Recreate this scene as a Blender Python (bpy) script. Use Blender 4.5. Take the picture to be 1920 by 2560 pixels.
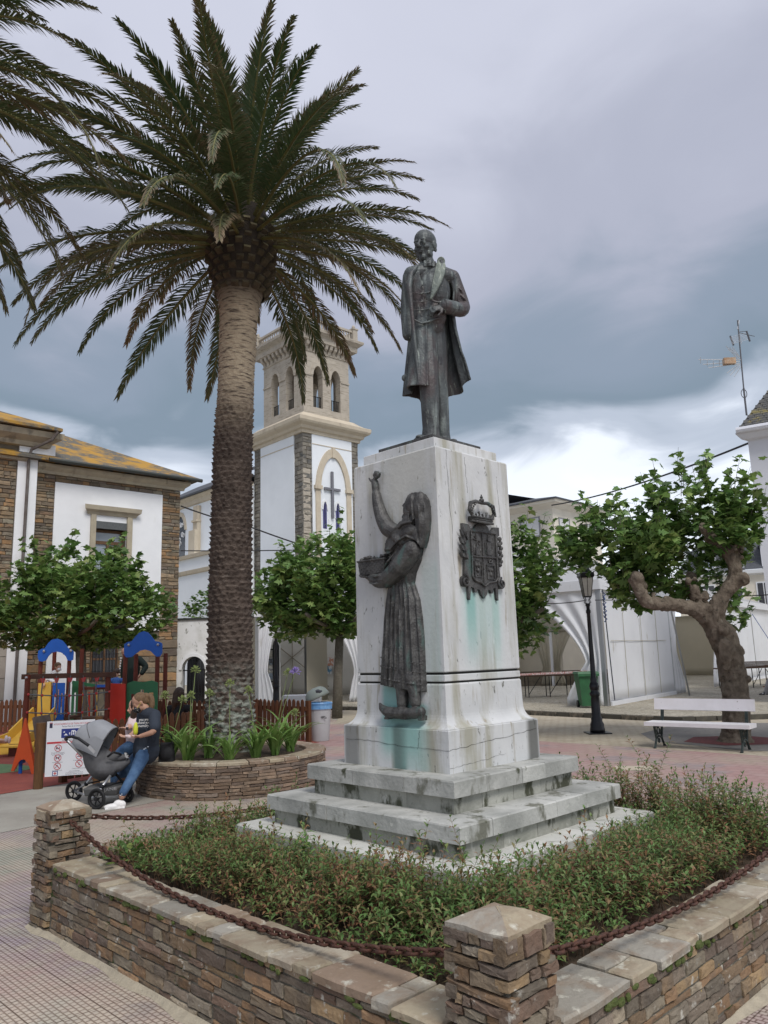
import bpy, bmesh, math, random
import numpy as np
from mathutils import Vector, Matrix, noise
random.seed(7); RNG = np.random.default_rng(7)
PI = math.pi
for o in list(bpy.data.objects): bpy.data.objects.remove(o)
scene = bpy.context.scene
COL = scene.collection
# ---------------- camera ----------------
EYE = Vector((0, 0, 1.75)); PITCH = math.radians(10.6); ROLL = math.radians(1.7); FPX = 769.0
_f = Vector((0, math.cos(PITCH), math.sin(PITCH))); _u0 = Vector((0, -math.sin(PITCH), math.cos(PITCH))); _r0 = Vector((1, 0, 0))
_r = _r0*math.cos(ROLL) - _u0*math.sin(ROLL); _u = _r0*math.sin(ROLL) + _u0*math.cos(ROLL)
cam = bpy.data.cameras.new('camera'); camo = bpy.data.objects.new('camera', cam); COL.objects.link(camo)
M = Matrix.Identity(4)
for i in range(3): M[i][0] = _r[i]; M[i][1] = _u[i]; M[i][2] = -_f[i]; M[i][3] = EYE[i]
camo.matrix_world = M
cam.sensor_fit = 'VERTICAL'; cam.sensor_height = 36.0; cam.sensor_width = 27.0; cam.lens = FPX/1024*36.0
cam.clip_start = 0.05; cam.clip_end = 1500
scene.camera = camo
scene.render.resolution_x = 768; scene.render.resolution_y = 1024
# ---------------- world: overcast sky ----------------
world = bpy.data.worlds.new("World"); scene.world = world; world.use_nodes = True
nt = world.node_tree; nt.nodes.clear(); N = nt.nodes; L = nt.links
SUN_EL, SUN_AZ = math.radians(52), math.radians(155)       # azimuth clockwise from +Y
out = N.new('ShaderNodeOutputWorld')
sky = N.new('ShaderNodeTexSky'); sky.sky_type = 'NISHITA'; sky.sun_disc = False; sky.sun_elevation = SUN_EL; sky.sun_rotation = SUN_AZ
bg1 = N.new('ShaderNodeBackground'); bg1.inputs[1].default_value = 0.1; L.new(sky.outputs[0], bg1.inputs[0])
bg2 = N.new('ShaderNodeBackground'); bg2.inputs[1].default_value = 1.0
tc = N.new('ShaderNodeTexCoord'); sep = N.new('ShaderNodeSeparateXYZ'); L.new(tc.outputs['Generated'], sep.inputs[0])
def wm(op, a, b=None, c=None):
    n = N.new('ShaderNodeMath'); n.operation = op
    for i, v in enumerate((a, b, c)):
        if v is None: continue
        if isinstance(v, (int, float)): n.inputs[i].default_value = v
        else: L.new(v, n.inputs[i])
    return n.outputs[0]
zc = wm('MAXIMUM', sep.outputs[2], 0.0)
den = wm('ADD', zc, 0.22)
cx = wm('DIVIDE', sep.outputs[0], den); cy = wm('DIVIDE', sep.outputs[1], den)
cmb = N.new('ShaderNodeCombineXYZ'); L.new(cx, cmb.inputs[0]); L.new(cy, cmb.inputs[1]); L.new(wm('MULTIPLY', zc, 1.2), cmb.inputs[2])
n1 = N.new('ShaderNodeTexNoise'); n1.inputs['Scale'].default_value = 0.95; n1.inputs['Detail'].default_value = 4; n1.inputs['Roughness'].default_value = 0.45; n1.inputs['Distortion'].default_value = 0.3
L.new(cmb.outputs[0], n1.inputs['Vector'])
n2 = N.new('ShaderNodeTexNoise'); n2.inputs['Scale'].default_value = 2.6; n2.inputs['Detail'].default_value = 6; n2.inputs['Roughness'].default_value = 0.5; n2.inputs['Distortion'].default_value = 0.6
L.new(cmb.outputs[0], n2.inputs['Vector'])
w1 = wm('MULTIPLY', wm('SUBTRACT', n1.outputs[0], 0.5), 0.5)
w2 = wm('MULTIPLY', wm('SUBTRACT', n2.outputs[0], 0.5), 0.30)
tilt = wm('MULTIPLY', sep.outputs[0], -0.10)
zz = wm('ADD', wm('ADD', wm('ADD', zc, w1), w2), tilt)
ramp = N.new('ShaderNodeValToRGB'); cr = ramp.color_ramp; cr.interpolation = 'EASE'
stops = [(0.0, (0.70,0.74,0.80)), (0.15, (0.62,0.66,0.73)), (0.225, (0.34,0.38,0.45)), (0.31, (0.155,0.200,0.250)), (0.42, (0.185,0.225,0.285)), (0.56, (0.30,0.315,0.385)), (0.72, (0.41,0.425,0.50)), (1.0, (0.54,0.555,0.64))]
cr.elements[0].position = 0; cr.elements[0].color = (*stops[0][1], 1); cr.elements[1].position = 1; cr.elements[1].color = (*stops[-1][1], 1)
for p, c in stops[1:-1]:
    e = cr.elements.new(p); e.color = (*c, 1)
L.new(zz, ramp.inputs[0]); L.new(ramp.outputs[0], bg2.inputs[0])
mx = N.new('ShaderNodeMixShader'); mx.inputs[0].default_value = 0.96
L.new(bg1.outputs[0], mx.inputs[1]); L.new(bg2.outputs[0], mx.inputs[2]); L.new(mx.outputs[0], out.inputs[0])
sun = bpy.data.lights.new('sun', 'SUN'); sun.energy = 1.5; sun.angle = math.radians(22); sun.color = (1.0, 0.965, 0.92)
suno = bpy.data.objects.new('sun', sun); COL.objects.link(suno)
sd = Vector((math.sin(SUN_AZ)*math.cos(SUN_EL), math.cos(SUN_AZ)*math.cos(SUN_EL), math.sin(SUN_EL)))
suno.rotation_euler = sd.to_track_quat('Z', 'Y').to_euler(); suno.location = (0, -10, 30)
vs = scene.view_settings; vs.view_transform = 'Standard'; vs.look = 'None'; vs.gamma = 1; vs.use_curve_mapping = False; vs.exposure = 0.66

# ---------------- materials ----------------
MATS = {}
def mat(name, col, rough=0.7, col2=None, scale=6.0, detail=4, lo=0.35, hi=0.65, bump=0.0, bscale=40.0, metal=0.0, rnd=None, pal=None,
        stain=None, stain_scale=3.0, stain_lo=0.55, stain_hi=0.7, streak=False, spec=0.3, coords='Object', trans=0.0, alpha=1.0, val=0.0, stretch=None):
    """procedural principled material: base noise mix, palette per object/island, stains, relief"""
    if name in MATS: return MATS[name]
    m = bpy.data.materials.new(name); m.use_nodes = True; t = m.node_tree; n = t.nodes; l = t.links
    b = n['Principled BSDF']; b.inputs['Roughness'].default_value = rough; b.inputs['Metallic'].default_value = metal
    b.inputs['Specular IOR Level'].default_value = spec
    tcn = n.new('ShaderNodeTexCoord'); geo = n.new('ShaderNodeNewGeometry')
    src = geo.outputs['Position'] if coords == 'World' else tcn.outputs[coords]
    if stretch:
        mp = n.new('ShaderNodeMapping'); l.new(src, mp.inputs[0]); mp.inputs['Scale'].default_value = stretch; vec = mp.outputs[0]
    else: vec = src
    rv = None
    if rnd == 'obj':
        oi = n.new('ShaderNodeObjectInfo'); rv = oi.outputs['Random']
    elif rnd == 'island': rv = geo.outputs['Random Per Island']
    cur = None
    if pal:
        r = n.new('ShaderNodeValToRGB'); r.color_ramp.interpolation = 'CONSTANT'; els = r.color_ramp.elements
        els[0].position = 0; els[0].color = (*pal[0], 1); els[1].position = 1.0/len(pal); els[1].color = (*pal[1], 1)
        for i in range(2, len(pal)):
            e = els.new(i/len(pal)); e.color = (*pal[i], 1)
        l.new(rv, r.inputs[0]); cur = r.outputs[0]
    def mix(a, bcol, fac, mode='MIX'):
        x = n.new('ShaderNodeMix'); x.data_type = 'RGBA'; x.blend_type = mode
        if isinstance(fac, float): x.inputs[0].default_value = fac
        else: l.new(fac, x.inputs[0])
        for v, k in ((a, 6), (bcol, 7)):
            if isinstance(v, tuple): x.inputs[k].default_value = (*v, 1)
            else: l.new(v, x.inputs[k])
        return x.outputs[2]
    def noisef(sc, lo_, hi_, det=4, v=None):
        q = n.new('ShaderNodeTexNoise'); q.inputs['Scale'].default_value = sc; q.inputs['Detail'].default_value = det; q.inputs['Roughness'].default_value = 0.6
        l.new(v or vec, q.inputs['Vector'])
        mr = n.new('ShaderNodeMapRange'); mr.inputs[1].default_value = lo_; mr.inputs[2].default_value = hi_; l.new(q.outputs[0], mr.inputs[0])
        return mr.outputs[0]
    base = cur if cur is not None else col
    if col2 is not None:
        base = mix(base, col2, noisef(scale, lo, hi, detail))
    if stain is not None:
        for i, (sc_, slo, shi, scol, sstretch) in enumerate(stain):
            v2 = src
            if sstretch:
                mp2 = n.new('ShaderNodeMapping'); l.new(src, mp2.inputs[0]); mp2.inputs['Scale'].default_value = sstretch; mp2.inputs['Location'].default_value = (i*3.1, i*1.7, i*2.3); v2 = mp2.outputs[0]
            base = mix(base, scol, noisef(sc_, slo, shi, 5, v2))
    if rv is not None and val:
        mr = n.new('ShaderNodeMapRange'); mr.inputs[3].default_value = 1-val; mr.inputs[4].default_value = 1+val
        fr = n.new('ShaderNodeMath'); fr.operation = 'MULTIPLY'; fr.inputs[1].default_value = 7.31; l.new(rv, fr.inputs[0])
        f2 = n.new('ShaderNodeMath'); f2.operation = 'FRACT'; l.new(fr.outputs[0], f2.inputs[0]); l.new(f2.outputs[0], mr.inputs[0])
        hs = n.new('ShaderNodeHueSaturation'); l.new(mr.outputs[0], hs.inputs['Value'])
        if isinstance(base, tuple): hs.inputs['Color'].default_value = (*base, 1)
        else: l.new(base, hs.inputs['Color'])
        base = hs.outputs[0]
    if isinstance(base, tuple): b.inputs['Base Color'].default_value = (*base, 1)
    else: l.new(base, b.inputs['Base Color'])
    if bump:
        q = n.new('ShaderNodeTexNoise'); q.inputs['Scale'].default_value = bscale; q.inputs['Detail'].default_value = 5; l.new(vec, q.inputs['Vector'])
        bp = n.new('ShaderNodeBump'); bp.inputs['Strength'].default_value = min(1.0, bump); bp.inputs['Distance'].default_value = 0.01 if bump <= 1 else 0.01*bump
        l.new(q.outputs[0], bp.inputs['Height']); l.new(bp.outputs[0], b.inputs['Normal'])
    if trans: b.inputs['Transmission Weight'].default_value = trans
    if alpha < 1: b.inputs['Alpha'].default_value = alpha
    m['_b'] = 1
    MATS[name] = m; return m

# ---------------- mesh builder ----------------
class MB:
    def __init__(s): s.v = []; s.f = []; s.mi = []; s.mats = []; s.cur = 0
    def m(s, material):
        if material not in s.mats: s.mats.append(material)
        s.cur = s.mats.index(material); return s
    def add(s, vs, fs):
        k = len(s.v); s.v.extend([tuple(p) for p in vs]); s.f.extend([tuple(i+k for i in f) for f in fs]); s.mi.extend([s.cur]*len(fs)); return s
    def box(s, c, d, R=None, taper=1.0):
        x, y, z = d[0]/2, d[1]/2, d[2]/2; V = []
        for sz in (-1, 1):
            t = taper if sz > 0 else 1.0
            for sx, sy in ((-1,-1),(1,-1),(1,1),(-1,1)):
                p = Vector((sx*x*t, sy*y*t, sz*z))
                if R is not None: p = R @ p
                V.append(p + Vector(c))
        return s.add(V, [(3,2,1,0),(4,5,6,7),(0,1,5,4),(1,2,6,5),(2,3,7,6),(3,0,4,7)])
    def bar(s, p0, p1, w, h, up=Vector((0,0,1))):
        p0 = Vector(p0); p1 = Vector(p1); d = (p1-p0); ln = d.length; d.normalize()
        up = Vector(up)
        if abs(d.dot(up)) > .98: up = Vector((0,1,0))
        sx = d.cross(up).normalized(); uz = sx.cross(d)
        R = Matrix((sx, d, uz)).transposed()
        return s.box((p0+p1)/2, (w, ln, h), R)
    def tube(s, pts, r, n=8, caps=True, closed=False):
        pts = [Vector(p) for p in pts]; K = len(pts)
        rs = r if isinstance(r, (list, tuple)) else [r]*K
        V = []; F = []; prev = None
        for i, p in enumerate(pts):
            if closed: t = pts[(i+1) % K]-pts[i-1]
            else: t = pts[min(i+1, K-1)]-pts[max(i-1, 0)]
            if t.length < 1e-9: t = Vector((0,0,1))
            t.normalize()
            if prev is None:
                a = Vector((0,0,1)) if abs(t.z) < .9 else Vector((1,0,0)); x = t.cross(a).normalized()
            else:
                x = prev - t*prev.dot(t)
                if x.length < 1e-6: x = t.orthogonal()
                x.normalize()
            prev = x; y = t.cross(x)
            for k in range(n):
                a = 2*PI*k/n; V.append(p + (x*math.cos(a)+y*math.sin(a))*rs[i])
        for i in range(K if closed else K-1):
            j = (i+1) % K
            for k in range(n):
                F.append((i*n+k, i*n+(k+1) % n, j*n+(k+1) % n, j*n+k))
        if caps and not closed:
            F.append(tuple(range(n-1, -1, -1))); F.append(tuple((K-1)*n+k for k in range(n)))
        return s.add(V, F)
    def cyl(s, p0, p1, r0, r1=None, n=12): return s.tube([p0, p1], [r0, r0 if r1 is None else r1], n)
    def lathe(s, prof, c=(0,0,0), n=24, a0=0, a1=2*PI, ell=(1,1)):
        V = []; F = []; full = abs(a1-a0-2*PI) < 1e-6; m = n if full else n+1
        for r, z in prof:
            for k in range(m):
                a = a0+(a1-a0)*k/n; V.append((c[0]+r*ell[0]*math.cos(a), c[1]+r*ell[1]*math.sin(a), c[2]+z))
        for i in range(len(prof)-1):
            for k in range(n):
                k2 = (k+1) % m; F.append((i*m+k, i*m+k2, (i+1)*m+k2, (i+1)*m+k))
        if full:
            if prof[0][0] > 1e-4: F.append(tuple(range(m-1, -1, -1)))
            if prof[-1][0] > 1e-4: F.append(tuple((len(prof)-1)*m+k for k in range(m)))
        return s.add(V, F)
    def prism(s, poly, O, U, W, T, t0=0.0, t1=0.05):
        """2D polygon (u,w) -> O+u*U+w*W extruded along T from t0 to t1"""
        O, U, W, T = Vector(O), Vector(U), Vector(W), Vector(T); k = len(poly)
        area = sum(poly[i][0]*poly[(i+1) % k][1]-poly[(i+1) % k][0]*poly[i][1] for i in range(k))
        if area*(U.cross(W)).dot(T) < 0: poly = poly[::-1]
        V = [O+U*a+W*b+T*t0 for a, b in poly]+[O+U*a+W*b+T*t1 for a, b in poly]
        F = [tuple(range(k-1, -1, -1)), tuple(range(k, 2*k))]+[(i, (i+1) % k, k+(i+1) % k, k+i) for i in range(k)]
        return s.add(V, F)
    def sphere(s, c, r, n=12, m=8, R=None):
        rr = (r, r, r) if isinstance(r, (int, float)) else r; V = []; F = []
        for i in range(m+1):
            a = PI*i/m
            for k in range(n):
                b = 2*PI*k/n; p = Vector((rr[0]*math.sin(a)*math.cos(b), rr[1]*math.sin(a)*math.sin(b), rr[2]*math.cos(a)))
                if R is not None: p = R @ p
                V.append(p+Vector(c))
        for i in range(m):
            for k in range(n): F.append((i*n+k, (i+1)*n+k, (i+1)*n+(k+1) % n, i*n+(k+1) % n))
        return s.add(V, F)
    def mesh(s, name, smooth=False):
        me = bpy.data.meshes.new(name); me.from_pydata(s.v, [], s.f)
        for m_ in s.mats: me.materials.append(m_)
        if len(s.mats) > 1: me.polygons.foreach_set('material_index', s.mi)
        if smooth: me.polygons.foreach_set('use_smooth', [True]*len(me.polygons))
        me.validate(); me.update(); return me
    def build(s, name, parent=None, smooth=False, world=False, kind=None, label=None):
        if world and parent is not None:
            inv = parent_world(parent).inverted(); s.v = [tuple(inv @ Vector(p)) for p in s.v]
        return link(name, s.mesh(name, smooth), parent, kind=kind, label=label)
def parent_world(o):
    m = Matrix.LocRotScale(o.location, o.rotation_euler, o.scale)
    return parent_world(o.parent) @ m if o.parent else m
def link(name, me, parent=None, loc=None, rot=None, scl=None, kind=None, label=None):
    o = bpy.data.objects.new(name, me); COL.objects.link(o)
    if parent is not None: o.parent = parent
    if loc is not None: o.location = loc
    if rot is not None: o.rotation_euler = rot
    if scl is not None: o.scale = scl
    if kind: o['kind'] = kind
    if label: o['label'] = label
    return o
def tag(o, label, cat, group=None, kind=None):
    o['label'] = label
    if cat: o['category'] = cat
    if group: o['group'] = group
    if kind: o['kind'] = kind
    return o
def thing(name, label, cat, loc=(0,0,0), rotz=0.0, group=None):
    o = bpy.data.objects.new(name, None); COL.objects.link(o); o.empty_display_size = .1
    o.location = loc; o.rotation_euler = (0, 0, rotz); return tag(o, label, cat, group)
def copy_tree(o, parent=None):
    c = o.copy(); COL.objects.link(c)
    if parent is not None: c.parent = parent
    for ch in [x for x in bpy.data.objects if x.parent == o]: copy_tree(ch, c)
    return c
def struct(o): o['kind'] = 'structure'; return o
class Frame:
    """vertical facade frame: u along, w outward, z up"""
    def __init__(s, O, a):
        s.O = Vector((O[0], O[1], O[2] if len(O) > 2 else 0)); s.a = Vector((a[0], a[1], 0)).normalized(); s.n = Vector((s.a.y, -s.a.x, 0))
        s.R = Matrix((s.a, -s.n, Vector((0,0,1)))).transposed()
    def p(s, u, z, w=0.0): return s.O+s.a*u+s.n*w+Vector((0,0,z))
    def box(s, mb, u0, u1, z0, z1, w0, w1): return mb.box(s.p((u0+u1)/2, (z0+z1)/2, (w0+w1)/2), (abs(u1-u0), abs(w1-w0), abs(z1-z0)), s.R)
    def poly(s, mb, pts, w0, w1): return mb.prism(pts, s.O, s.a, Vector((0,0,1)), s.n, w0, w1)
    def rotz(s): return math.atan2(s.a.y, s.a.x)
def remesh(mb, name, material, voxel, parent=None, smooth_it=2, fac=0.5, decimate=None, world=False, kind=None, label=None):
    me = mb.mesh(name+'_src'); o = bpy.data.objects.new(name+'_src', me); COL.objects.link(o)
    md = o.modifiers.new('r', 'REMESH'); md.mode = 'VOXEL'; md.voxel_size = voxel; md.use_smooth_shade = True
    if smooth_it:
        sm = o.modifiers.new('s', 'SMOOTH'); sm.iterations = smooth_it; sm.factor = fac
    if decimate:
        dc = o.modifiers.new('d', 'DECIMATE'); dc.ratio = decimate
    dg = bpy.context.evaluated_depsgraph_get(); ev = o.evaluated_get(dg)
    nm = bpy.data.meshes.new_from_object(ev); nm.name = name; nm.materials.clear(); nm.materials.append(material)
    nm.polygons.foreach_set('use_smooth', [True]*len(nm.polygons))
    bpy.data.objects.remove(o); bpy.data.meshes.remove(me)
    if world and parent is not None: nm.transform(parent_world(parent).inverted())
    return link(name, nm, parent, kind=kind, label=label)
def np_mesh(name, V, F, material, smooth=False, attrs=None):
    """V (n,3), F (m,k) numpy arrays"""
    me = bpy.data.meshes.new(name); k = F.shape[1]
    me.vertices.add(len(V)); me.vertices.foreach_set('co', V.astype(np.float32).ravel())
    me.loops.add(F.size); me.loops.foreach_set('vertex_index', F.astype(np.int32).ravel())
    me.polygons.add(len(F)); me.polygons.foreach_set('loop_start', np.arange(0, F.size, k, dtype=np.int32))
    me.polygons.foreach_set('loop_total', np.full(len(F), k, dtype=np.int32))
    if smooth: me.polygons.foreach_set('use_smooth', [True]*len(F))
    for nm, arr in (attrs or {}).items():
        a = me.attributes.new(nm, 'FLOAT', 'POINT'); a.data.foreach_set('value', arr.astype(np.float32))
    if material: me.materials.append(material)
    me.update(calc_edges=True); me.validate(); return me
def at(px, py, Y):
    d = _f+_r*((px-384)/FPX)+_u*((512-py)/FPX); return EYE+d*(Y/d.y)
def text(parent, s, size, loc, R, material, align='CENTER', sx=1.0, name='lettering', depth=0.0):
    cu = bpy.data.curves.new('t', 'FONT'); cu.body = s; cu.size = size; cu.align_x = align; cu.align_y = 'CENTER'; cu.resolution_u = 2; cu.extrude = depth
    o = bpy.data.objects.new('t', cu); COL.objects.link(o)
    dg = bpy.context.evaluated_depsgraph_get(); me = bpy.data.meshes.new_from_object(o.evaluated_get(dg))
    bpy.data.objects.remove(o)
    me.transform(Matrix.Translation(loc) @ R.to_4x4() @ Matrix.Diagonal((sx, 1, 1, 1)))
    me.materials.clear(); me.materials.append(material); me.name = name
    return link(name, me, parent)
# ---------------- shared materials ----------------
SLATE = [(.19,.135,.085),(.225,.175,.12),(.28,.195,.11),(.165,.11,.08),(.21,.17,.13),(.29,.245,.18),(.205,.13,.075),(.15,.115,.09),(.26,.165,.095),(.20,.17,.13)]
m_slate = mat('slate_stone', (.2,.15,.1), .85, rnd='obj', pal=SLATE, col2=(.12,.10,.08), scale=9, lo=.45, hi=.8, bump=1.0, bscale=45, val=.28,
    stain=[(14, .62, .70, (.42,.40,.35), None), (5, .66, .72, (.07,.085,.03), None), (22, .70, .74, (.45,.33,.10), None)], coords='World')
m_slate_i = mat('slate_stone_joined', (.2,.15,.1), .85, rnd='island', pal=SLATE, col2=(.12,.10,.08), scale=9, lo=.45, hi=.8, bump=1.0, bscale=45, val=.28,
    stain=[(14, .62, .70, (.42,.40,.35), None), (5, .66, .72, (.07,.085,.03), None)], coords='World')
COPE = [(.32,.275,.20),(.27,.25,.21),(.34,.29,.205),(.25,.185,.135),(.29,.27,.23),(.37,.33,.26),(.27,.205,.15)]
m_cope = mat('coping_stone', (.4,.35,.27), .75, rnd='obj', pal=COPE, col2=(.22,.16,.11), scale=7, lo=.45, hi=.72, bump=.8, bscale=30, val=.16,
    stain=[(11, .58, .68, (.50,.48,.40), None), (20, .70, .75, (.10,.10,.06), None)], coords='World')
m_mortar = mat('wall_mortar', (.17,.155,.125), .95, (.08,.075,.06), 12, bump=1, bscale=60, stain=[(5, .56, .64, (.05,.075,.02), None), (16, .60, .68, (.36,.34,.28), None)], coords='World')
m_moss = mat('moss', (.06,.085,.02), .95, (.10,.12,.04), 30, bump=1, bscale=90)
m_soil = mat('bed_soil', (.05,.036,.025), .95, (.09,.065,.045), 14, bump=1, bscale=50)
m_chain = mat('rusty_chain', (.060,.034,.028), .6, (.12,.055,.038), 40, metal=.35, bump=.6, bscale=150)
MARB = [(.055,.06,.045)]
m_marble = mat('weathered_marble', (.60,.605,.60), .6, (.49,.50,.505), 2.2, lo=.35, hi=.7, bump=.25, bscale=30,
    stain=[(3.2, .50, .64, (.36,.35,.29), (1.6,1.6,.18)), (7, .60, .70, (.33,.30,.24), (2.4,2.4,.25)), (26, .64, .70, (.16,.16,.14), (1,1,.5)), (9, .66, .72, (.62,.62,.60), (1,1,.4))], coords='World')
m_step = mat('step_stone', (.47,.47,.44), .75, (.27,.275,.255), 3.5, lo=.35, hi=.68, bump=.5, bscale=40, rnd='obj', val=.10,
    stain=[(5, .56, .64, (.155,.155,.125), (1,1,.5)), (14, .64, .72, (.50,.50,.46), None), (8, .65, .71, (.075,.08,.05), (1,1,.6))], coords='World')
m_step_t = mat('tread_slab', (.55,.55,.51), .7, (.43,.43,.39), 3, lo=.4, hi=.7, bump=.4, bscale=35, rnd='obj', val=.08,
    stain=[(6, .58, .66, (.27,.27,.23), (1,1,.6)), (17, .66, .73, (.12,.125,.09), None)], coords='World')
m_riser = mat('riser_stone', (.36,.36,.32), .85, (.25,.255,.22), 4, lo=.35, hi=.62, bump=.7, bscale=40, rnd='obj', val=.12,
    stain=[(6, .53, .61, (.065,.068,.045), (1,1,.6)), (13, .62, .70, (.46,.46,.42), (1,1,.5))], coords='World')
m_bronze = mat('patinated_bronze', (.055,.058,.060), .52, (.105,.122,.122), 5, lo=.40, hi=.66, metal=.25, bump=.5, bscale=60, spec=.45,
    stain=[(9, .54, .68, (.19,.215,.205), (2.6,2.6,.30)), (4, .52, .62, (.075,.062,.062), (1,1,.5)), (16, .60, .70, (.035,.035,.04), (1,1,.4)), (20,.63,.70,(.30,.33,.28),(2.5,2.5,.3))], coords='Object')
m_bronze_d = mat('dark_bronze', (.048,.046,.045), .5, (.092,.090,.086), 14, lo=.42, hi=.60, metal=.25, bump=.65, bscale=70, spec=.5,
    stain=[(9, .57, .68, (.075,.115,.105), (1.5,1.5,.4)), (26, .66, .73, (.22,.22,.21), (2,2,.5))], coords='Object')

def tile_mat(name, c1, c2, pal_noise, cell=.042, rot=45, strength=.8):
    m = bpy.data.materials.new(name); m.use_nodes = True; t = m.node_tree; n = t.nodes; l = t.links; b = n['Principled BSDF']; b.inputs['Roughness'].default_value = .85; b.inputs['Specular IOR Level'].default_value = .2
    g = n.new('ShaderNodeNewGeometry'); mp = n.new('ShaderNodeMapping'); mp.inputs['Rotation'].default_value = (0, 0, math.radians(rot)); l.new(g.outputs['Position'], mp.inputs[0])
    br = n.new('ShaderNodeTexBrick'); br.inputs['Scale'].default_value = 1; br.inputs['Brick Width'].default_value = cell; br.inputs['Row Height'].default_value = cell*.8; br.inputs['Mortar Size'].default_value = cell*.17; br.inputs['Mortar Smooth'].default_value = .8; br.offset = .5
    l.new(mp.outputs[0], br.inputs['Vector'])
    cur = None
    prev = (*c1, 1)
    for i, (sc, lo, hi, c) in enumerate(pal_noise):
        q = n.new('ShaderNodeTexNoise'); q.inputs['Scale'].default_value = sc; q.inputs['Detail'].default_value = 5
        mo = n.new('ShaderNodeMapping'); mo.inputs['Location'].default_value = (i*5.3+1, i*2.1, 0); l.new(g.outputs['Position'], mo.inputs[0]); l.new(mo.outputs[0], q.inputs['Vector'])
        mr = n.new('ShaderNodeMapRange'); mr.inputs[1].default_value = lo; mr.inputs[2].default_value = hi; l.new(q.outputs[0], mr.inputs[0])
        x = n.new('ShaderNodeMix'); x.data_type = 'RGBA'; l.new(mr.outputs[0], x.inputs[0]); x.inputs[7].default_value = (*c, 1)
        if cur is None: x.inputs[6].default_value = prev
        else: l.new(cur, x.inputs[6])
        cur = x.outputs[2]
    x = n.new('ShaderNodeMix'); x.data_type = 'RGBA'; x.blend_type = 'MULTIPLY'; l.new(br.outputs['Fac'], x.inputs[0]); l.new(cur, x.inputs[6]); x.inputs[7].default_value = (*c2, 1)
    # large slab joints
    br2 = n.new('ShaderNodeTexBrick'); br2.inputs['Scale'].default_value = 1; br2.inputs['Brick Width'].default_value = cell*10; br2.inputs['Row Height'].default_value = cell*8; br2.inputs['Mortar Size'].default_value = .004; br2.offset = 0
    l.new(mp.outputs[0], br2.inputs['Vector'])
    x2 = n.new('ShaderNodeMix'); x2.data_type = 'RGBA'; x2.blend_type = 'MULTIPLY'; l.new(br2.outputs['Fac'], x2.inputs[0]); l.new(x.outputs[2], x2.inputs[6]); x2.inputs[7].default_value = (.55,.52,.5,1)
    l.new(x2.outputs[2], b.inputs['Base Color'])
    iv = n.new('ShaderNodeMath'); iv.operation = 'SUBTRACT'; iv.inputs[0].default_value = 1; l.new(br.outputs['Fac'], iv.inputs[1])
    bp = n.new('ShaderNodeBump'); bp.inputs['Strength'].default_value = strength; bp.inputs['Distance'].default_value = .006; l.new(iv.outputs[0], bp.inputs['Height']); l.new(bp.outputs[0], b.inputs['Normal'])
    return m
m_tile = tile_mat('studded_tile', (.50,.43,.35), (.50,.45,.43), [(.55,.46,.58,(.43,.32,.29)), (.4,.52,.62,(.35,.30,.32)), (.8,.55,.63,(.35,.36,.30)), (6,.45,.75,(.46,.42,.35)), (30,.5,.8,(.36,.31,.27)), (1.7,.60,.70,(.33,.29,.27))], strength=.4)
m_tile2 = tile_mat('beige_tile', (.40,.355,.27), (.85,.82,.80), [(.5,.48,.62,(.33,.29,.22)), (3,.45,.7,(.44,.39,.31)), (18,.55,.75,(.28,.25,.20))], cell=.2, strength=.3)
m_pink = tile_mat('pink_paving', (.36,.235,.22), (.90,.89,.89), [(.5,.45,.60,(.36,.29,.24)), (.9,.52,.62,(.29,.24,.235)), (4,.5,.7,(.38,.27,.25)), (20,.6,.8,(.22,.16,.15))], cell=.28, strength=.3)
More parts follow.
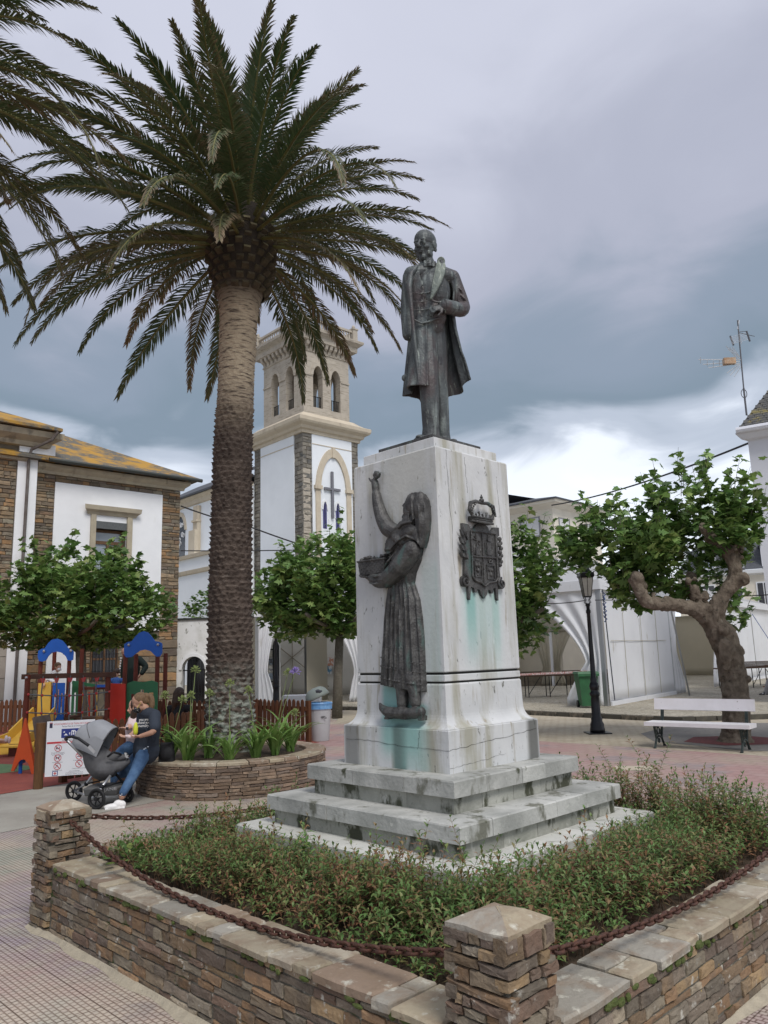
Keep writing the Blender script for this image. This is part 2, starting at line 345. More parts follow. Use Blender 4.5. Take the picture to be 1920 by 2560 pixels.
def flag_mat():
    m = bpy.data.materials.new('flagstone_paving'); m.use_nodes = True; t = m.node_tree; n = t.nodes; l = t.links; b = n['Principled BSDF']; b.inputs['Roughness'].default_value = .85
    g = n.new('ShaderNodeNewGeometry'); mp = n.new('ShaderNodeMapping'); mp.inputs['Scale'].default_value = (1.5,2.1,0); l.new(g.outputs['Position'], mp.inputs[0])
    v = n.new('ShaderNodeTexVoronoi'); v.feature = 'DISTANCE_TO_EDGE'; l.new(mp.outputs[0], v.inputs['Vector']); v2 = n.new('ShaderNodeTexVoronoi'); l.new(mp.outputs[0], v2.inputs['Vector'])
    r = n.new('ShaderNodeValToRGB'); e_ = r.color_ramp.elements; e_[0].color = (.33,.29,.215,1); e_[1].color = (.47,.42,.33,1); q = e_.new(.5); q.color = (.39,.36,.29,1)
    sp = n.new('ShaderNodeSeparateColor'); l.new(v2.outputs['Color'], sp.inputs[0]); l.new(sp.outputs[0], r.inputs[0])
    mr = n.new('ShaderNodeMapRange'); mr.inputs[1].default_value = .015; mr.inputs[2].default_value = .05; l.new(v.outputs['Distance'], mr.inputs[0])
    x = n.new('ShaderNodeMix'); x.data_type = 'RGBA'; l.new(mr.outputs[0], x.inputs[0]); x.inputs[6].default_value = (.13,.115,.085,1); l.new(r.outputs[0], x.inputs[7])
    nz = n.new('ShaderNodeTexNoise'); nz.inputs['Scale'].default_value = .5; nz.inputs['Detail'].default_value = 6; l.new(g.outputs['Position'], nz.inputs['Vector']); m2 = n.new('ShaderNodeMapRange'); m2.inputs[1].default_value = .4; m2.inputs[2].default_value = .65; l.new(nz.outputs[0], m2.inputs[0])
    y = n.new('ShaderNodeMix'); y.data_type = 'RGBA'; y.blend_type = 'MULTIPLY'; l.new(m2.outputs[0], y.inputs[0]); l.new(x.outputs[2], y.inputs[6]); y.inputs[7].default_value = (.78,.78,.76,1); l.new(y.outputs[2], b.inputs['Base Color'])
    bp = n.new('ShaderNodeBump'); bp.inputs['Strength'].default_value = .8; bp.inputs['Distance'].default_value = .015; l.new(mr.outputs[0], bp.inputs['Height']); l.new(bp.outputs[0], b.inputs['Normal']); return m
m_flag = flag_mat()
m_conc = mat('old_concrete', (.36,.345,.30), .9, (.29,.27,.235), 1.5, lo=.35, hi=.65, bump=.6, bscale=60, stain=[(12,.62,.72,(.42,.40,.35),None),(5,.66,.74,(.20,.19,.165),None)], coords='World')
m_asph = mat('grey_asphalt', (.20,.19,.175), .9, (.16,.15,.14), 8, bump=.5, bscale=120, coords='World')
m_rub_r = mat('red_rubber', (.31,.085,.062), .9, (.26,.07,.055), 3, bump=.5, bscale=200, coords='World')
m_rub_y = mat('yellow_rubber', (.62,.36,.045), .9, (.55,.32,.04), 3, bump=.4, bscale=200, coords='World')
m_rub_g = mat('green_rubber', (.15,.24,.115), .9, (.12,.20,.10), 3, bump=.4, bscale=200, coords='World')
m_darkred = mat('tree_pit_surface', (.14,.04,.04), .9, (.10,.03,.03), 10, bump=.6, bscale=150, coords='World')

def sheet(name, poly, z, material, th=None):
    mb = MB().m(material)
    if th: mb.prism(poly, (0,0,0), (1,0,0), (0,1,0), (0,0,1), z-th, z)
    else:
        k = len(poly); a = sum(poly[i][0]*poly[(i+1) % k][1]-poly[(i+1) % k][0]*poly[i][1] for i in range(k))
        if a < 0: poly = poly[::-1]
        mb.add([(x, y, z) for x, y in poly], [tuple(range(k))])
    return struct(mb.build(name))
def ell(cx, cy, rx, ry, n=28, a=0, wob=0.0, seed=0):
    r = random.Random(seed); ph = [r.random()*6 for _ in range(3)]
    out = []
    for i in range(n):
        t = 2*PI*i/n; k = 1+wob*(math.sin(2*t+ph[0])+.6*math.sin(3*t+ph[1]))
        x = rx*k*math.cos(t); y = ry*k*math.sin(t); out.append((cx+x*math.cos(a)-y*math.sin(a), cy+x*math.sin(a)+y*math.cos(a)))
    return out
sheet('ground', [(-400,-60),(400,-60),(400,800),(-400,800)], -0.004, m_asph)
sheet('tile_paving', [(-40,-30),(40,-30),(40,60),(-40,60)], 0.0, m_tile)
# concrete band beside the playground (runs along (.586,.81))
d1 = Vector((.586,.81)); n1_ = Vector((.81,-.586)); E0 = Vector((-5.48,11.26))
def e(t, w): q = E0+d1*t+n1_*w; return (q.x, q.y)
sheet('concrete_path', [e(-14,0),e(-14,2.5),e(-1.5,2.5),e(1.6,2.55),e(9.5,2.5),e(9.5,0)], 0.004, m_conc)
sheet('rubber_playground_floor', [e(-14,0),e(6.8,0),(-1.9,17.3),(-3.2,18.5),(-5,21.5),(-14,24.5),(-26,24.5),(-26,2)], 0.010, m_rub_r)
sheet('yellow_rubber_patch', ell(-9.0,17.4,2.9,1.5,30,.12,.05,1), 0.014, m_rub_y)
sheet('green_rubber_patch', ell(-8.5,14.0,2.35,.95,30,-.2,.06,2), 0.014, m_rub_g)
sheet('yellow_rubber_spot', ell(-5.3,14.6,.9,.5,20,.3,.05,3), 0.014, m_rub_y)
sheet('beige_paving', [(-1.5,17.5),(8,8),(40,-20),(40,60),(-1.5,60)], 0.004, m_tile2)
sheet('pink_paving', [(-3.2,21.0),(-3.2,14),(-.8,9.2),(3.5,6.2),(15,-6),(30,-12),(30,-11.3),(6.0,12.75),(2.8,15.95),(1.5,18.5),(-1.2,21.2)], 0.0065, m_pink)
sheet('grey_tile_patch', [(5.0,15.2),(6.0,13.4),(8.5,13.0),(9,18),(6.6,18.4),(5.2,16.6)], 0.008, m_asph)
sheet('tree_pit', [(6.42+.95*math.cos(a*PI/3), 14.95+.85*math.sin(a*PI/3)) for a in range(6)], 0.012, m_darkred)
sheet('pale_inspection_cover', [(3.22,11.75),(3.78,11.6),(3.95,12.05),(3.40,12.2)], 0.012, mat('pale_cover', (.50,.43,.33), .8, (.42,.37,.29), 10))
PZ = [(-22,27.5),(-2.2,27.2),(3.2,23.3),(6.9,18.95),(16,19.6),(40,19),(60,120),(-60,120),(-60,27.5)]
sheet('flagstone_plaza', PZ, 0.12, m_flag, th=.118)
# kerb stones, one by one
kp = thing('plaza_kerb', 'broken dark stone kerb edging the raised flagstone plaza', 'kerb', (3.2,23.3,0)); m_kerb = mat('kerb_stone', (.15,.13,.10), .9, (.07,.065,.055), 7, rnd='obj', pal=[(.20,.17,.13),(.11,.10,.08),(.16,.14,.11),(.08,.075,.06)], bump=1, bscale=30)
kmesh = MB().m(m_kerb).box((0,0,.06),(1,.12,.135)).mesh('kerb_stone')
for (a, b) in (((-2.2,27.14),(3.16,23.24)),((3.16,23.24),(6.86,18.88)),((6.86,18.88),(9.2,19.05))):
    a = Vector(a); b = Vector(b); L_ = (b-a).length; t = 0
    while t < L_-.2:
        s_ = random.uniform(.35,.8); c = a+(b-a)*((t+s_/2)/L_)
        link('kerb_stone', kmesh, kp, (c.x-3.2, c.y-23.3, random.uniform(-.02,.0)), (random.uniform(-.03,.03),0,math.atan2(b.y-a.y,b.x-a.x)+random.uniform(-.04,.04)), (s_-.03,random.uniform(.8,1.3),1)); t += s_

# ---------------- stone pieces ----------------
def stone_mesh(seed, rough=.09):
    r = random.Random(seed); V = []; j = lambda a: r.uniform(-a, a)
    ring = [(-.5,-.5),(-.15,-.5),(.2,-.5),(.5,-.5),(.5,0),(.5,.5),(.15,.5),(-.2,.5),(-.5,.5),(-.5,0)]
    base = [(x*(1+j(rough*.5)), z*(1+j(rough*1.6))) for x, z in ring]
    k = len(ring)
    for x, z in base: V.append((x, .5, z))
    for x, z in base: V.append((x, -.30+j(.10), z))
    for x, z in base: V.append((x*(.975-abs(j(.02))), -.46+j(.07), z*(.90-abs(j(.06)))))
    V.append((j(.15), -.48, j(.1)))
    F = [tuple(range(k))]
    for a in (0, k):
        for i in range(k): F.append((a+(i+1) % k, a+i, a+k+i, a+k+(i+1) % k))
    for i in range(k): F.append((2*k+(i+1) % k, 2*k+i, 3*k))
    return V, F
STV = [stone_mesh(i) for i in range(14)]
def st_me(material, name):
    out = []
    for V, F in STV:
        b = MB().m(material).add(V, F); out.append(b.mesh(name))
    return out
ST = st_me(m_slate, 'stone'); STC = {}
BUD = {}
class Stuff:
    def __init__(s): s.d = {}
    def get(s, parent, material):
        k = (parent.name, material.name)
        if k not in s.d: s.d[k] = (MB().m(material), parent)
        return s.d[k][0]
    def flush(s):
        for (pn, mn), (mb, par) in s.d.items():
            if mb.v: mb.build('stonework', par, world=True, kind='stuff')
        s.d = {}
STUFF = Stuff()
def put_stone(parent, pos, rz, scl, meshes=None, limit=300, jmat=None, name='stone', tilt=0.0):
    """pos world"""
    c = BUD.get(parent.name, 0); v = random.randrange(len(STV))
    if c < limit:
        BUD[parent.name] = c+1
        inv = parent_world(parent).inverted(); p = inv @ Vector(pos)
        link(name, (meshes or ST)[v], parent, p, (0, tilt, rz-parent.rotation_euler.z), scl)
    else:
        mb = STUFF.get(parent, jmat or m_slate_i); Mx = Matrix.LocRotScale(Vector(pos), Matrix.Rotation(rz, 3, 'Z').to_euler(), Vector(scl))
        V, F = STV[v]; mb.add([Mx @ Vector(q) for q in V], F)
def stonework(fr, u0, u1, z0, z1, parent, hm=.05, lm=.17, depth=.05, proud=.012, w=0.0, gap=.007, skip=None, meshes=None, jmat=None, limit=300, hvar=.35, uoff=None):
    z = z0
    while z < z1-.01:
        h = hm*random.uniform(1-hvar, 1+hvar); h = min(h, z1-z)
        if z1-(z+h) < hm*.45: h = z1-z
        u = u0-random.uniform(0, .0)
        while u < u1-.004:
            l_ = lm*random.uniform(.5, 1.7); l_ = min(l_, u1-u)
            if u1-(u+l_) < lm*.35: l_ = u1-u
            if not (skip and skip(u+l_/2, z+h/2)):
                put_stone(parent, fr.p(u+l_/2, z+h/2, w-depth/2+proud*random.uniform(.1, 1.3)), fr.rotz()+random.uniform(-.015,.015), (l_-gap, depth, h-gap*random.uniform(.6,1.3)), meshes, limit, jmat, tilt=random.uniform(-.012,.012))
            u += l_
        z += h

# ---------------- enclosure: corners A near, B left, C right, D back ----------------
A = Vector((.37,2.83)); B = Vector((-2.50,5.70)); Cc = Vector((3.24,5.70)); Dd = Vector((.37,8.57))
ZW = .415   # top of stonework below coping
TH = .25
def low_wall(P, Q, label, group, full=True):
    """outer face from P to Q, outward = right of P->Q reversed as Frame gives (a.y,-a.x)"""
    fr = Frame(P, Q-P); L_ = (Q-P).length
    t = thing('garden_wall', label, 'low wall', fr.p(L_/2, 0, -TH/2), fr.rotz(), group)
    mb = MB().m(m_mortar); fr.box(mb, .2, L_-.2, 0, ZW, -TH+.012, -.012); mb.build('mortar_core', t, world=True)
    if full: stonework(fr, .29, L_-.29, 0.0, ZW, t, hm=.05, lm=.155, depth=.05, proud=.01, w=-.008, limit=235)
    else: stonework(fr, .29, L_-.29, 0.0, ZW, t, hm=.07, lm=.3, depth=.05, proud=.01, w=-.008, limit=150)
    # mortar base fillet
    if full:
        mb = MB().m(mat('mortar_fillet', (.42,.37,.28), .95, (.34,.30,.23), 12, bump=.8, bscale=60)); pts = [(0,.0),(.045,.0),(.03,.006),(.008,.022),(0,.024)]
        k = 24
        for i in range(k):
            u0 = -.02+(L_+.04)*i/k; u1 = -.02+(L_+.04)*(i+1)/k; a0 = 1+.5*math.sin(i*1.7); a1 = 1+.5*math.sin((i+1)*1.7)
            v = [fr.p(u0, .001+z, .0+w*a0) for w, z in pts]+[fr.p(u1, .001+z, w*a1) for w, z in pts]
            mb.add(v, [(j, j+1, 6+j, 5+j) for j in range(4)])
        mb.build('mortar_fillet', t, world=True)
    # coping
    u = .30
    while u < L_-.31:
        l_ = random.choice([.10,.13,.17,.22,.30,.38]); 
        if full and u < .31: l_ = .5
        l_ = min(l_, L_-.30-u)
        if L_-.30-(u+l_) < .09: l_ = L_-.30-u
        nsplit = 1 if (l_ > .25 or random.random() < .35) else 2
        w0 = -TH-.01+random.uniform(-.015,.01); w1 = .012+random.uniform(-.008,.014); wm_ = random.uniform(-.17,-.10)
        for (wa, wb) in ([(w0, w1)] if nsplit == 1 else [(w0, wm_-.004), (wm_+.004, w1)]):
            g = .005; r = lambda a=.006: random.uniform(-a, a)
            poly = [(u+g+r(), wa+r()), (u+l_*.5, wa+r(.01)), (u+l_-g+r(), wa+r()), (u+l_-g+r(.004), (wa+wb)/2), (u+l_-g+r(), wb+r()), (u+l_*.4, wb+r(.008)), (u+g+r(), wb+r()), (u+g+r(.004), (wa+wb)/2)]
            th = random.uniform(.032,.042); c = fr.p(u+l_/2, 0, (wa+wb)/2)
            mb = MB().m(m_cope); k = len(poly); ins = .006
            cu = u+l_/2; cw = (wa+wb)/2; V = []
            tl = random.uniform(-.006,.006)
            for (zz_, sc) in ((ZW, .985), (ZW+th-.008, 1.0), (ZW+th+tl*0, 1-ins/ .08)):
                for a_, b_ in poly: V.append(fr.p(cu+(a_-cu)*sc, zz_+(a_-cu)*tl*.3+random.uniform(-.001,.001), cw+(b_-cw)*sc))
            V.append(fr.p(cu, ZW+th+.001, cw))
            F = [tuple(range(k))]+[(a0+i, a0+(i+1) % k, a0+k+(i+1) % k, a0+k+i) for a0 in (0,k) for i in range(k)]+[(2*k+i, 2*k+(i+1) % k, 3*k) for i in range(k)]
            mb.add(V, F); mb.build('coping_stone', t, world=True)
        u += l_
    # moss clumps hanging under the coping
    if full:
        mb = MB().m(m_moss)
        for _ in range(46):
            uu = random.choice([random.gauss(1.1,.5), random.gauss(2.4,.6), random.uniform(.4,3.6)]); uu = min(max(uu,.35), L_-.35)
            mb.sphere(fr.p(uu, ZW-random.uniform(.0,.03), .004), (random.uniform(.012,.035), .010, random.uniform(.008,.02)), 7, 5, fr.R)
        mb.build('moss', t, world=True, kind='stuff')
    return t
low_wall(B, A, 'low slate wall with pale coping running from the left pillar to the near pillar', 'walls of the monument enclosure')
low_wall(A, Cc, 'low slate wall with pale coping to the right of the near pillar', 'walls of the monument enclosure')
low_wall(Cc, Dd, 'far right low slate wall behind the shrubs', 'walls of the monument enclosure', False)
low_wall(Dd, B, 'far left low wall behind the left pillar and shrubs', 'walls of the monument enclosure', False)
def pillar(P, ztop, label, seed):
    """P = outer corner (diamond in plan)"""
    random.seed(seed); cdir = (Vector((.37,5.70))-P).normalized(); side = .268; c = P+cdir*(side/2*1.414-.012)
    t = thing('stone_pillar', label, 'pillar', (c.x, c.y, 0), PI/4, 'pillars of the monument enclosure')
    hs = side/2; core = MB().m(m_mortar); core.box((0,0,ztop/2), (side-.03, side-.03, ztop)); core.build('mortar_core', t)
    for k in range(4):
        a = k*PI/2; ax = Vector((math.cos(a+PI/4), math.sin(a+PI/4))); nn = Vector((ax.y, -ax.x)); O = c+nn*hs-ax*hs
        fr = Frame(O, ax); z = 0; i = 0
        while z < ztop-.01:
            h = random.uniform(.03,.055); h = min(h, ztop-z)
            if ztop-(z+h) < .03: h = ztop-z
            cuts = [0]+sorted(random.uniform(.2,.8) for _ in range(random.choice([0,1,1,2])))+[1]
            over = .012 if (i+k) % 2 else -.03
            for q in range(len(cuts)-1):
                ua = cuts[q]*side-(over if q == 0 else 0); ub = cuts[q+1]*side+(over if q == len(cuts)-2 else 0)
                if ub-ua < .03: continue
                put_stone(t, fr.p((ua+ub)/2, z+h/2, -.025+random.uniform(.0,.014)), fr.rotz()+random.uniform(-.03,.03), (ub-ua-.006, .055, h-random.uniform(.004,.009)), tilt=random.uniform(-.03,.03))
            z += h; i += 1
    # cap of split slate slabs, low pyramid
    s = side/2+.004; pk = (.0,.01,.055); rim = []
    for i in range(12):
        a = i/12*4; q = int(a); f = a-q; cs = [(-s,-s),(s,-s),(s,s),(-s,s)]
        x = cs[q][0]*(1-f)+cs[(q+1) % 4][0]*f; y = cs[q][1]*(1-f)+cs[(q+1) % 4][1]*f; rim.append((x*random.uniform(.93,1.03), y*random.uniform(.93,1.03), random.uniform(-.006,.004)))
    for (i0, i1) in ((0, 5), (5, 9), (9, 12)):
        mb = MB().m(m_cope); idx = [i % 12 for i in range(i0, i1+1)]
        V = [(rim[i][0]*.985, rim[i][1]*.985, ztop-.012+rim[i][2]) for i in idx]+[(rim[i][0], rim[i][1], ztop+.012+rim[i][2]) for i in idx]+[(rim[i][0]*.5, rim[i][1]*.5, ztop+.044+rim[i][2]) for i in idx]
        k = len(idx); V += [(pk[0], pk[1], ztop+pk[2]-.03), (pk[0]+.002*i0, pk[1], ztop+pk[2])]
        F = [(j, j+1, k+j+1, k+j) for j in range(k-1)]+[(k+j, k+j+1, 2*k+j+1, 2*k+j) for j in range(k-1)]+[(2*k+j, 2*k+j+1, 3*k+1) for j in range(k-1)]
        F += [(0, k, 2*k, 3*k+1, 3*k), (k-1, 3*k, 3*k+1, 3*k-1, 2*k-1), tuple([3*k]+list(range(k-1,-1,-1)))]
        mb.add(V, F); mb.build('cap_stone', t)
    return t, c
pA, cA = pillar(A, .79, 'short slate pillar at the near corner, both front walls meeting at it', 11)
pB, cB = pillar(B, .765, 'short slate pillar at the left end of the front wall', 12)
pC, cC = pillar(Cc, .78, 'short slate pillar at the right corner of the enclosure', 13)
random.seed(21)

# ---------------- chains ----------------
def link_mesh():
    pts = []; a, b = .0205, .0140
    for i in range(14):
        t = 2*PI*i/14; pts.append(((a*math.cos(t)+(.0095 if math.cos(t) > 0 else -.0095)), b*math.sin(t), 0))
    return MB().m(m_chain).tube(pts, .0074, 7, closed=True).mesh('chain_link', True)
LK = link_mesh()
def chain(P, Q, sag, label, n=200):
    t = thing('chain', label, 'chain', P, 0, 'chains hung between the pillars')
    P = Vector(P); Q = Vector(Q); pts = [P.lerp(Q, i/n)-Vector((0,0,sag*4*(i/n)*(1-i/n))) for i in range(n+1)]
    pitch = .046; acc = 0; k = 0; last = pts[0]
    for i in range(1, n+1):
        seg = (pts[i]-pts[i-1]); acc += seg.length
        while acc >= pitch:
            acc -= pitch; c = pts[i]-seg.normalized()*acc; d = seg.normalized()
            q = d.to_track_quat('X', 'Z'); e_ = (q @ Matrix.Rotation(PI/2*(k % 2)+.5+random.uniform(-.15,.15), 3, 'X').to_quaternion()).to_euler()
            link('chain_link', LK, t, c-P, e_); k += 1
    for X in (P, Q): MB().m(m_chain).sphere(X-P, .014, 8, 6).build('wall_hook', t)
    return t
inw = lambda c, d, r, z: (c.x+d[0]*r, c.y+d[1]*r, z)
k_ = .707
chain(inw(cB,(k_,-k_),.138,.69), inw(cA,(-k_,k_),.138,.66), .215, 'rusty chain sagging over the front wall coping from the left to the near pillar')
chain(inw(cA,(k_,k_),.138,.64), inw(cC,(-k_,-k_),.138,.70), .165, 'rusty chain to the right of the near pillar, hanging above the right wall')
chain(inw(cB,(k_,k_),.138,.69), (.20,8.35,.70), .20, 'rusty chain running back from the left pillar into the shrubs')

# ---------------- monument pedestal ----------------
PC = Vector((.372,5.85)); R45 = Matrix.Rotation(PI/4, 3, 'Z')
ped = thing('monument_pedestal', 'tall stepped marble pedestal carrying the bronze statue of a man', 'pedestal', (PC.x, PC.y, 0), PI/4)
# faces in local frame: local -Y face looks to camera-right (+x,-y) ; local -X face looks to camera-left
def slabs(name, side, z0, z1, material, cuts, bev=.006, hollow=.55):
    """ring of blocks around a square; cuts = fractions on each side; one object per block"""
    h = side/2; dd = min(.5, side*.3)
    for k in range(4):
        Rk = Matrix.Rotation(k*PI/2, 3, 'Z'); cs = [0]+list(cuts[k % len(cuts)])+[1]
        # side k: runs along x from -h to h-dd (pinwheel)
        for a, b in zip(cs[:-1], cs[1:]):
            x0 = -h+(2*h-dd)*a+(.0018 if a else 0); x1 = -h+(2*h-dd)*b-.0018
            if b == 1: x1 = -h+(2*h-dd)-.0018
            mb = MB().m(material); j = random.uniform(-.0025,.0025)
            V = []
            for (zz_, ins) in ((z0, 0), (z1-bev, 0), (z1, bev)):
                for (x, y) in ((x0+ins*.5, -h+ins-j), (x1-ins*.5, -h+ins-j), (x1-ins*.5, -h+dd), (x0+ins*.5, -h+dd)): V.append(Rk @ Vector((x, y, zz_+random.uniform(-.0015,.0015)*(zz_ > z0))))
            mb.add(V, [(3,2,1,0)]+[(a0+i, a0+(i+1) % 4, a0+4+(i+1) % 4, a0+4+i) for a0 in (0,4) for i in range(4)]+[(8,9,10,11)])
            mb.build(name, ped)
S2 = math.sqrt(2)
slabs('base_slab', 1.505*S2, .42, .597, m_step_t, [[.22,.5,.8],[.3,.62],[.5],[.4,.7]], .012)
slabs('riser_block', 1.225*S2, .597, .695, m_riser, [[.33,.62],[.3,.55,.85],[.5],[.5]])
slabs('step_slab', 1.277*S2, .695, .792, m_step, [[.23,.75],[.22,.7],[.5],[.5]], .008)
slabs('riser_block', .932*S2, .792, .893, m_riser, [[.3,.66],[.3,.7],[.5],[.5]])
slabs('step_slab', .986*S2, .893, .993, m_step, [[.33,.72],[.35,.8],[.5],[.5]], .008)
mb = MB().m(m_step_t).box((0,0,.74),(1.2,1.2,.50)); mb.box((0,0,.5),(1.6,1.6,.17)); mb.build('inner_fill', ped)
def sqloft(mb, rings):
    V = []; F = []
    for h, z in rings: V += [(-h,-h,z),(h,-h,z),(h,h,z),(-h,h,z)]
    for i in range(len(rings)-1):
        for k in range(4): F.append((4*i+k, 4*i+(k+1) % 4, 4*i+4+(k+1) % 4, 4*i+4+k))
    n = 4*(len(rings)-1); F += [(3,2,1,0), (n,n+1,n+2,n+3)]
    return mb.add(V, F)
q = 1/S2
mb = sqloft(MB().m(m_marble), [(.713*q,.991),(.713*q,1.258),(.706*q,1.264)]); mb.build('base_block', ped)
rings = [(.706*q,1.2655)]
for i in range(1, 9):
    t_ = i/8; rings.append(((.612+(.094)*(1-math.sin(t_*PI/2)))*q, 1.2655+.105*(1-math.cos(t_*PI/2))**.9+.0))
rings += [(.606*q, 1.545),(.598*q,1.556)]
mb = sqloft(MB().m(m_marble), rings); mb.build('moulded_foot', ped)
mb = sqloft(MB().m(mat('dark_joint', (.03,.03,.028), .95)), [(.585*q,1.548),(.585*q,1.640)]); mb.build('recessed_joint', ped)
mb = sqloft(MB().m(m_marble), [(.598*q,1.569),(.6035*q,1.573),(.6035*q,1.610),(.598*q,1.614)]); mb.build('band_course', ped)
mb = sqloft(MB().m(m_marble), [(.597*q,1.630),(.6035*q,1.636),(.596*q,3.192),(.588*q,3.202)]); mb.build('shaft', ped)
mb = sqloft(MB().m(m_marble), [(.520*q,3.200),(.519*q,3.284),(.515*q,3.288)]); mb.build('top_block', ped)
# verdigris streaks, dark weather streaks and cracks: thin stains that follow the face (flat marks, 1.5 mm proud)
def face(side):   # side 'L' (camera left face) or 'R'
    a = Vector((k_, k_)) if side == 'R' else Vector((k_, -k_)); n_ = Vector((a.y, -a.x))
    return a, n_
# ---------------- extra stains on the marble (verdigris run-off, dark run-off) ----------------
def add_runs(m, runs):
    t = m.node_tree; n = t.nodes; l = t.links; b = n['Principled BSDF']; cur = b.inputs['Base Color'].links[0].from_socket
    tcn = n.new('ShaderNodeTexCoord'); sp = n.new('ShaderNodeSeparateXYZ'); l.new(tcn.outputs['Object'], sp.inputs[0])
    def mth(op, a, b_=None):
        q = n.new('ShaderNodeMath'); q.operation = op; q.use_clamp = op in ('MULTIPLY',)
        for i, v in enumerate((a, b_)):
            if v is None: continue
            if isinstance(v, (int, float)): q.inputs[i].default_value = v
            else: l.new(v, q.inputs[i])
        return q.outputs[0]
    def mr(v, a, b_):
        q = n.new('ShaderNodeMapRange'); q.interpolation_type = 'SMOOTHSTEP'; q.inputs[1].default_value = a; q.inputs[2].default_value = b_; l.new(v, q.inputs[0]); return q.outputs[0]
    def band(v, a, b_, c, d): return mth('MULTIPLY', mr(v, a, b_), mth('SUBTRACT', 1.0, mr(v, c, d)))
    for i, (fc, ub, zb, col, thr, ns) in enumerate(runs):
        if fc == 'R': U = sp.outputs[0]; side = mth('LESS_THAN', sp.outputs[1], -.38)
        else: U = sp.outputs[1]; side = mth('LESS_THAN', sp.outputs[0], -.38)
        U = mth('ADD', U, .4265)
        mk = mth('MULTIPLY', mth('MULTIPLY', band(U, *ub), band(sp.outputs[2], *zb)), side)
        cmb_ = n.new('ShaderNodeCombineXYZ'); l.new(mth('MULTIPLY', U, ns), cmb_.inputs[0]); l.new(mth('MULTIPLY', sp.outputs[2], 1.6), cmb_.inputs[1]); cmb_.inputs[2].default_value = i*3.3
        q = n.new('ShaderNodeTexNoise'); q.inputs['Scale'].default_value = 1; q.inputs['Detail'].default_value = 4; l.new(cmb_.outputs[0], q.inputs['Vector'])
        mk = mth('MULTIPLY', mk, mr(q.outputs[0], thr, thr+.22))
        x = n.new('ShaderNodeMix'); x.data_type = 'RGBA'; l.new(mk, x.inputs[0]); l.new(cur, x.inputs[6]); x.inputs[7].default_value = (*col, 1); cur = x.outputs[2]
    l.new(cur, b.inputs['Base Color'])
TEAL = (.17,.40,.36)
add_runs(m_marble, [
    ('R', (.16,.28,.60,.72), (1.50,2.02,2.20,2.26), (.42,.54,.53), .36, 9),
    ('R', (.24,.29,.34,.40), (1.6,2.12,2.16,2.2), (.24,.42,.39), .36, 34),
    ('R', (.38,.41,.44,.47), (1.6,2.0,2.16,2.2), (.27,.42,.41), .42, 34),
    ('R', (.54,.585,.62,.66), (1.45,2.10,2.16,2.2), (.22,.41,.35), .34, 32),
    ('L', (.0,.05,.14,.22), (1.3,1.7,2.3,2.5), (.44,.51,.49), .36, 18),
    ('L', (.30,.42,.56,.62), (1.26,1.32,1.5,1.62), (.24,.42,.40), .28, 12),
    ('L', (.12,.22,.48,.60), (1.0,1.18,1.40,1.44), (.26,.46,.43), .33, 12),
    ('L', (.27,.33,.40,.46), (.96,.99,1.27,1.30), (.13,.20,.185), .30, 14),
    ('L', (.06,.14,.30,.38), (.97,1.02,1.26,1.30), (.28,.47,.43), .34, 16),
    ('L', (.02,.14,.42,.60), (2.5,2.95,3.3,3.4), (.36,.355,.28), .50, 30),
    ('L', (.06,.16,.45,.75), (2.7,3.0,3.3,3.4), (.17,.17,.14), .60, 44),
    ('R', (.05,.1,.2,.3), (2.2,2.6,3.3,3.4), (.36,.33,.22), .45, 22),
    ('L', (.74,.80,.9,.95), (.95,1.0,1.25,1.28), (.10,.10,.09), .30, 30),
    ('R', (.76,.83,.9,.95), (.95,1.0,1.25,1.28), (.08,.08,.07), .34, 40),
])
KL = Vector((.372, 5.85-.600, 0)); aL = Vector((-k_, k_, 0)); nL = Vector((-k_, -k_, 0)); aR = Vector((k_, k_, 0)); nR = Vector((k_, -k_, 0)); UP = Vector((0,0,1))
def fL(u, z, w=0.0): return KL+aL*u+nL*(w-.002)+UP*z
def fR(u, z, w=0.0): return KL+aR*u+nR*(w-.002)+UP*z
m_crack = mat('crack', (.05,.048,.04), .95)
def crack(fn, u0, z0, u1, z1, amp, r=.0011, w=.0015, n=26, seed=1):
    rr = random.Random(seed); pts = []; off = 0
    for i in range(n+1):
        f = i/n; off = off*.7+rr.uniform(-amp, amp); d = Vector((u1-u0, z1-z0)).normalized()
        pts.append(fn(u0+(u1-u0)*f-d.y*off, z0+(z1-z0)*f+d.x*off, w))
    MB().m(m_crack).tube(pts, [r*rr.uniform(.4,1.3) for _ in pts], 4).build('crack', ped, world=True)
crack(fR, .115, 3.19, .16, 2.3, .006, seed=2); crack(fR, .16, 2.3, .20, 1.66, .006, seed=3, r=.0009); crack(fR, .33, 3.17, .34, 2.9, .004, seed=4, r=.0008)
crack(fR, .70, 3.05, .735, 2.6, .003, seed=6, r=.0007)
bw = (.713-.600)*k_+.002
def fLb(u, z, w=0): return fL(u-.08, z, bw+w)
def fRb(u, z, w=0): return fR(u-.08, z, bw+w)
crack(fLb, .0, 1.14, .98, 1.17, .005, seed=7); crack(fRb, .0, 1.14, .98, 1.20, .006, seed=8); crack(fRb, .0, 1.03, .6, 1.06, .005, seed=9, r=.0008); crack(fLb, .25, 1.26, .27, 1.13, .004, seed=10)
crack(fR, .1, 1.50, .42, 1.47, .004, seed=12, r=.0006); crack(fL, .84, 1.43, .60, 1.46, .004, seed=13, r=.0008, w=.004)
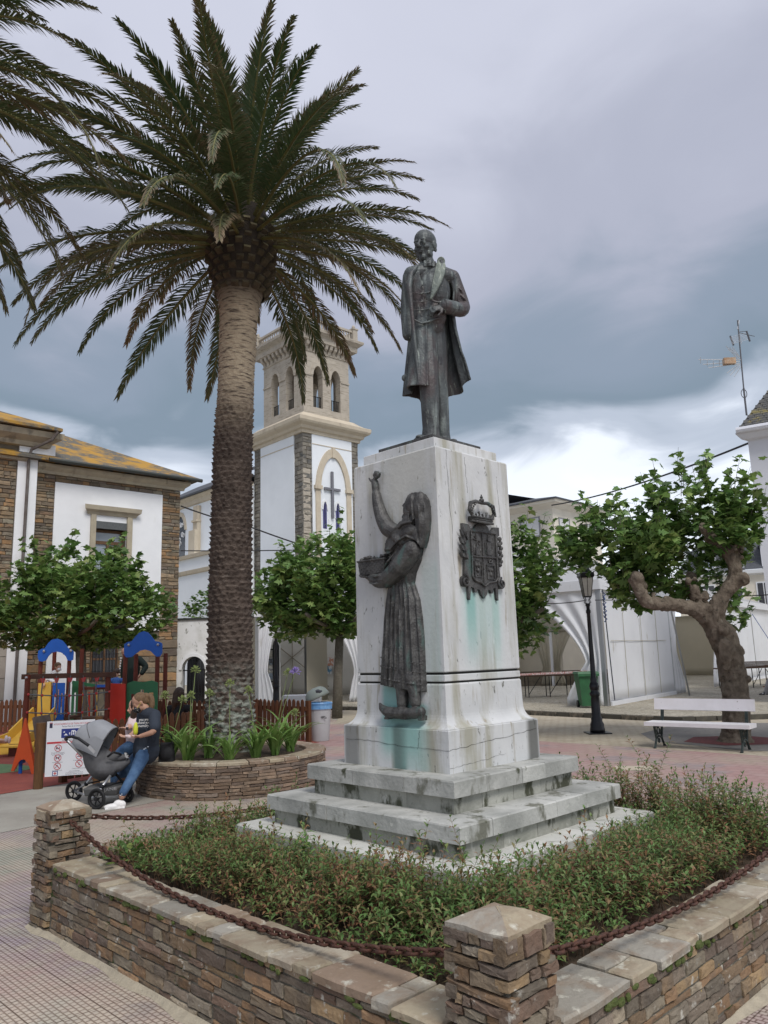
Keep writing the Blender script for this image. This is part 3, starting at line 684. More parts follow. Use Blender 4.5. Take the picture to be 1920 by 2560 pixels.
# ---------------- soil and shrubs ----------------
random.seed(33)
sheet('bed_soil', [(.37,3.22),(2.85,5.70),(.37,8.18),(-2.11,5.70)], .40, m_soil, th=.39)
m_leaf = bpy.data.materials.new('shrub_leaf'); m_leaf.use_nodes = True
def leaf_mat(m, stops, nscale=1.6, mixn=.5, rough=.5, transl=.25, vlo=.75, vhi=1.25):
    m.use_nodes = True
    t = m.node_tree; n = t.nodes; l = t.links; b = n['Principled BSDF']; b.inputs['Roughness'].default_value = rough; b.inputs['Specular IOR Level'].default_value = .35
    g = n.new('ShaderNodeNewGeometry'); q = n.new('ShaderNodeTexNoise'); q.inputs['Scale'].default_value = nscale; q.inputs['Detail'].default_value = 3; l.new(g.outputs['Position'], q.inputs['Vector'])
    mr = n.new('ShaderNodeMapRange'); mr.inputs[1].default_value = .3; mr.inputs[2].default_value = .7; l.new(q.outputs[0], mr.inputs[0])
    a = n.new('ShaderNodeMath'); a.operation = 'MULTIPLY'; a.inputs[1].default_value = 1-mixn; l.new(mr.outputs[0], a.inputs[0])
    c = n.new('ShaderNodeMath'); c.operation = 'MULTIPLY_ADD'; c.inputs[1].default_value = mixn; l.new(g.outputs['Random Per Island'], c.inputs[0]); l.new(a.outputs[0], c.inputs[2])
    r = n.new('ShaderNodeValToRGB'); els = r.color_ramp.elements; els[0].position = stops[0][0]; els[0].color = (*stops[0][1], 1); els[1].position = stops[-1][0]; els[1].color = (*stops[-1][1], 1)
    for p, cc in stops[1:-1]: e_ = els.new(p); e_.color = (*cc, 1)
    l.new(c.outputs[0], r.inputs[0])
    f = n.new('ShaderNodeMath'); f.operation = 'MULTIPLY'; f.inputs[1].default_value = 13.7; l.new(g.outputs['Random Per Island'], f.inputs[0]); f2 = n.new('ShaderNodeMath'); f2.operation = 'FRACT'; l.new(f.outputs[0], f2.inputs[0])
    mv = n.new('ShaderNodeMapRange'); mv.inputs[3].default_value = vlo; mv.inputs[4].default_value = vhi; l.new(f2.outputs[0], mv.inputs[0])
    hs = n.new('ShaderNodeHueSaturation'); l.new(mv.outputs[0], hs.inputs['Value']); l.new(r.outputs[0], hs.inputs['Color']); l.new(hs.outputs[0], b.inputs['Base Color'])
    if transl:
        tr = n.new('ShaderNodeBsdfTranslucent'); l.new(hs.outputs[0], tr.inputs[0]); ms = n.new('ShaderNodeMixShader'); ms.inputs[0].default_value = transl
        l.new(b.outputs[0], ms.inputs[1]); l.new(tr.outputs[0], ms.inputs[2]); l.new(ms.outputs[0], n['Material Output'].inputs[0])
    return m
leaf_mat(m_leaf, [(0.0,(.09,.19,.05)),(.42,(.145,.24,.075)),(.55,(.21,.25,.09)),(.65,(.25,.19,.09)),(.78,(.28,.14,.075)),(1.0,(.35,.20,.12))], 1.5, .6, transl=.32)
m_stem = mat('shrub_stem', (.16,.085,.055), .8, (.10,.07,.04), 20)
def shrubs():
    V = []; F = []; SV = []; SF = []
    R = RNG; cnt = 0; tries = 0
    def leaf(p, d, ln, w, up):
        d = d/np.linalg.norm(d); s_ = np.cross(d, up); s_ /= (np.linalg.norm(s_)+1e-9); k = len(V); nrm = np.cross(s_, d)
        mid = p+d*ln*.45-np.array([0,0,.10])*ln*0; tip = p+d*ln-np.array([0,0,ln*.25])
        V.extend([p, mid+s_*w+nrm*w*.35, tip, mid-s_*w+nrm*w*.35, mid]); F.extend([(k,k+1,k+4),(k+1,k+2,k+4),(k,k+4,k+3),(k+4,k+2,k+3)])
    while cnt < 3500 and tries < 30000:
        tries += 1
        x = R.uniform(-2.1,2.9); y = R.uniform(3.2,8.2)
        dd = abs(x-.37)+abs(y-5.70); ds = abs(x-.372)+abs(y-5.85)
        if dd > 2.44 or ds < 1.53: continue
        front = max(0, min(1, (5.0-y)/1.4))
        if y > 6.8 and R.random() < .55: continue
        cnt += 1
        n_ = noise.noise(Vector((x*1.3, y*1.3, 0)))
        h = (.265-.05*front+.09*max(0, (x-1.2))*.6-.05*max(0,min(1,(.2-x))))*(1+.85*n_)*R.uniform(.55,1.2)
        edge = max(0, min(1, (2.44-dd)/.22)); h *= .45+.55*edge
        if R.random() < .06: h *= 1.5
        if ds < 1.80 : h = min(h, .20)*R.uniform(.5, 1.05)
        h = max(h, .06)
        base = np.array([x, y, .40]); lean = R.normal(0, .42, 2); 
        # lean outwards over the coping a little
        top = base+np.array([lean[0]*h, lean[1]*h, h])
        nn = max(4, int(h/.028)); 
        k = len(SV); rs = .0022
        for q_, (pp, r_) in enumerate(((base, rs), (top, rs*.5))):
            for a in range(3): SV.append(pp+np.array([math.cos(a*2.09)*r_, math.sin(a*2.09)*r_, 0]))
        SF.extend([(k+a, k+(a+1) % 3, k+3+(a+1) % 3, k+3+a) for a in range(3)])
        rot = R.uniform(0, 6.28); start = .25
        for i in range(nn):
            f = start+(1-start)*(i+1)/nn; p = base+(top-base)*f
            for sgn in (0, PI):
                a = rot+sgn+(PI/2)*(i % 2)+R.normal(0,.25); el = R.uniform(.05,.75)+(.6 if i > nn-3 else 0)
                d = np.array([math.cos(a)*math.cos(el), math.sin(a)*math.cos(el), math.sin(el)])
                ln = R.uniform(.038,.066)*(1.0 if i < nn-2 else .75); leaf(p, d, ln, ln*.17, np.array([0,0,1.]))
    me = np_mesh('shrub_leaves', np.array(V), np.array(F), m_leaf); o = link('shrub_bed', me)
    tag(o, 'dense low green and reddish brown shrubs filling the bed round the monument steps', 'shrubs', None, 'stuff')
    mb = MB().m(m_stem); mb.v = [tuple(p) for p in SV]; mb.f = SF; mb.mi = [0]*len(SF); s_ = mb.build('shrub_stems', o); s_['kind'] = 'stuff'
    print('leaf tris', len(F))
shrubs()
# broad ivy-like plant beside left pillar
m_ivy = leaf_mat(bpy.data.materials.new('broad_leaf'), [(0,(.05,.12,.025)),(.5,(.09,.18,.04)),(1,(.20,.24,.06))], 3, .6)
def broad(name, label, c, n, rad, size, seed):
    r = random.Random(seed); mb = MB().m(m_ivy)
    for i in range(n):
        a = r.uniform(0, 6.28); el = r.uniform(.1, 1.1); d = Vector((math.cos(a)*math.cos(el), math.sin(a)*math.cos(el), math.sin(el))); p = Vector(c)+d*rad*r.uniform(.3,1)
        l_ = size*r.uniform(.7,1.2); s_ = d.cross(UP).normalized(); dd = (d+Vector((0,0,-.4))).normalized(); pts = [p, p+dd*l_*.35+s_*l_*.33, p+dd*l_*.75+s_*l_*.25, p+dd*l_, p+dd*l_*.75-s_*l_*.25, p+dd*l_*.35-s_*l_*.33, p+dd*l_*.5+Vector((0,0,-.08*l_))]
        mb.add(pts, [(0,1,6),(1,2,6),(2,3,6),(3,4,6),(4,5,6),(5,0,6)])
    o = mb.build(name); o['kind'] = 'stuff'; return tag(o, label, 'plant')
broad('leafy_plant', 'bright broad leaved plant sprouting beside the left slate pillar', (-1.75,5.45,.42), 60, .17, .07, 4)
broad('leafy_plant', 'small broad leaved weed on the lowest marble slab at the left', (-.55,5.0,.585), 34, .09, .03, 5)

# ---------------- bronze statue ----------------
def rot_to(d, up=(0,0,1)):
    """matrix whose columns are x(right), y(forward=d), z(up)"""
    y = Vector(d).normalized(); x = y.cross(Vector(up)).normalized(); z = x.cross(y); return Matrix((x, y, z)).transposed()
def limb(mb, pts, rs, n=12, flat=1.0):
    """smooth capsule chain through pts"""
    P = []; Rr = []
    for i in range(len(pts)-1):
        a = Vector(pts[i]); b = Vector(pts[i+1])
        for k in range(5):
            f = k/5; P.append(a.lerp(b, f)); Rr.append(rs[i]*(1-f)+rs[i+1]*f)
    P.append(Vector(pts[-1])); Rr.append(rs[-1])
    for _ in range(2):
        P = [P[0]]+[(P[i-1]+P[i]*2+P[i+1])/4 for i in range(1, len(P)-1)]+[P[-1]]
    mb.tube(P, Rr, n); mb.sphere(P[0], Rr[0]*.99, n, 8); mb.sphere(P[-1], Rr[-1]*.99, n, 8)
def head(mb, c, fwd, s=1.0, up=(0,0,1), bald=True, eyes=True):
    """c centre of head, s scale (1 = 0.235 m tall)"""
    Rm = rot_to(fwd, up); c = Vector(c)
    def E(p, r, R2=None): mb.sphere(c+Rm @ (Vector(p)*s), tuple(q*s for q in r), 16, 12, Rm if R2 is None else Rm @ R2)
    E((0,-.016,.032), (.076,.097,.086)); E((0,.013,-.028), (.061,.066,.088)); E((0,.052,-.096), (.030,.026,.024)); E((0,.01,-.07), (.055,.062,.045))
    for sx in (-1, 1):
        E((sx*.028,.0735,.019), (.022,.011,.0075), Matrix.Rotation(sx*.14, 3, 'Y')); E((sx*.038,.056,-.034), (.021,.021,.018))
        E((sx*.030,.0705,-.004), (.0135,.0125,.0085)); E((sx*.030,.0765,.0045), (.0165,.008,.0028)); E((sx*.030,.0735,-.013), (.0155,.008,.0024))
        E((sx*.076,-.006,-.012), (.009,.021,.030), Matrix.Rotation(sx*.3, 3, 'Z')); E((sx*.012,.098,-.036), (.008,.010,.0075)); E((sx*.044,.018,-.072), (.014,.034,.026))
    mb.tube([c+Rm @ (Vector(p)*s) for p in ((0,.076,.016),(0,.092,-.006),(0,.112,-.030))], [.009*s,.009*s,.0125*s], 10); E((0,.108,-.033), (.0125,.012,.010))
    E((0,.088,-.060), (.024,.012,.005)); E((0,.086,-.0705), (.020,.012,.0058))
def hand(mb, wrist, d, n_, side=1, curl=.6, s=1.0):
    """palm + 4 fingers + thumb; d direction of the hand, n_ palm normal"""
    d = Vector(d).normalized(); n_ = Vector(n_); n_ = (n_-d*n_.dot(d)).normalized(); x = d.cross(n_).normalized()*side; w = Vector(wrist)
    Rm = Matrix((x, d, n_)).transposed(); mb.sphere(w+d*.045*s, (.040*s,.052*s,.016*s), 12, 8, Rm)
    for i, (ox, ln) in enumerate(((-.028,.062),(-.010,.074),(.009,.070),(.027,.054))):
        p0 = w+d*.075*s+x*ox*s; dd = (d*math.cos(curl*.5)+n_*math.sin(curl*.5)); p1 = p0+dd*ln*.5*s; dd = (d*math.cos(curl*1.5)+n_*math.sin(curl*1.5)); p2 = p1+dd*ln*.5*s
        mb.tube([w+d*.05*s+x*ox*.9*s, p0, p1, p2], [.009*s,.0095*s,.009*s,.007*s], 8); mb.sphere(p2, .007*s, 8, 6)
    p0 = w+d*.02*s-x*.025*s; p1 = p0+(d*.6-x*.8+n_*.25).normalized()*.04*s; p2 = p1+(d*.95-x*.2+n_*.5).normalized()*.032*s
    mb.tube([p0, p1, p2], [.013*s,.011*s,.008*s], 8); mb.sphere(p2, .008*s, 8, 6)
def shoe(mb, heel, toe, w=.045, h=.07):
    heel = Vector(heel); toe = Vector(toe); d = toe-heel; L_ = d.length; d.normalize(); x = d.cross(UP).normalized(); Rm = Matrix((x, d, UP)).transposed()
    mb.sphere(heel+d*.05+UP*h*.42, (w*.85,.06,h*.48), 12, 8, Rm); mb.sphere(heel+d*L_*.62+UP*h*.30, (w,L_*.42,h*.34), 12, 8, Rm); mb.sphere(heel+d*L_*.35+UP*h*.5, (w*.85,L_*.25,h*.5), 12, 8, Rm)
    mb.box(heel+d*L_*.5+UP*.009, (w*1.7, L_*.96, .018), Rm)
SX, SY, SZ = .40, 5.85, 3.345
st = thing('bronze_statue', 'bronze statue of a bald man in a long coat on top of the pedestal', 'statue', (SX, SY, 3.29), 0)
mb = MB().m(m_bronze_d).box((PC.x-SX, 0, .026), (.566,.566,.053), R45); mb.build('bronze_plate', st)
SB = MB(); S = SB; o_ = Vector((0, 0, SZ-3.29))
def T(x, y, z): return Vector((x, y, z))+o_
limb(S, [T(.050,.03,1.02), T(.058,.04,.85), T(.075,.045,.52), T(.085,.085,.07)], [.098,.096,.070,.060]); limb(S, [T(-.025,.0,1.02), T(-.028,-.015,.85), T(-.015,-.085,.52), T(-.015,-.055,.08)], [.104,.102,.078,.063])
S.tube([T(.085,.085,.14),T(.088,.083,.02)], [.060,.071], 14); S.tube([T(-.015,-.055,.16),T(-.018,-.055,.05)], [.064,.075], 14)
for (x0,y0,x1,y1,z0,z1) in ((-.08,-.08,-.05,.0,.50,.30),(.03,-.09,-.06,-.1,.42,.2),(.02,-.1,.03,-.1,.3,.12)): S.tube([T(x0,y0,z0),T((x0+x1)/2,(y0+y1)/2-.01,(z0+z1)/2),T(x1,y1,z1)], [.006,.012,.006], 6)
shoe(S, T(.03,-.01,.0), T(-.13,-.25,.0), .045, .085); shoe(S, T(.10,.13,0), T(.16,-.12,0), .045, .08)
# torso in waistcoat, facing left of the camera
fd = Vector((-.42,-.9,0)).normalized(); Rt = rot_to(fd)
for (x,y,z,a,b,c_) in ((.015,.0,1.0,.120,.095,.10),(.01,-.01,1.10,.148,.118,.16),(.025,-.005,1.30,.175,.125,.20),(.05,.01,1.42,.20,.11,.10)): S.sphere(T(x,y,z), (a,b,c_), 20, 14, Rt)
limb(S, [T(-.12,-.05,1.455), T(.05,.01,1.505), T(.215,.055,1.46)], [.062,.075,.070])
limb(S, [T(.045,.0,1.46), T(.01,-.015,1.60)], [.068,.055])
head(S, T(.0,-.03,1.712), (-.50,-.86,-.16), 1.16)
# side hair, collar, cravat
Rh = rot_to((-.50,-.86,-.18))
for sx in (-1, 1):
    for (py,pz,r) in ((-.02,.03,.020),(-.045,.012,.024),(-.02,-.0,.016),(-.06,-.025,.024),(-.045,.045,.020),(.005,.02,.012),(.0,-.045,.012)): S.sphere(T(.0,-.03,1.705)+Rh @ Vector((sx*.072*(1-abs(py)*2), py, pz)), (r*.55,r,r), 8, 6, Rh)
for i in range(9):
    a = -2.3+i*.575; S.tube([T(.022,-.01,1.500)+Rt @ Vector((math.sin(a)*.066,math.cos(a)*.066,.0)), T(.022,-.01,1.552)+Rt @ Vector((math.sin(a)*.070,math.cos(a)*.070,0))], [.022,.016], 7)
S.sphere(T(-.004,-.078,1.522), (.046,.012,.013), 12, 8, Rt)
# coat shell
def coat():
    ZR = [1.485,1.44,1.38,1.30,1.20,1.10,1.0,.90,.80,.70,.60,.52,.46]
    n = 72; V = []; F = []; th = .016; t0, t1 = math.radians(-18), math.radians(-292)
    rows = len(ZR)
    for i, z in enumerate(ZR):
        f = (1.485-z)/1.03
        rx = [.205,.222,.220,.208,.190,.176,.178,.190,.202,.214,.226,.236,.244][i]; ry = [.10,.135,.150,.155,.150,.148,.155,.168,.182,.196,.210,.222,.232][i]
        opening = max(0, (1.3-z))*14
        for k in range(n+1):
            s_ = k/n; a0 = t0-math.radians(max(0, .35-f)*20); a1 = t1+math.radians(40*max(0,1.25-z)); a = a0+(a1-a0)*s_
            if z > 1.3: a1 = t1-math.radians(40*(z-1.3)/.18)
            a = a0+(a1-a0)*s_
            fold = (.003+.022*f**1.3)*(math.sin(a*6.5+1.2)+.6*math.sin(a*11+.4+z*2))*min(1, 8*s_*(1-s_)+.4)
            zz_ = z
            if i >= rows-4:
                lift = .17*max(0, min(1, (s_-.72)/.25)); zz_ = z+lift*(f-.6)*1.6
            for w_ in (0, th):
                r_ = 1+0; V.append(T(.030+(rx+fold-w_)*math.sin(a)+.012*f+.05*f*f*max(0,math.sin(a)), .015-(ry+fold-w_)*math.cos(a), zz_+(.012*math.sin(a*5) if i == rows-1 else 0)))
    m2 = 2*(n+1)
    for i in range(rows-1):
        for k in range(n):
            a = i*m2+2*k; F += [(a, a+2, a+m2+2, a+m2), (a+1, a+m2+1, a+m2+3, a+3)]
        F += [(i*m2, i*m2+m2, i*m2+m2+1, i*m2+1), (i*m2+2*n, i*m2+2*n+1, i*m2+m2+2*n+1, i*m2+m2+2*n)]
    for k in range(n): F += [(2*k, 2*k+1, 2*k+3, 2*k+2), ((rows-1)*m2+2*k, (rows-1)*m2+2*k+2, (rows-1)*m2+2*k+3, (rows-1)*m2+2*k+1)]
    S.add(V, F)
coat()
# lapels, thrown-back edge, waistcoat edge and buttons
def strap(pts, w, t=.010):
    pts = [Vector(p) for p in pts]
    for a, b in zip(pts[:-1], pts[1:]): S.bar(a, b, w, t, up=(b-a).cross(Vector((1,0,0))))
LPR = [T(.115,-.085,1.545), T(.115,-.125,1.46), T(.085,-.150,1.36), T(.045,-.165,1.26), T(.02,-.165,1.17)]
LPL = [T(-.075,-.085,1.50), T(-.125,-.12,1.42), T(-.145,-.135,1.30), T(-.135,-.14,1.15), T(-.125,-.145,.95), T(-.11,-.15,.70), T(-.10,-.16,.50)]
lp_ = MB(); m_bronze_l = mat('pale_patina_bronze', (.19,.215,.185), .6, (.11,.13,.125), 6, lo=.4, hi=.65, metal=.15, bump=.6, bscale=60, stain=[(18,.55,.68,(.33,.36,.31),(2.4,2.4,.3))])
_lw = [.050,.078,.088,.072,.040,.014]; _lp = [T(.125,-.055,1.565), T(.120,-.105,1.50), T(.105,-.150,1.41), T(.075,-.170,1.31), T(.045,-.176,1.225), T(.022,-.174,1.165)]
_pv = []; _no = Vector((-.25,-.93,.12)).normalized()
for _a, _w in zip(_lp, _lw):
    _t = Vector((-.3,0,-1)).normalized(); _s = _t.cross(_no).normalized()
    for _q in (-1, -.35, .35, 1):
        for _k in (0, 1): _pv.append(_a+_s*_w*.5*_q+_no*(.010-.020*_k+(.006 if abs(_q) < .5 else 0)))
_fc = []
for _i in range(5):
    for _j in range(3):
        _b0 = _i*8+_j*2; _fc += [(_b0, _b0+2, _b0+10, _b0+8), (_b0+1, _b0+9, _b0+11, _b0+3)]
    _fc += [(_i*8, _i*8+8, _i*8+9, _i*8+1), (_i*8+6, _i*8+7, _i*8+15, _i*8+14)]
_fc += [(0,1,3,2),(2,3,5,4),(4,5,7,6),(40,42,43,41),(42,44,45,43),(44,46,47,45)]
lp_.add(_pv, _fc); lp_.tube([T(.122,-.085,1.545), T(.135,-.03,1.565), T(.125,.05,1.55)], [.034,.028,.016], 10); S.tube([p+Vector((.012,.012,0)) for p in LPR], [.022,.030,.034,.026,.010], 8); S.tube(LPL, [.018,.024,.024,.018,.014,.013,.012], 8)
S.tube([T(.02,-.165,1.17), T(.06,-.17,1.145), T(.13,-.15,1.15), T(.19,-.10,1.17)], [.010,.010,.012,.012], 8)
S.tube([T(-.115,-.13,1.02), T(-.06,-.135,.985), T(.0,-.13,1.0), T(.07,-.12,1.03), T(.12,-.09,1.05)], [.008,.010,.010,.009,.007], 7)
for i in range(5): S.sphere(T(-.055+.004*i,-.137,1.05+.065*i), (.009,.008,.009), 8, 6)
for z in (1.10,1.17,1.24): S.tube([T(-.12,-.125,z+.01), T(-.05,-.14,z-.005), T(.02,-.13,z+.012)], [.004,.006,.004], 6)
# his left arm bent to the waist with hand; right arm hanging inside the coat
limb(S, [T(.215,.045,1.455), T(.300,.050,1.20), T(.275,-.03,1.135), T(.135,-.135,1.125)], [.072,.062,.060,.056]); S.tube([T(.165,-.115,1.125),T(.115,-.145,1.120)], [.058,.062], 14)
hand(S, T(.115,-.145,1.115), (-.85,-.30,-.28), (-.1,.8,-.5), -1, 1.0, 1.0)
limb(S, [T(-.125,-.035,1.44), T(-.165,.02,1.18), T(-.16,.0,.95)], [.066,.055,.05])
for (x,y,z,x2,y2,z2) in ((.28,-.02,1.27,.33,.0,1.20),(.25,-.03,1.22,.33,-.02,1.15),(.2,-.10,1.17,.28,-.07,1.11),(.26,-.01,1.35,.30,.0,1.28)): S.tube([T(x,y,z),T((x+x2)/2,(y+y2)/2-.02,(z+z2)/2),T(x2,y2,z2)], [.005,.010,.005], 6)
S.sphere(T(-.205,.04,.60), (.022,.022,.028), 10, 8); S.tube([T(-.2,.04,.60),T(-.17,.06,.66)], .015, 8)
remesh(S, 'cast_figure', m_bronze, .0046, st, smooth_it=1, fac=.35); remesh(lp_, 'lapel', m_bronze_l, .005, st, smooth_it=1, fac=.35)

# ---------------- bronze relief of a woman with a basket ----------------
rl = thing('bronze_relief', 'bronze relief of a woman with raised arm and basket on the left pedestal face', 'relief', fL(.36,1.3,0), 0)
X = MB()
def E2(u, z, w, ru, rz_, rw, tilt=0.0):
    Rm = Matrix((aL, nL, UP)).transposed(); Rm = Rm @ Matrix.Rotation(-tilt, 3, 'Y'); X.sphere(fL(u, z, w), (ru, rw, rz_), 18, 12, Rm)
def lim2(pts, rs): limb(X, [fL(*p) for p in pts], rs)
def hf(rows, depth, pleat=0.0, freq=9, n=60):
    """relief height field; rows = (z, uLeft(small), uRight(big))"""
    V = []; F = []
    for i, (z, ua, ub, zsh) in enumerate(rows):
        for k in range(n+1):
            s_ = k/n; e_ = max(0, 1-abs(2*s_-1)**2.6)**.5; fz = i/(len(rows)-1)
            w = depth*e_*(.75+.35*fz)+pleat*min(1, fz*2+.3)*e_*(math.sin(s_*freq*6.28+.8*math.sin(z*9))+.6*math.sin(s_*freq*14.9+1+1.5*math.sin(z*5))+.7*noise.noise(Vector((s_*14,z*3,2))))
            V.append(fL(ua+(ub-ua)*s_, z+zsh*s_, w+.002))
    b0 = len(V)
    for i, (z, ua, ub, zsh) in enumerate(rows):
        for k in range(n+1): V.append(fL(ua+(ub-ua)*k/n, z+zsh*k/n, -.006))
    m2 = n+1; R_ = len(rows)
    for i in range(R_-1):
        for k in range(n):
            a = i*m2+k; F += [(a, a+1, a+m2+1, a+m2), (b0+a, b0+a+m2, b0+a+m2+1, b0+a+1)]
        for k in (0, n): a = i*m2+k; F.append((a, a+m2, b0+a+m2, b0+a))
    for i in (0, R_-1):
        for k in range(n): a = i*m2+k; F.append((a, b0+a, b0+a+1, a+1))
    X.add(V, F)
sk = []
for (z, ua, ub) in ((2.27,.245,.47),(2.22,.225,.495),(2.13,.19,.515),(2.0,.172,.54),(1.86,.163,.558),(1.74,.162,.572),(1.62,.162,.583),(1.50,.158,.592)): sk.append((z, ua, ub, .055*(2.27-z)/.77))
hf(sk, .074, .0125, 8)
for zt in (1.735, 1.675, 1.595):
    X.tube([fL(.17+.405*i/20, zt-.045+.055*i/20, .008+.082*max(0,1-abs(2*i/20-1)**2.6)**.5+.012) for i in range(21)], .0035, 5)
hf([(2.25,.235,.46,0),(2.32,.215,.455,.0),(2.40,.165,.455,.0),(2.47,.145,.455,.0),(2.55,.14,.45,.0),(2.62,.16,.42,.0),(2.67,.19,.33,0)], .075, .002, 5)
# shawl
X.prism([(.455,2.49),(.445,2.55),(.33,2.655),(.29,2.69),(.2,2.67),(.14,2.62),(.12,2.50),(.15,2.54),(.21,2.562),(.27,2.55),(.34,2.51),(.41,2.465)], KL, aL, UP, nL, .0, .082)
E2(.22,2.60,.06,.09,.045,.045,-.2); E2(.33,2.57,.055,.09,.04,.045,.6)
X.tube([fL(.45,2.505,.08), fL(.38,2.50,.095), fL(.30,2.55,.10), fL(.22,2.572,.10), fL(.14,2.535,.07)], .009, 6); X.tube([fL(.44,2.56,.075), fL(.36,2.62,.095), fL(.29,2.69,.07)], .008, 6); X.tube([fL(.30,2.64,.095), fL(.25,2.665,.10), fL(.17,2.67,.08)], .010, 6)
# near arm: puffed sleeve, forearm, hand under the basket
lim2([(.20,2.47,.06),(.30,2.36,.085),(.44,2.285,.085)], [.072,.072,.060]); lim2([(.44,2.285,.085),(.53,2.285,.075),(.60,2.31,.06)], [.060,.054,.040]); lim2([(.60,2.31,.06),(.67,2.33,.05)], [.027,.020])
for (a,b,c_,d) in ((.25,2.44,.40,2.33),(.21,2.42,.36,2.29),(.30,2.47,.43,2.36),(.42,2.32,.56,2.32),(.44,2.26,.58,2.275)): X.tube([fL(a,b,.12),fL((a+c_)/2,(b+d)/2-.01,.142),fL(c_,d,.125)], [.004,.009,.004], 6)
for i in range(4): X.tube([fL(.655,2.325+.001*i,.04+.018*i), fL(.69,2.33,.045+.018*i), fL(.715,2.342,.045+.016*i)], [.009,.008,.006], 7)
# raised arm and hand with a flower
lim2([(.37,2.62,.04),(.44,2.66,.05),(.50,2.745,.05),(.545,2.86,.045),(.565,2.94,.04)], [.062,.062,.052,.043,.034]); lim2([(.565,2.93,.04),(.57,3.0,.04),(.575,3.03,.04)], [.026,.030,.028])
for (u,z,ue,ze) in ((.585,3.03,.632,3.075),(.59,3.03,.60,3.06),(.575,3.04,.575,3.07),(.56,3.04,.55,3.065)): X.tube([fL(u,z,.045), fL((u+ue)/2,(z+ze)/2,.055), fL(ue,ze,.045)], [.010,.009,.006], 7)
for (u,z,r) in ((.54,3.09,.022),(.565,3.085,.016),(.525,3.07,.016),(.545,3.065,.018),(.51,3.08,.010),(.555,3.105,.012)): E2(u,z,.05,r,r,r)
X.tube([fL(.52,3.07,.05),fL(.50,3.085,.06),fL(.49,3.095,.05)], [.007,.006,.003], 6)
# neck, head in profile looking up, headscarf
E2(.235,2.68,.045,.06,.06,.045); E2(.185,2.80,.04,.075,.085,.055,-.1); E2(.235,2.76,.045,.042,.06,.04,-.2)
X.prism([(.15,2.86),(.175,2.885),(.205,2.878),(.225,2.868),(.235,2.85),(.256,2.826),(.283,2.803),(.268,2.790),(.266,2.782),(.276,2.772),(.270,2.765),(.276,2.756),(.270,2.745),(.289,2.727),(.286,2.712),(.262,2.700),(.24,2.68),(.15,2.69)], KL, aL, UP, nL, .0, .062)
E2(.222,2.815,.062,.014,.008,.010,-.5); E2(.168,2.775,.072,.012,.018,.012)
for i in range(7): E2(.205,2.79-.016*i,.080,.008,.008,.007)
X.prism([(.14,2.88),(.10,2.865),(.068,2.82),(.058,2.76),(.056,2.68),(.068,2.60),(.09,2.53),(.115,2.478),(.14,2.55),(.15,2.64),(.165,2.74),(.185,2.82),(.18,2.875)], KL, aL, UP, nL, .0, .07)
E2(.115,2.78,.055,.05,.10,.045,.1); E2(.10,2.65,.05,.04,.10,.04,.15)
X.tube([fL(.18,2.88,.06), fL(.165,2.83,.09), fL(.16,2.76,.092), fL(.15,2.68,.09)], [.007,.010,.010,.006], 6); X.tube([fL(.11,2.83,.09), fL(.09,2.74,.094), fL(.095,2.64,.088), fL(.115,2.53,.07)], [.004,.009,.009,.004], 6)
# legs and clogs
lim2([(.355,1.60,.05),(.352,1.42,.05)], [.048,.040]); lim2([(.262,1.60,.045),(.232,1.43,.045)], [.046,.038])
lim2([(.30,1.365,.07),(.38,1.36,.08),(.47,1.365,.08),(.53,1.39,.075),(.555,1.418,.07)], [.036,.040,.038,.026,.010]); lim2([(.165,1.375,.07),(.22,1.365,.07),(.30,1.36,.065)], [.036,.040,.034])
X.prism([(.28,1.335),(.29,1.32),(.34,1.32),(.345,1.335)], KL, aL, UP, nL, .03, .09); X.prism([(.45,1.33),(.46,1.315),(.50,1.315),(.50,1.33)], KL, aL, UP, nL, .03, .09); X.prism([(.14,1.35),(.145,1.318),(.18,1.318),(.19,1.35)], KL, aL, UP, nL, .03, .085)
# embroidery lines on bodice
for i in range(4): X.tube([fL(.33+.02*i,2.44-.02*i,.085), fL(.38,2.40-.02*i,.098), fL(.42,2.43-.02*i,.085)], [.003,.005,.003], 5)
remesh(X, 'cast_woman', m_bronze_d, .0042, rl, smooth_it=1, world=True)
bk = MB().m(m_bronze_d)
bk.prism([(.475,2.345),(.725,2.340),(.745,2.445),(.462,2.440)], KL, aL, UP, nL, .0, .075); bk.build('basket', rl, world=True)
bas = [o for o in rl.children][-1]
for r_ in range(6):
    mb = MB().m(m_bronze_d)
    for c_ in range(13):
        if (r_+c_) % 2: continue
        f = (r_+.5)/6; z = 2.345+.09*f; ua = .478-.012*f; ub = .722+.018*f; u = ua+(ub-ua)*(c_+.5)/13
        mb.box(fL(u, z, .077), (.0225, .007, .0125), Matrix((aL, nL, UP)).transposed())
    mb.build('weave', bas, world=True, kind='stuff')
mb = MB().m(m_bronze_d); mb.tube([fL(.458,2.442,.0), fL(.458,2.442,.08), fL(.60,2.444,.088), fL(.748,2.447,.08), fL(.748,2.447,.0)], .0065, 7); mb.build('rim', bas, world=True)
mb = MB().m(m_bronze_d)
for _ in range(26):
    u = random.uniform(.475,.73); mb.sphere(fL(u, 2.452+random.uniform(0,.022), random.uniform(.01,.07)), (random.uniform(.012,.024), random.uniform(.01,.016), random.uniform(.008,.015)), 8, 6, Matrix.Rotation(random.uniform(0,3),3,'Y'))
mb.build('fruit', bas, world=True, kind='stuff')

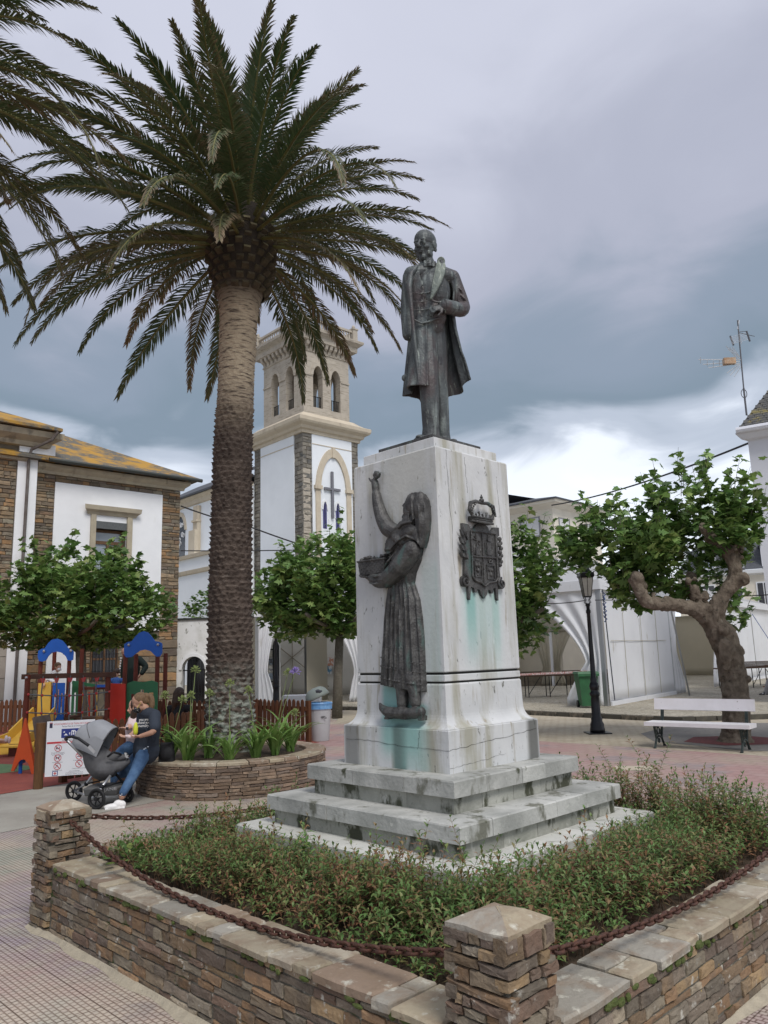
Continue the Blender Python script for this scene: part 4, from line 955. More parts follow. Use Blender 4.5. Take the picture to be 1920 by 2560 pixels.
# ---------------- coat of arms ----------------
ca = thing('coat_of_arms', 'dark bronze coat of arms with crown fixed to the right pedestal face', 'coat of arms', fR(.45,2.12,0), 0)
def cap_(mb, poly, w0, w1): return mb.prism(poly, KL, aR, UP, nR, w0, w1)
c_ = MB().m(m_bronze_d)
cap_(c_, [(.24,2.665),(.24,2.60),(.262,2.59),(.262,2.46),(.245,2.40),(.235,2.30),(.235,2.26),(.27,2.25),(.268,2.13),(.285,2.12),(.30,2.215),(.335,2.205),(.34,2.175),(.36,2.175),(.372,2.20),(.40,2.195),(.41,2.165),(.446,2.135),(.48,2.165),(.49,2.195),(.52,2.20),(.53,2.175),(.55,2.175),(.555,2.21),(.585,2.215),(.592,2.135),(.612,2.125),(.618,2.25),(.655,2.26),(.65,2.32),(.642,2.40),(.635,2.46),(.645,2.60),(.668,2.61),(.668,2.672),(.60,2.668),(.585,2.645),(.55,2.64),(.53,2.665),(.50,2.678),(.46,2.685),(.42,2.678),(.395,2.665),(.37,2.635),(.33,2.635),(.31,2.662)], 0, .022)
c_.build('backplate', ca, world=True)
c_ = MB().m(m_bronze_d); rimp = [(.325,2.612),(.612,2.618),(.612,2.29),(.585,2.262),(.50,2.248),(.452,2.222),(.415,2.245),(.345,2.258),(.318,2.285)]
c_.tube([fR(u, z, .030) for u, z in rimp], .008, 6, closed=True); c_.build('shield_rim', ca, world=True)
for pts in ([(.455,2.614),(.452,2.225)], [(.32,2.432),(.612,2.437)]): MB().m(m_bronze_d).tube([fR(u, z, .028) for u, z in pts], .0065, 6).build('shield_divider', ca, world=True)
def emb(name, items):
    q_ = MB().m(m_bronze_d)
    for it in items:
        if it[0] == 'b': _, ua, ub, za_, zb_, w = it; cap_(q_, [(ua,za_),(ub,za_),(ub,zb_),(ua,zb_)], .018, .018+w)
        elif it[0] == 't': q_.tube([fR(u, z, .027) for u, z in it[1]], it[2], 5)
        else: q_.sphere(fR(it[1], it[2], .024), (it[3], it[3], it[3]*1.2), 8, 6)
    q_.build(name, ca, world=True)
emb('windmill_emblem', [('t',[(.385,2.60),(.388,2.50)],.005),('t',[(.345,2.56),(.43,2.545)],.005),('t',[(.36,2.585),(.42,2.515)],.004),('b',.37,.41,2.45,2.50,.012),('b',.375,.405,2.50,2.515,.014),('t',[(.345,2.46),(.35,2.50)],.005),('t',[(.425,2.47),(.43,2.505)],.005),('b',.36,.42,2.445,2.452,.014)])
emb('tower_emblem', [('b',.50,.56,2.455,2.50,.012),('b',.505,.555,2.50,2.545,.010),('b',.51,.55,2.555,2.575,.014),('t',[(.53,2.575),(.53,2.605)],.007),('t',[(.515,2.60),(.548,2.597)],.004),('t',[(.565,2.46),(.575,2.55)],.004),('t',[(.49,2.46),(.485,2.54)],.004)])
emb('arms_emblem', [('b',.345,.43,2.285,2.292,.012),('b',.345,.35,2.29,2.40,.012),('b',.425,.43,2.29,2.40,.012),('b',.36,.415,2.405,2.415,.010),('s',.37,2.37,.014),('s',.40,2.37,.014),('s',.385,2.335,.015),('s',.385,2.30,.010)])
emb('crowned_emblem', [('b',.49,.58,2.275,2.282,.012),('b',.49,.495,2.28,2.38,.012),('b',.575,.58,2.28,2.38,.012),('b',.49,.58,2.375,2.381,.012),('b',.51,.56,2.395,2.402,.014),('t',[(.507,2.42),(.52,2.40),(.535,2.42),(.55,2.40),(.565,2.42)],.004),('s',.52,2.345,.012),('s',.55,2.345,.012),('s',.535,2.31,.013)])
for (cu, sg) in ((.238,-1),(.655,1)):
    pts = []
    for i in range(40):
        t_ = i/39; r_ = .042*(1-t_*.85); a = 1.57*sg*0+PI/2+sg*t_*4.2*PI*.75; pts.append(fR(cu+r_*math.cos(a), 2.25+r_*math.sin(a), .028+.012*t_))
    q_ = MB().m(m_bronze_d).tube(pts, [.011*(1-i/60) for i in range(40)], 7); q_.tube([fR(cu,2.25,.0), fR(cu,2.25,.022)], [.040,.038], 14); q_.build('scroll', ca, world=True)
for i, (u, z, a) in enumerate(((.225,2.585,2.2),(.245,2.60,1.9),(.215,2.53,2.35),(.24,2.54,1.9),(.215,2.48,2.4),(.24,2.48,1.9),(.215,2.43,2.6),(.245,2.43,2.0),(.26,2.57,1.6))):
    d = Vector((math.cos(a), math.sin(a))); s_ = Vector((-d.y, d.x)); p = Vector((u, z))-d*.03; L_ = .068; pl_ = [p, p+d*L_*.4+s_*.014, p+d*L_, p+d*L_*.4-s_*.014]
    cap_(MB().m(m_bronze_d), [tuple(q) for q in pl_], .018, .034+.002*i).build('laurel_leaf', ca, world=True)
for i, (u, z) in enumerate(((.665,2.585),(.672,2.555),(.655,2.54),(.675,2.515),(.66,2.485),(.672,2.46),(.655,2.44),(.665,2.415),(.652,2.39))):
    MB().m(m_bronze_d).sphere(fR(u, z, .026), (.017,.013,.018), 8, 6).build('acorn_cluster', ca, world=True)
q_ = MB().m(m_bronze_d)
for (z, r_, t_) in ((2.688,.115,.010),(2.706,.112,.006),(2.722,.120,.008)): q_.tube([fR(.44+r_*math.cos(a), z-.012*(math.sin(a)), .045+.042*math.sin(a)) for a in [PI*i/16 for i in range(17)]], t_, 7)
q_.prism([(.33,2.685),(.55,2.680),(.556,2.72),(.325,2.725)], KL, aR, UP, nR, .005, .05)
q_.build('crown_band', ca, world=True)
for i, (u, zt) in enumerate(((.325,2.755),(.365,2.742),(.40,2.76),(.44,2.745),(.48,2.76),(.52,2.742),(.565,2.752))):
    MB().m(m_bronze_d).tube([fR(u, 2.722, .05), fR(u, (zt+2.722)/2, .055), fR(u+(.008 if i > 3 else -.008), zt, .052)], [.010,.006,.010], 7).build('crown_point', ca, world=True)
for sg in (-1, 1):
    q_ = MB().m(m_bronze_d).tube([fR(.44+sg*.105, 2.722, .045), fR(.44+sg*.145, 2.765, .048), fR(.44+sg*.13, 2.815, .05), fR(.44+sg*.07, 2.835, .05), fR(.44, 2.828, .05)], [.011,.015,.017,.014,.011], 8)
    for i in range(6):
        f = i/5; q_.sphere(fR(.44+sg*(.138-.02*f*f*3), 2.745+.075*f, .066), .008, 6, 5)
    q_.build('crown_arch', ca, world=True)
q_ = MB().m(m_bronze_d).sphere(fR(.44,2.848,.05), .019, 10, 8); q_.sphere(fR(.44,2.872,.05), (.012,.012,.010), 8, 6); q_.tube([fR(.44,2.86,.05),fR(.44,2.892,.05)], .005, 6); q_.build('crown_orb', ca, world=True)
# ---------------- round planter with palm ----------------
random.seed(5)
PLC = Vector((-2.30, 11.62)); PLR = 1.33
pt = thing('round_planter', 'round slate walled planter holding the tall palm and agapanthus', 'planter', (PLC.x, PLC.y, 0))
MB().m(m_mortar).lathe([(PLR-.03,0),(PLR-.03,.42),(PLR-.26,.42),(PLR-.26,.2)], (0,0,0), 64).build('mortar_core', pt)
ms_brown = mat('planter_stone', (.2,.14,.1), .85, rnd='obj', pal=[(.20,.14,.095),(.23,.165,.12),(.17,.12,.085),(.26,.19,.135),(.19,.15,.12),(.15,.11,.085)], col2=(.11,.085,.065), scale=8, lo=.45, hi=.8, bump=1.0, bscale=45, val=.22, stain=[(9,.64,.72,(.33,.28,.22),None)], coords='World')
ms_brown_i = mat('planter_stone_joined', (.2,.14,.1), .85, rnd='island', pal=[(.20,.14,.095),(.23,.165,.12),(.17,.12,.085),(.26,.19,.135)], bump=1.0, bscale=45, val=.22, coords='World')
STB = st_me(ms_brown, 'stone'); items = []
z = 0.0
while z < .415:
    h = min(random.uniform(.030,.050), .42-z)
    if .42-(z+h) < .02: h = .42-z
    a = random.uniform(0, .1)
    while a < 2*PI:
        da = random.uniform(.09,.24); items.append((a+da/2, da, z, h)); a += da
    z += h
items.sort(key=lambda q: abs(((q[0]+PI/2+PI) % (2*PI))-PI))
for a, da, z, h in items:
    r_ = PLR-.028+random.uniform(0,.014)
    put_stone(pt, (PLC.x+math.cos(a)*r_, PLC.y+math.sin(a)*r_, z+h/2), a+PI/2, (da*PLR-.007, .06, h-random.uniform(.003,.007)), STB, 300, ms_brown_i, tilt=random.uniform(-.02,.02))
a = 0
while a < 2*PI:
    da = min(random.uniform(.14,.34), 2*PI-a); 
    if 2*PI-(a+da) < .1: da = 2*PI-a
    mb = MB().m(m_cope); n = 5; V = []
    ro = PLR+random.uniform(.0,.02); ri = PLR-.27+random.uniform(-.01,.01)
    for (zz_, s_) in ((.42,0),(.452,0),(.462,.01)):
        for r_ in (ri+s_, ro-s_):
            for i in range(n+1):
                t = a+.005+(da-.01)*i/n; V.append(((r_+random.uniform(-.004,.004))*math.cos(t), (r_+random.uniform(-.004,.004))*math.sin(t), zz_))
    m_ = n+1; F = []
    for i in range(n):
        F += [(i+1, i, m_+i, m_+i+1), (4*m_+i, 4*m_+i+1, 5*m_+i+1, 5*m_+i)]
        for l_ in (0, 2): F += [(l_*m_+i, l_*m_+i+1, (l_+2)*m_+i+1, (l_+2)*m_+i), ((l_+1)*m_+i+1, (l_+1)*m_+i, (l_+3)*m_+i, (l_+3)*m_+i+1)]
    for i in (0, n):
        for l_ in (0, 2): F.append((l_*m_+i, (l_+1)*m_+i, (l_+3)*m_+i, (l_+2)*m_+i))
    mb.add(V, F); mb.build('coping_stone', pt); a += da
MB().m(m_soil).lathe([(PLR-.24,.415),(PLR-.5,.44),(.3,.47),(0.01,.47)], (0,0,0), 40).build('soil', pt)

# ---------------- palms ----------------
m_trunk = mat('palm_trunk', (.105,.080,.065), .95, (.060,.045,.037), 5, lo=.4, hi=.65, bump=1.6, bscale=38, stain=[(16,.60,.70,(.20,.165,.14),(.5,.5,1.8))], coords='Object')
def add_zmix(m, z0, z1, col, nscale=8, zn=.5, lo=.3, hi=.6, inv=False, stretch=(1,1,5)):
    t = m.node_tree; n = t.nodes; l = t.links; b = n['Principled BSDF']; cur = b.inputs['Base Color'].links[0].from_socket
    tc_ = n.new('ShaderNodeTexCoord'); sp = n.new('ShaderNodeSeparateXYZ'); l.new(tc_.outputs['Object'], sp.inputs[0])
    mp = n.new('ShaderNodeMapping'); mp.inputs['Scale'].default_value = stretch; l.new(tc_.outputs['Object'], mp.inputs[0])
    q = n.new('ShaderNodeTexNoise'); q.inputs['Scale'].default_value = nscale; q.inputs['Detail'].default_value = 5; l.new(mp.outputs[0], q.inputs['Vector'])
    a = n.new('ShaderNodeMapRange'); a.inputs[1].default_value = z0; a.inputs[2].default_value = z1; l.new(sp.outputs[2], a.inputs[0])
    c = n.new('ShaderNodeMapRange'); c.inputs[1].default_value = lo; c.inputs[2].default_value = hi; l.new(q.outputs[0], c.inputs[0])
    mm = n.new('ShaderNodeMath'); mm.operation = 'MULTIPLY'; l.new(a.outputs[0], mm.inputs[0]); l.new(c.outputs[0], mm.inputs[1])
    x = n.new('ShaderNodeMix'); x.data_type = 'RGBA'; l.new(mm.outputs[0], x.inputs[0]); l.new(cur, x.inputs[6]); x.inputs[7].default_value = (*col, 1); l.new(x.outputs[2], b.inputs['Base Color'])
add_zmix(m_trunk, 4.7, 5.7, (.44,.36,.26), 4, lo=.34, hi=.50, stretch=(1.2,1.2,9))
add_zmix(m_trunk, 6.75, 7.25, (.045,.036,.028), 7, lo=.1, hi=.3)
add_zmix(m_trunk, 1.35, .5, (.27,.29,.25), 9, lo=.45, hi=.55, stretch=(1,1,1.4))
def palm_trunk_mesh():
    cen = [(0,-.03),(.7,-.05),(2.7,-.055),(4.7,-.03),(5.3,.0),(7.0,.06),(7.7,.09),(8.5,.10)]
    rad = [(0,.375),(.3,.36),(.9,.335),(2.2,.315),(4.2,.295),(5.2,.282),(6.0,.282),(6.75,.30),(7.0,.335),(7.35,.45),(7.75,.53),(8.2,.52),(8.6,.38)]
    itp = lambda t, z: float(np.interp(z, [q[0] for q in t], [q[1] for q in t]))
    H = 8.6; nz = 620; na = 132; V = np.zeros((nz*na, 3)); i = 0
    th = np.arange(na)*2*PI/na
    for k in range(nz):
        z = H*k/(nz-1); R_ = itp(rad, z); cx_ = itp(cen, z)
        pitch = .088 if z < 5.2 else .060
        # staggered scalloped leaf scars
        row = np.floor(z/pitch); zo = z+.022*np.abs(np.sin(th*8+(row % 2)*PI/2))+.014*np.sin(th*3+row*1.3)+.012*np.sin(th*2-row*.7)
        fr_ = (zo/pitch) % 1.0
        amp = .050 if z < 5.2 else .024
        if z > 7.0: amp = .0
        dsp = amp*(fr_**1.5)*(.65+.35*np.sin(th*16+row*2.4)) - amp*.3
        nz_ = np.array([noise.noise(Vector((math.cos(t)*3, math.sin(t)*3, z*2.2))) for t in th[::6]]); nz_ = np.interp(np.arange(na), np.arange(0,na,6), nz_)
        rr = R_+dsp+.012*nz_+.004*np.random.default_rng(k).normal(size=na)*(z < 5.2)
        V[i:i+na,0] = cx_+rr*np.cos(th); V[i:i+na,1] = rr*np.sin(th); V[i:i+na,2] = z; i += na
    a = (np.arange(nz-1)[:,None]*na+np.arange(na)[None,:]); b_ = (np.arange(nz-1)[:,None]*na+(np.arange(na)+1)[None,:] % na)
    F = np.stack([a, b_, b_+na, a+na], -1).reshape(-1, 4)
    return np_mesh('palm_trunk', V, F, m_trunk, True)
def frond_mat():
    m = bpy.data.materials.new('palm_frond'); m.use_nodes = True; t = m.node_tree; n = t.nodes; l = t.links; b = n['Principled BSDF']; b.inputs['Roughness'].default_value = .48; b.inputs['Specular IOR Level'].default_value = .4
    at_ = n.new('ShaderNodeAttribute'); at_.attribute_name = 'tipv'; oi = n.new('ShaderNodeObjectInfo'); g = n.new('ShaderNodeNewGeometry')
    a = n.new('ShaderNodeMath'); a.operation = 'MULTIPLY_ADD'; a.inputs[1].default_value = .5; l.new(oi.outputs['Random'], a.inputs[0]); l.new(at_.outputs['Fac'], a.inputs[2])
    c = n.new('ShaderNodeMath'); c.operation = 'MULTIPLY_ADD'; c.inputs[1].default_value = .30; l.new(g.outputs['Random Per Island'], c.inputs[0]); l.new(a.outputs[0], c.inputs[2])
    r = n.new('ShaderNodeValToRGB'); els = r.color_ramp.elements; els[0].position = 0; els[0].color = (.040,.080,.030,1); els[1].position = 1; els[1].color = (.36,.27,.17,1)
    for p, cc in ((.38,(.060,.092,.036)),(.58,(.105,.105,.052)),(.74,(.19,.135,.08))): e_ = els.new(p); e_.color = (*cc, 1)
    ml = n.new('ShaderNodeMath'); ml.operation = 'MULTIPLY'; ml.inputs[1].default_value = .62; l.new(c.outputs[0], ml.inputs[0]); l.new(ml.outputs[0], r.inputs[0]); l.new(r.outputs[0], b.inputs['Base Color'])
    tr = n.new('ShaderNodeBsdfTranslucent'); l.new(r.outputs[0], tr.inputs[0]); ms = n.new('ShaderNodeMixShader'); ms.inputs[0].default_value = .16
    l.new(b.outputs[0], ms.inputs[1]); l.new(tr.outputs[0], ms.inputs[2]); l.new(ms.outputs[0], n['Material Output'].inputs[0]); return m
m_frond = frond_mat(); m_rachis = mat('frond_rachis', (.16,.16,.05), .6, (.12,.10,.04), 6)
def frond_mesh(e0, L_, droop, seed, old=0.0):
    r = random.Random(seed); nS = 22; pts = []; p = Vector((0,0,0)); side = r.uniform(-.12,.12); yaw = 0
    dirs = []
    for i in range(nS+1):
        s_ = i/nS; e_ = math.radians(e0-droop*s_**1.6); yaw = side*s_*s_*1.6
        d = Vector((math.cos(e_)*math.cos(yaw), math.cos(e_)*math.sin(yaw), math.sin(e_))); pts.append(p.copy()); dirs.append(d); p += d*(L_/nS)
    V = []; F = []; A_ = []
    def P(s_):
        x = s_*nS; i = min(int(x), nS-1); f = x-i; return pts[i].lerp(pts[i+1], f), dirs[i].lerp(dirs[i+1], f).normalized()
    nl = 104
    for k in range(nl):
        s_ = .10+.90*(k/(nl-1))**.92; c, d = P(s_); lat = d.cross(UP)
        lat = Vector((0,1,0)) if lat.length < .05 else lat.normalized(); 
        if lat.y > 0: lat = -lat
        nrm = lat.cross(d).normalized()
        if nrm.z < 0 and e0 > -80: nrm = -nrm
        ln = .50*min(1, .30+s_*2.6)*(1-.72*max(0, (s_-.45)/.55)**1.3)*r.uniform(.82,1.12)
        fw = math.radians(62-38*s_); 
        for sg in (-1, 1):
            vv = math.radians(r.uniform(12,38)*(1-old*1.2)); dd = (d*math.cos(fw)+lat*sg*math.sin(fw)*math.cos(vv)+nrm*math.sin(fw)*math.sin(vv)).normalized()
            dd = (dd+Vector((r.gauss(0,.07), r.gauss(0,.07), r.gauss(0,.07)))).normalized()
            wv = dd.cross(nrm).normalized()*.0165*(1.05 if s_ < .8 else .8)
            p0 = c; p1 = c+dd*ln*.55+Vector((0,0,-ln*.05)); dd2 = (dd+Vector((0,0,-.45-old*.5))).normalized(); p2 = p1+dd2*ln*.45
            kk = len(V); V += [p0-wv*.5, p0+wv*.5, p1-wv, p1+wv, p2]; F += [(kk, kk+1, kk+3, kk+2), (kk+2, kk+3, kk+4, kk+4)]
            base = .10*s_+old*.42+(.18 if s_ > .85 else 0)+r.uniform(-.03,.05); A_ += [base, base, base+.16, base+.16, base+.62]
    V = np.array([tuple(q) for q in V]); tri = []
    for f in F:
        if f[2] == f[3]: tri.append(f[:3])
        else: tri += [(f[0],f[1],f[2]), (f[0],f[2],f[3])]
    mb = MB().m(m_rachis).tube(pts, [.040*(1-.88*i/nS)+.004 for i in range(nS+1)], 5)
    V2 = np.array(mb.v); off = len(V); T2 = []
    for f in mb.f:
        for i in range(1, len(f)-1): T2.append((f[0]+off, f[i]+off, f[i+1]+off))
    me = np_mesh('frond', np.vstack([V, V2]), np.array(tri+T2), m_frond, False, {'tipv': np.array(A_+[.25]*len(V2))})
    me.materials.append(m_rachis); mi = np.zeros(len(tri)+len(T2), dtype=np.int32); mi[len(tri):] = 1
    if len(me.polygons) == len(mi): me.polygons.foreach_set('material_index', mi)
    return me
CLS = [(84,3.15,24,.0,7),(70,3.35,36,.02,9),(56,3.7,48,.06,11),(42,4.1,56,.12,13),(28,4.35,56,.18,14),(14,4.4,52,.24,15),(0,4.3,50,.32,14),(-14,3.9,46,.40,11)]
FM_ = {c[0]: [frond_mesh(c[0]+j*4-4, c[1]*(1+.03*j), c[2]*(1,1.2,1.75)[j], c[0]*7+j+100, c[3]) for j in range(3)] for c in CLS}
def palm(loc, label, rot, seed, tr_me):
    r = random.Random(seed); t = thing('palm_tree', label, 'palm', loc, rot, 'palms of the square')
    link('trunk', tr_me, t)
    hz = 8.05
    for ci, (e0, L_, dr, old, n) in enumerate(CLS):
        for k in range(n):
            a = 2*PI*(k+.5*(ci % 2))/n+r.uniform(-.14,.14); f = ci/7; rr = .10+.34*min(1, f*1.3); zz_ = hz+.72*(1-f)-.10+r.uniform(-.05,.05)
            link('frond', FM_[e0][r.choice((0,0,0,1,1,1,2))], t, (.10+rr*math.cos(a), rr*math.sin(a), zz_), (r.uniform(-.12,.12), r.uniform(-.08,.08), a), (r.uniform(.80,.92)*(1-.09*(1+math.cos(a+rot)) if ci > 1 else 1),)*3)
    # cut leaf bases on the swollen head of the trunk
    mb = MB().m(mat('cut_leaf_base', (.06,.045,.03), .9, (.10,.085,.05), 8, bump=1, bscale=60)); mc = mat('cut_face', (.22,.20,.11), .9, (.15,.12,.07), 20)
    for row in range(9):
        z = 7.15+row*.13; R_ = float(np.interp(z, [7.0,7.35,7.75,8.2,8.6], [.345,.455,.535,.52,.40]))
        for k in range(15):
            a = 2*PI*(k+.5*(row % 2))/15+r.uniform(-.05,.05); d = Vector((math.cos(a), math.sin(a), .55)).normalized(); s_ = Vector((-math.sin(a), math.cos(a), 0)); c = Vector((.095+R_*math.cos(a), R_*math.sin(a), z)); u_ = s_.cross(d)
            e_ = c+d*(r.uniform(.035,.075)); w, h = .062, .034
            mb.m(mb.mats[0]); mb.add([c-s_*w-u_*h-d*.05, c+s_*w-u_*h-d*.05, c+s_*w+u_*h-d*.05, c-s_*w+u_*h-d*.05, e_-s_*w*.9-u_*h*.7, e_+s_*w*.9-u_*h*.7, e_+s_*w*.8+u_*h, e_-s_*w*.8+u_*h], [(0,1,5,4),(1,2,6,5),(2,3,7,6),(3,0,4,7)])
            if r.random() < .8 and row > 3: mb.m(mc)
            mb.add([e_-s_*w*.9-u_*h*.7, e_+s_*w*.9-u_*h*.7, e_+s_*w*.8+u_*h, e_-s_*w*.8+u_*h], [(0,1,2,3)])
    mb.build('leaf_bases', t, kind='stuff')
    return t
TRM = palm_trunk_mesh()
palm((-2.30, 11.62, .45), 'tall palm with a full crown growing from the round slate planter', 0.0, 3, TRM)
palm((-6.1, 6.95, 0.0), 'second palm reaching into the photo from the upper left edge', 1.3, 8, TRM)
# ---------------- agapanthus ----------------
m_aga = leaf_mat(bpy.data.materials.new('strap_leaf'), [(0,(.075,.15,.035)),(.5,(.13,.23,.055)),(1,(.22,.30,.10))], 4, .6, transl=.25)
def strap_leaf(seed):
    r = random.Random(seed); L_ = 1.0; V = []; F = []; e0 = math.radians(r.uniform(55,78)); dr = math.radians(r.uniform(60,105)); p = Vector((0,0,0)); n = 9; bend = r.uniform(-.3,.3)
    for i in range(n+1):
        s_ = i/n; e_ = e0-dr*s_**1.4; d = Vector((math.cos(e_), bend*s_, math.sin(e_))).normalized(); w = .030*(1-s_**3)*(.7+.6*min(1,s_*3)); lat = Vector((0,1,0))
        V += [p-lat*w, p+Vector((0,0,-w*.35)), p+lat*w]; p = p+d*(L_/n)
    for i in range(n):
        for q in (0, 1): F.append((3*i+q, 3*i+q+1, 3*i+4+q, 3*i+3+q))
    return MB().m(m_aga).add(V, F).mesh('leaf', True)
SL = [strap_leaf(i) for i in range(7)]
m_stalk = mat('flower_stalk', (.20,.26,.10), .6); m_umb = mat('spent_umbel', (.24,.29,.10), .7, (.17,.22,.08), 30); m_umbp = mat('violet_umbel', (.24,.17,.50), .6, (.33,.26,.55), 30)
def umbel(mm, seed, s=1.0):
    r = random.Random(seed); mb = MB().m(mm)
    for _ in range(38):
        a = r.uniform(0,6.28); el = r.uniform(-.5,1.5); d = Vector((math.cos(a)*math.cos(el), math.sin(a)*math.cos(el), math.sin(el))); L_ = .062*s*r.uniform(.8,1.15); mb.tube([d*.004, d*L_*.65], .0012, 3, False)
        mb.tube([d*L_*.6, d*L_*.85, d*L_*1.15], [.003,.0065,.004], 5)
    return mb.mesh('flower_head')
UM = [umbel(m_umb, 1), umbel(m_umb, 2), umbel(m_umbp, 3, 1.1)]
zp8 = lambda x, y, Y: at(x*.217, 656+y*.217, Y)
aga = [((-3.05,11.05),1.0,[((760,185),10.9,0),((840,205),11.0,1)],'leftmost agapanthus clump at the planter rim behind the leaning woman'),
 ((-2.72,10.75),1.0,[((880,185),10.8,0),((900,68),10.9,1)],'agapanthus clump with a tall seed head left of the palm trunk'),
 ((-2.50,10.98),.85,[((965,175),10.9,0)],'agapanthus clump touching the left foot of the palm trunk'),
 ((-2.15,10.62),.75,[((1060,130),10.6,1)],'small agapanthus clump in front of the palm trunk'),
 ((-1.85,10.95),.9,[((1145,160),10.9,0)],'agapanthus clump at the right foot of the palm trunk'),
 ((-1.62,11.15),1.0,[((1325,80),11.1,1),((1360,75),11.1,2)],'agapanthus clump carrying the violet flower head'),
 ((-1.45,11.55),1.0,[((1360,265),11.4,0)],'rightmost agapanthus clump in the round planter')]
for i, ((x, y), s, heads, lab) in enumerate(aga):
    t = thing('agapanthus', lab, 'plant', (x, y, .44), 0, 'agapanthus in the round planter')
    for k in range(32):
        a = random.uniform(0, 6.28); sc = random.uniform(.44,.72)*s; link('leaf', random.choice(SL), t, (random.uniform(-.05,.05), random.uniform(-.05,.05), 0), (random.uniform(-.15,.15),random.uniform(-.25,.1),a), (sc, sc*random.uniform(.8,1.3), sc*random.uniform(.9,1.25)))
    for (px_, py_), Y, kind in heads:
        hp = zp8(px_, py_, Y)-Vector((x, y, .44)); MB().m(m_stalk).tube([(0,0,0), (hp.x*.35, hp.y*.4, hp.z*.5), hp], .0045, 5).build('flower_stalk', t)
        link('flower_head', UM[kind], t, hp, (0,0,i))
random.seed(9)
# ---------------- buildings ----------------
m_plaster = mat('white_plaster', (.80,.81,.82), .85, (.74,.75,.76), 1.2, lo=.4, hi=.75, bump=.15, bscale=25, stain=[(1.3,.60,.75,(.66,.66,.63),(1,1,.3))], coords='World')
m_dirtyw = mat('stained_white_plaster', (.76,.76,.75), .9, (.62,.62,.59), 2.5, lo=.45, hi=.7, stain=[(4.5,.60,.66,(.30,.30,.27),(1,1,.6)),(9,.66,.70,(.40,.40,.37),None)], coords='World')
m_ashlar = mat('dressed_sandstone', (.42,.37,.27), .8, (.34,.30,.23), 3, bump=.4, bscale=30, stain=[(2.5,.58,.68,(.25,.22,.17),(1,1,.5))], coords='World')
m_ashlar_p = mat('pale_ashlar', (.36,.33,.28), .85, (.30,.26,.23), 2.2, bump=.3, bscale=30, coords='World')
BST = [(.23,.165,.10),(.18,.14,.10),(.27,.20,.13),(.20,.17,.13),(.15,.12,.095),(.30,.18,.09),(.24,.215,.16),(.19,.125,.08)]
m_bst = mat('building_stone', (.2,.16,.1), .9, rnd='obj', pal=BST, col2=(.13,.11,.08), scale=4, lo=.45, hi=.75, bump=.8, bscale=18, val=.2, stain=[(6,.62,.70,(.36,.30,.20),None)], coords='World')
m_bst_i = mat('building_stone_joined', (.2,.16,.1), .9, rnd='island', pal=BST, col2=(.13,.11,.08), scale=4, lo=.45, hi=.75, bump=.8, bscale=18, val=.2, coords='World')
m_bmort = mat('building_mortar', (.16,.135,.10), .95, (.11,.095,.07), 5, coords='World')
STBd = st_me(m_bst, 'stone')
m_roof = mat('lichen_slate_roof', (.135,.125,.10), .8, (.095,.09,.08), 9, bump=.6, bscale=25, stain=[(1.0,.46,.60,(.40,.22,.035),(1,1,2)),(4,.56,.64,(.33,.20,.05),None),(14,.62,.7,(.20,.20,.16),None)], coords='World')
m_slateroof = mat('slate_roof', (.085,.09,.10), .7, (.06,.065,.075), 8, stain=[(3,.6,.7,(.14,.14,.12),None)], bump=.4, bscale=20, coords='World')
m_gut = mat('dark_gutter', (.055,.06,.055), .5, metal=.3); m_pipe = mat('rusty_drainpipe', (.14,.125,.115), .6, (.10,.08,.07), 4)
m_glass = mat('window_glass', (.32,.36,.40), .08, (.20,.24,.28), .8, spec=.8, coords='World'); m_dkglass = mat('dark_glass', (.035,.035,.04), .12, spec=.6); m_wood = mat('brown_window_wood', (.16,.09,.045), .6, (.11,.06,.035), 12)
m_iron = mat('black_iron', (.018,.019,.022), .45, metal=.4)
def arch_pts(ua, ub, zs, za, n=9, gothic=True):
    """points of an arch from (ua,zs) up to apex and down to (ub,zs)"""
    c = (ua+ub)/2; h = (ub-ua)/2; H = za-zs; P = []
    for i in range(n+1):
        f = i/n
        if gothic: x = ua+h*(1-math.cos(f*PI/2))**.9 if False else ua+h*f; y = zs+H*(1-(1-f)**1.9)**.62
        else: x = c-h*math.cos(f*PI/2); y = zs+H*math.sin(f*PI/2)
        P.append((x, y))
    return P+[(2*c-x, y) for x, y in P[:-1][::-1]]
def arch_wall(mb, fr, u0, u1, z0, z1, ops, w0, w1, gothic=True):
    ops = sorted(ops); u = u0
    for (ua, ub, zb, zs, za) in ops:
        fr.box(mb, u, ua, z0, z1, w0, w1); fr.box(mb, ua, ub, z0, zb, w0, w1)
        ar = arch_pts(ua, ub, zs, za, gothic=gothic)
        for i in range(len(ar)-1):
            fr.poly(mb, [ar[i], ar[i+1], (ar[i+1][0], z1), (ar[i][0], z1)], w0, w1)
        u = ub
    fr.box(mb, u, u1, z0, z1, w0, w1)
def ring_poly(fr, parent, name, material, outer, inner, w0, w1):
    """arched band between outer and inner open polylines, as voussoirs"""
    n = len(outer); mb = MB().m(material)
    for i in range(n-1): fr.poly(mb, [outer[i], outer[i+1], inner[i+1], inner[i]], w0, w1)
    return mb.build(name, parent, world=True)
def part(parent, name, material, *boxes, frame=None):
    mb = MB().m(material)
    for b in boxes: frame.box(mb, *b)
    return mb.build(name, parent, world=True)
def moulding(fr, parent, name, material, u0, u1, prof, endl=0, endr=0):
    """horizontal moulding; prof list of (w,z); ends extend with w when endl/endr=1"""
    mb = MB().m(material); k = len(prof); V = [fr.p(u0-endl*w, z, w) for w, z in prof]+[fr.p(u1+endr*w, z, w) for w, z in prof]
    F = [tuple(range(k)), tuple(range(2*k-1, k-1, -1))]+[(i, k+i, k+(i+1) % k, (i+1) % k) for i in range(k)]
    return mb.add(V, F).build(name, parent, world=True)

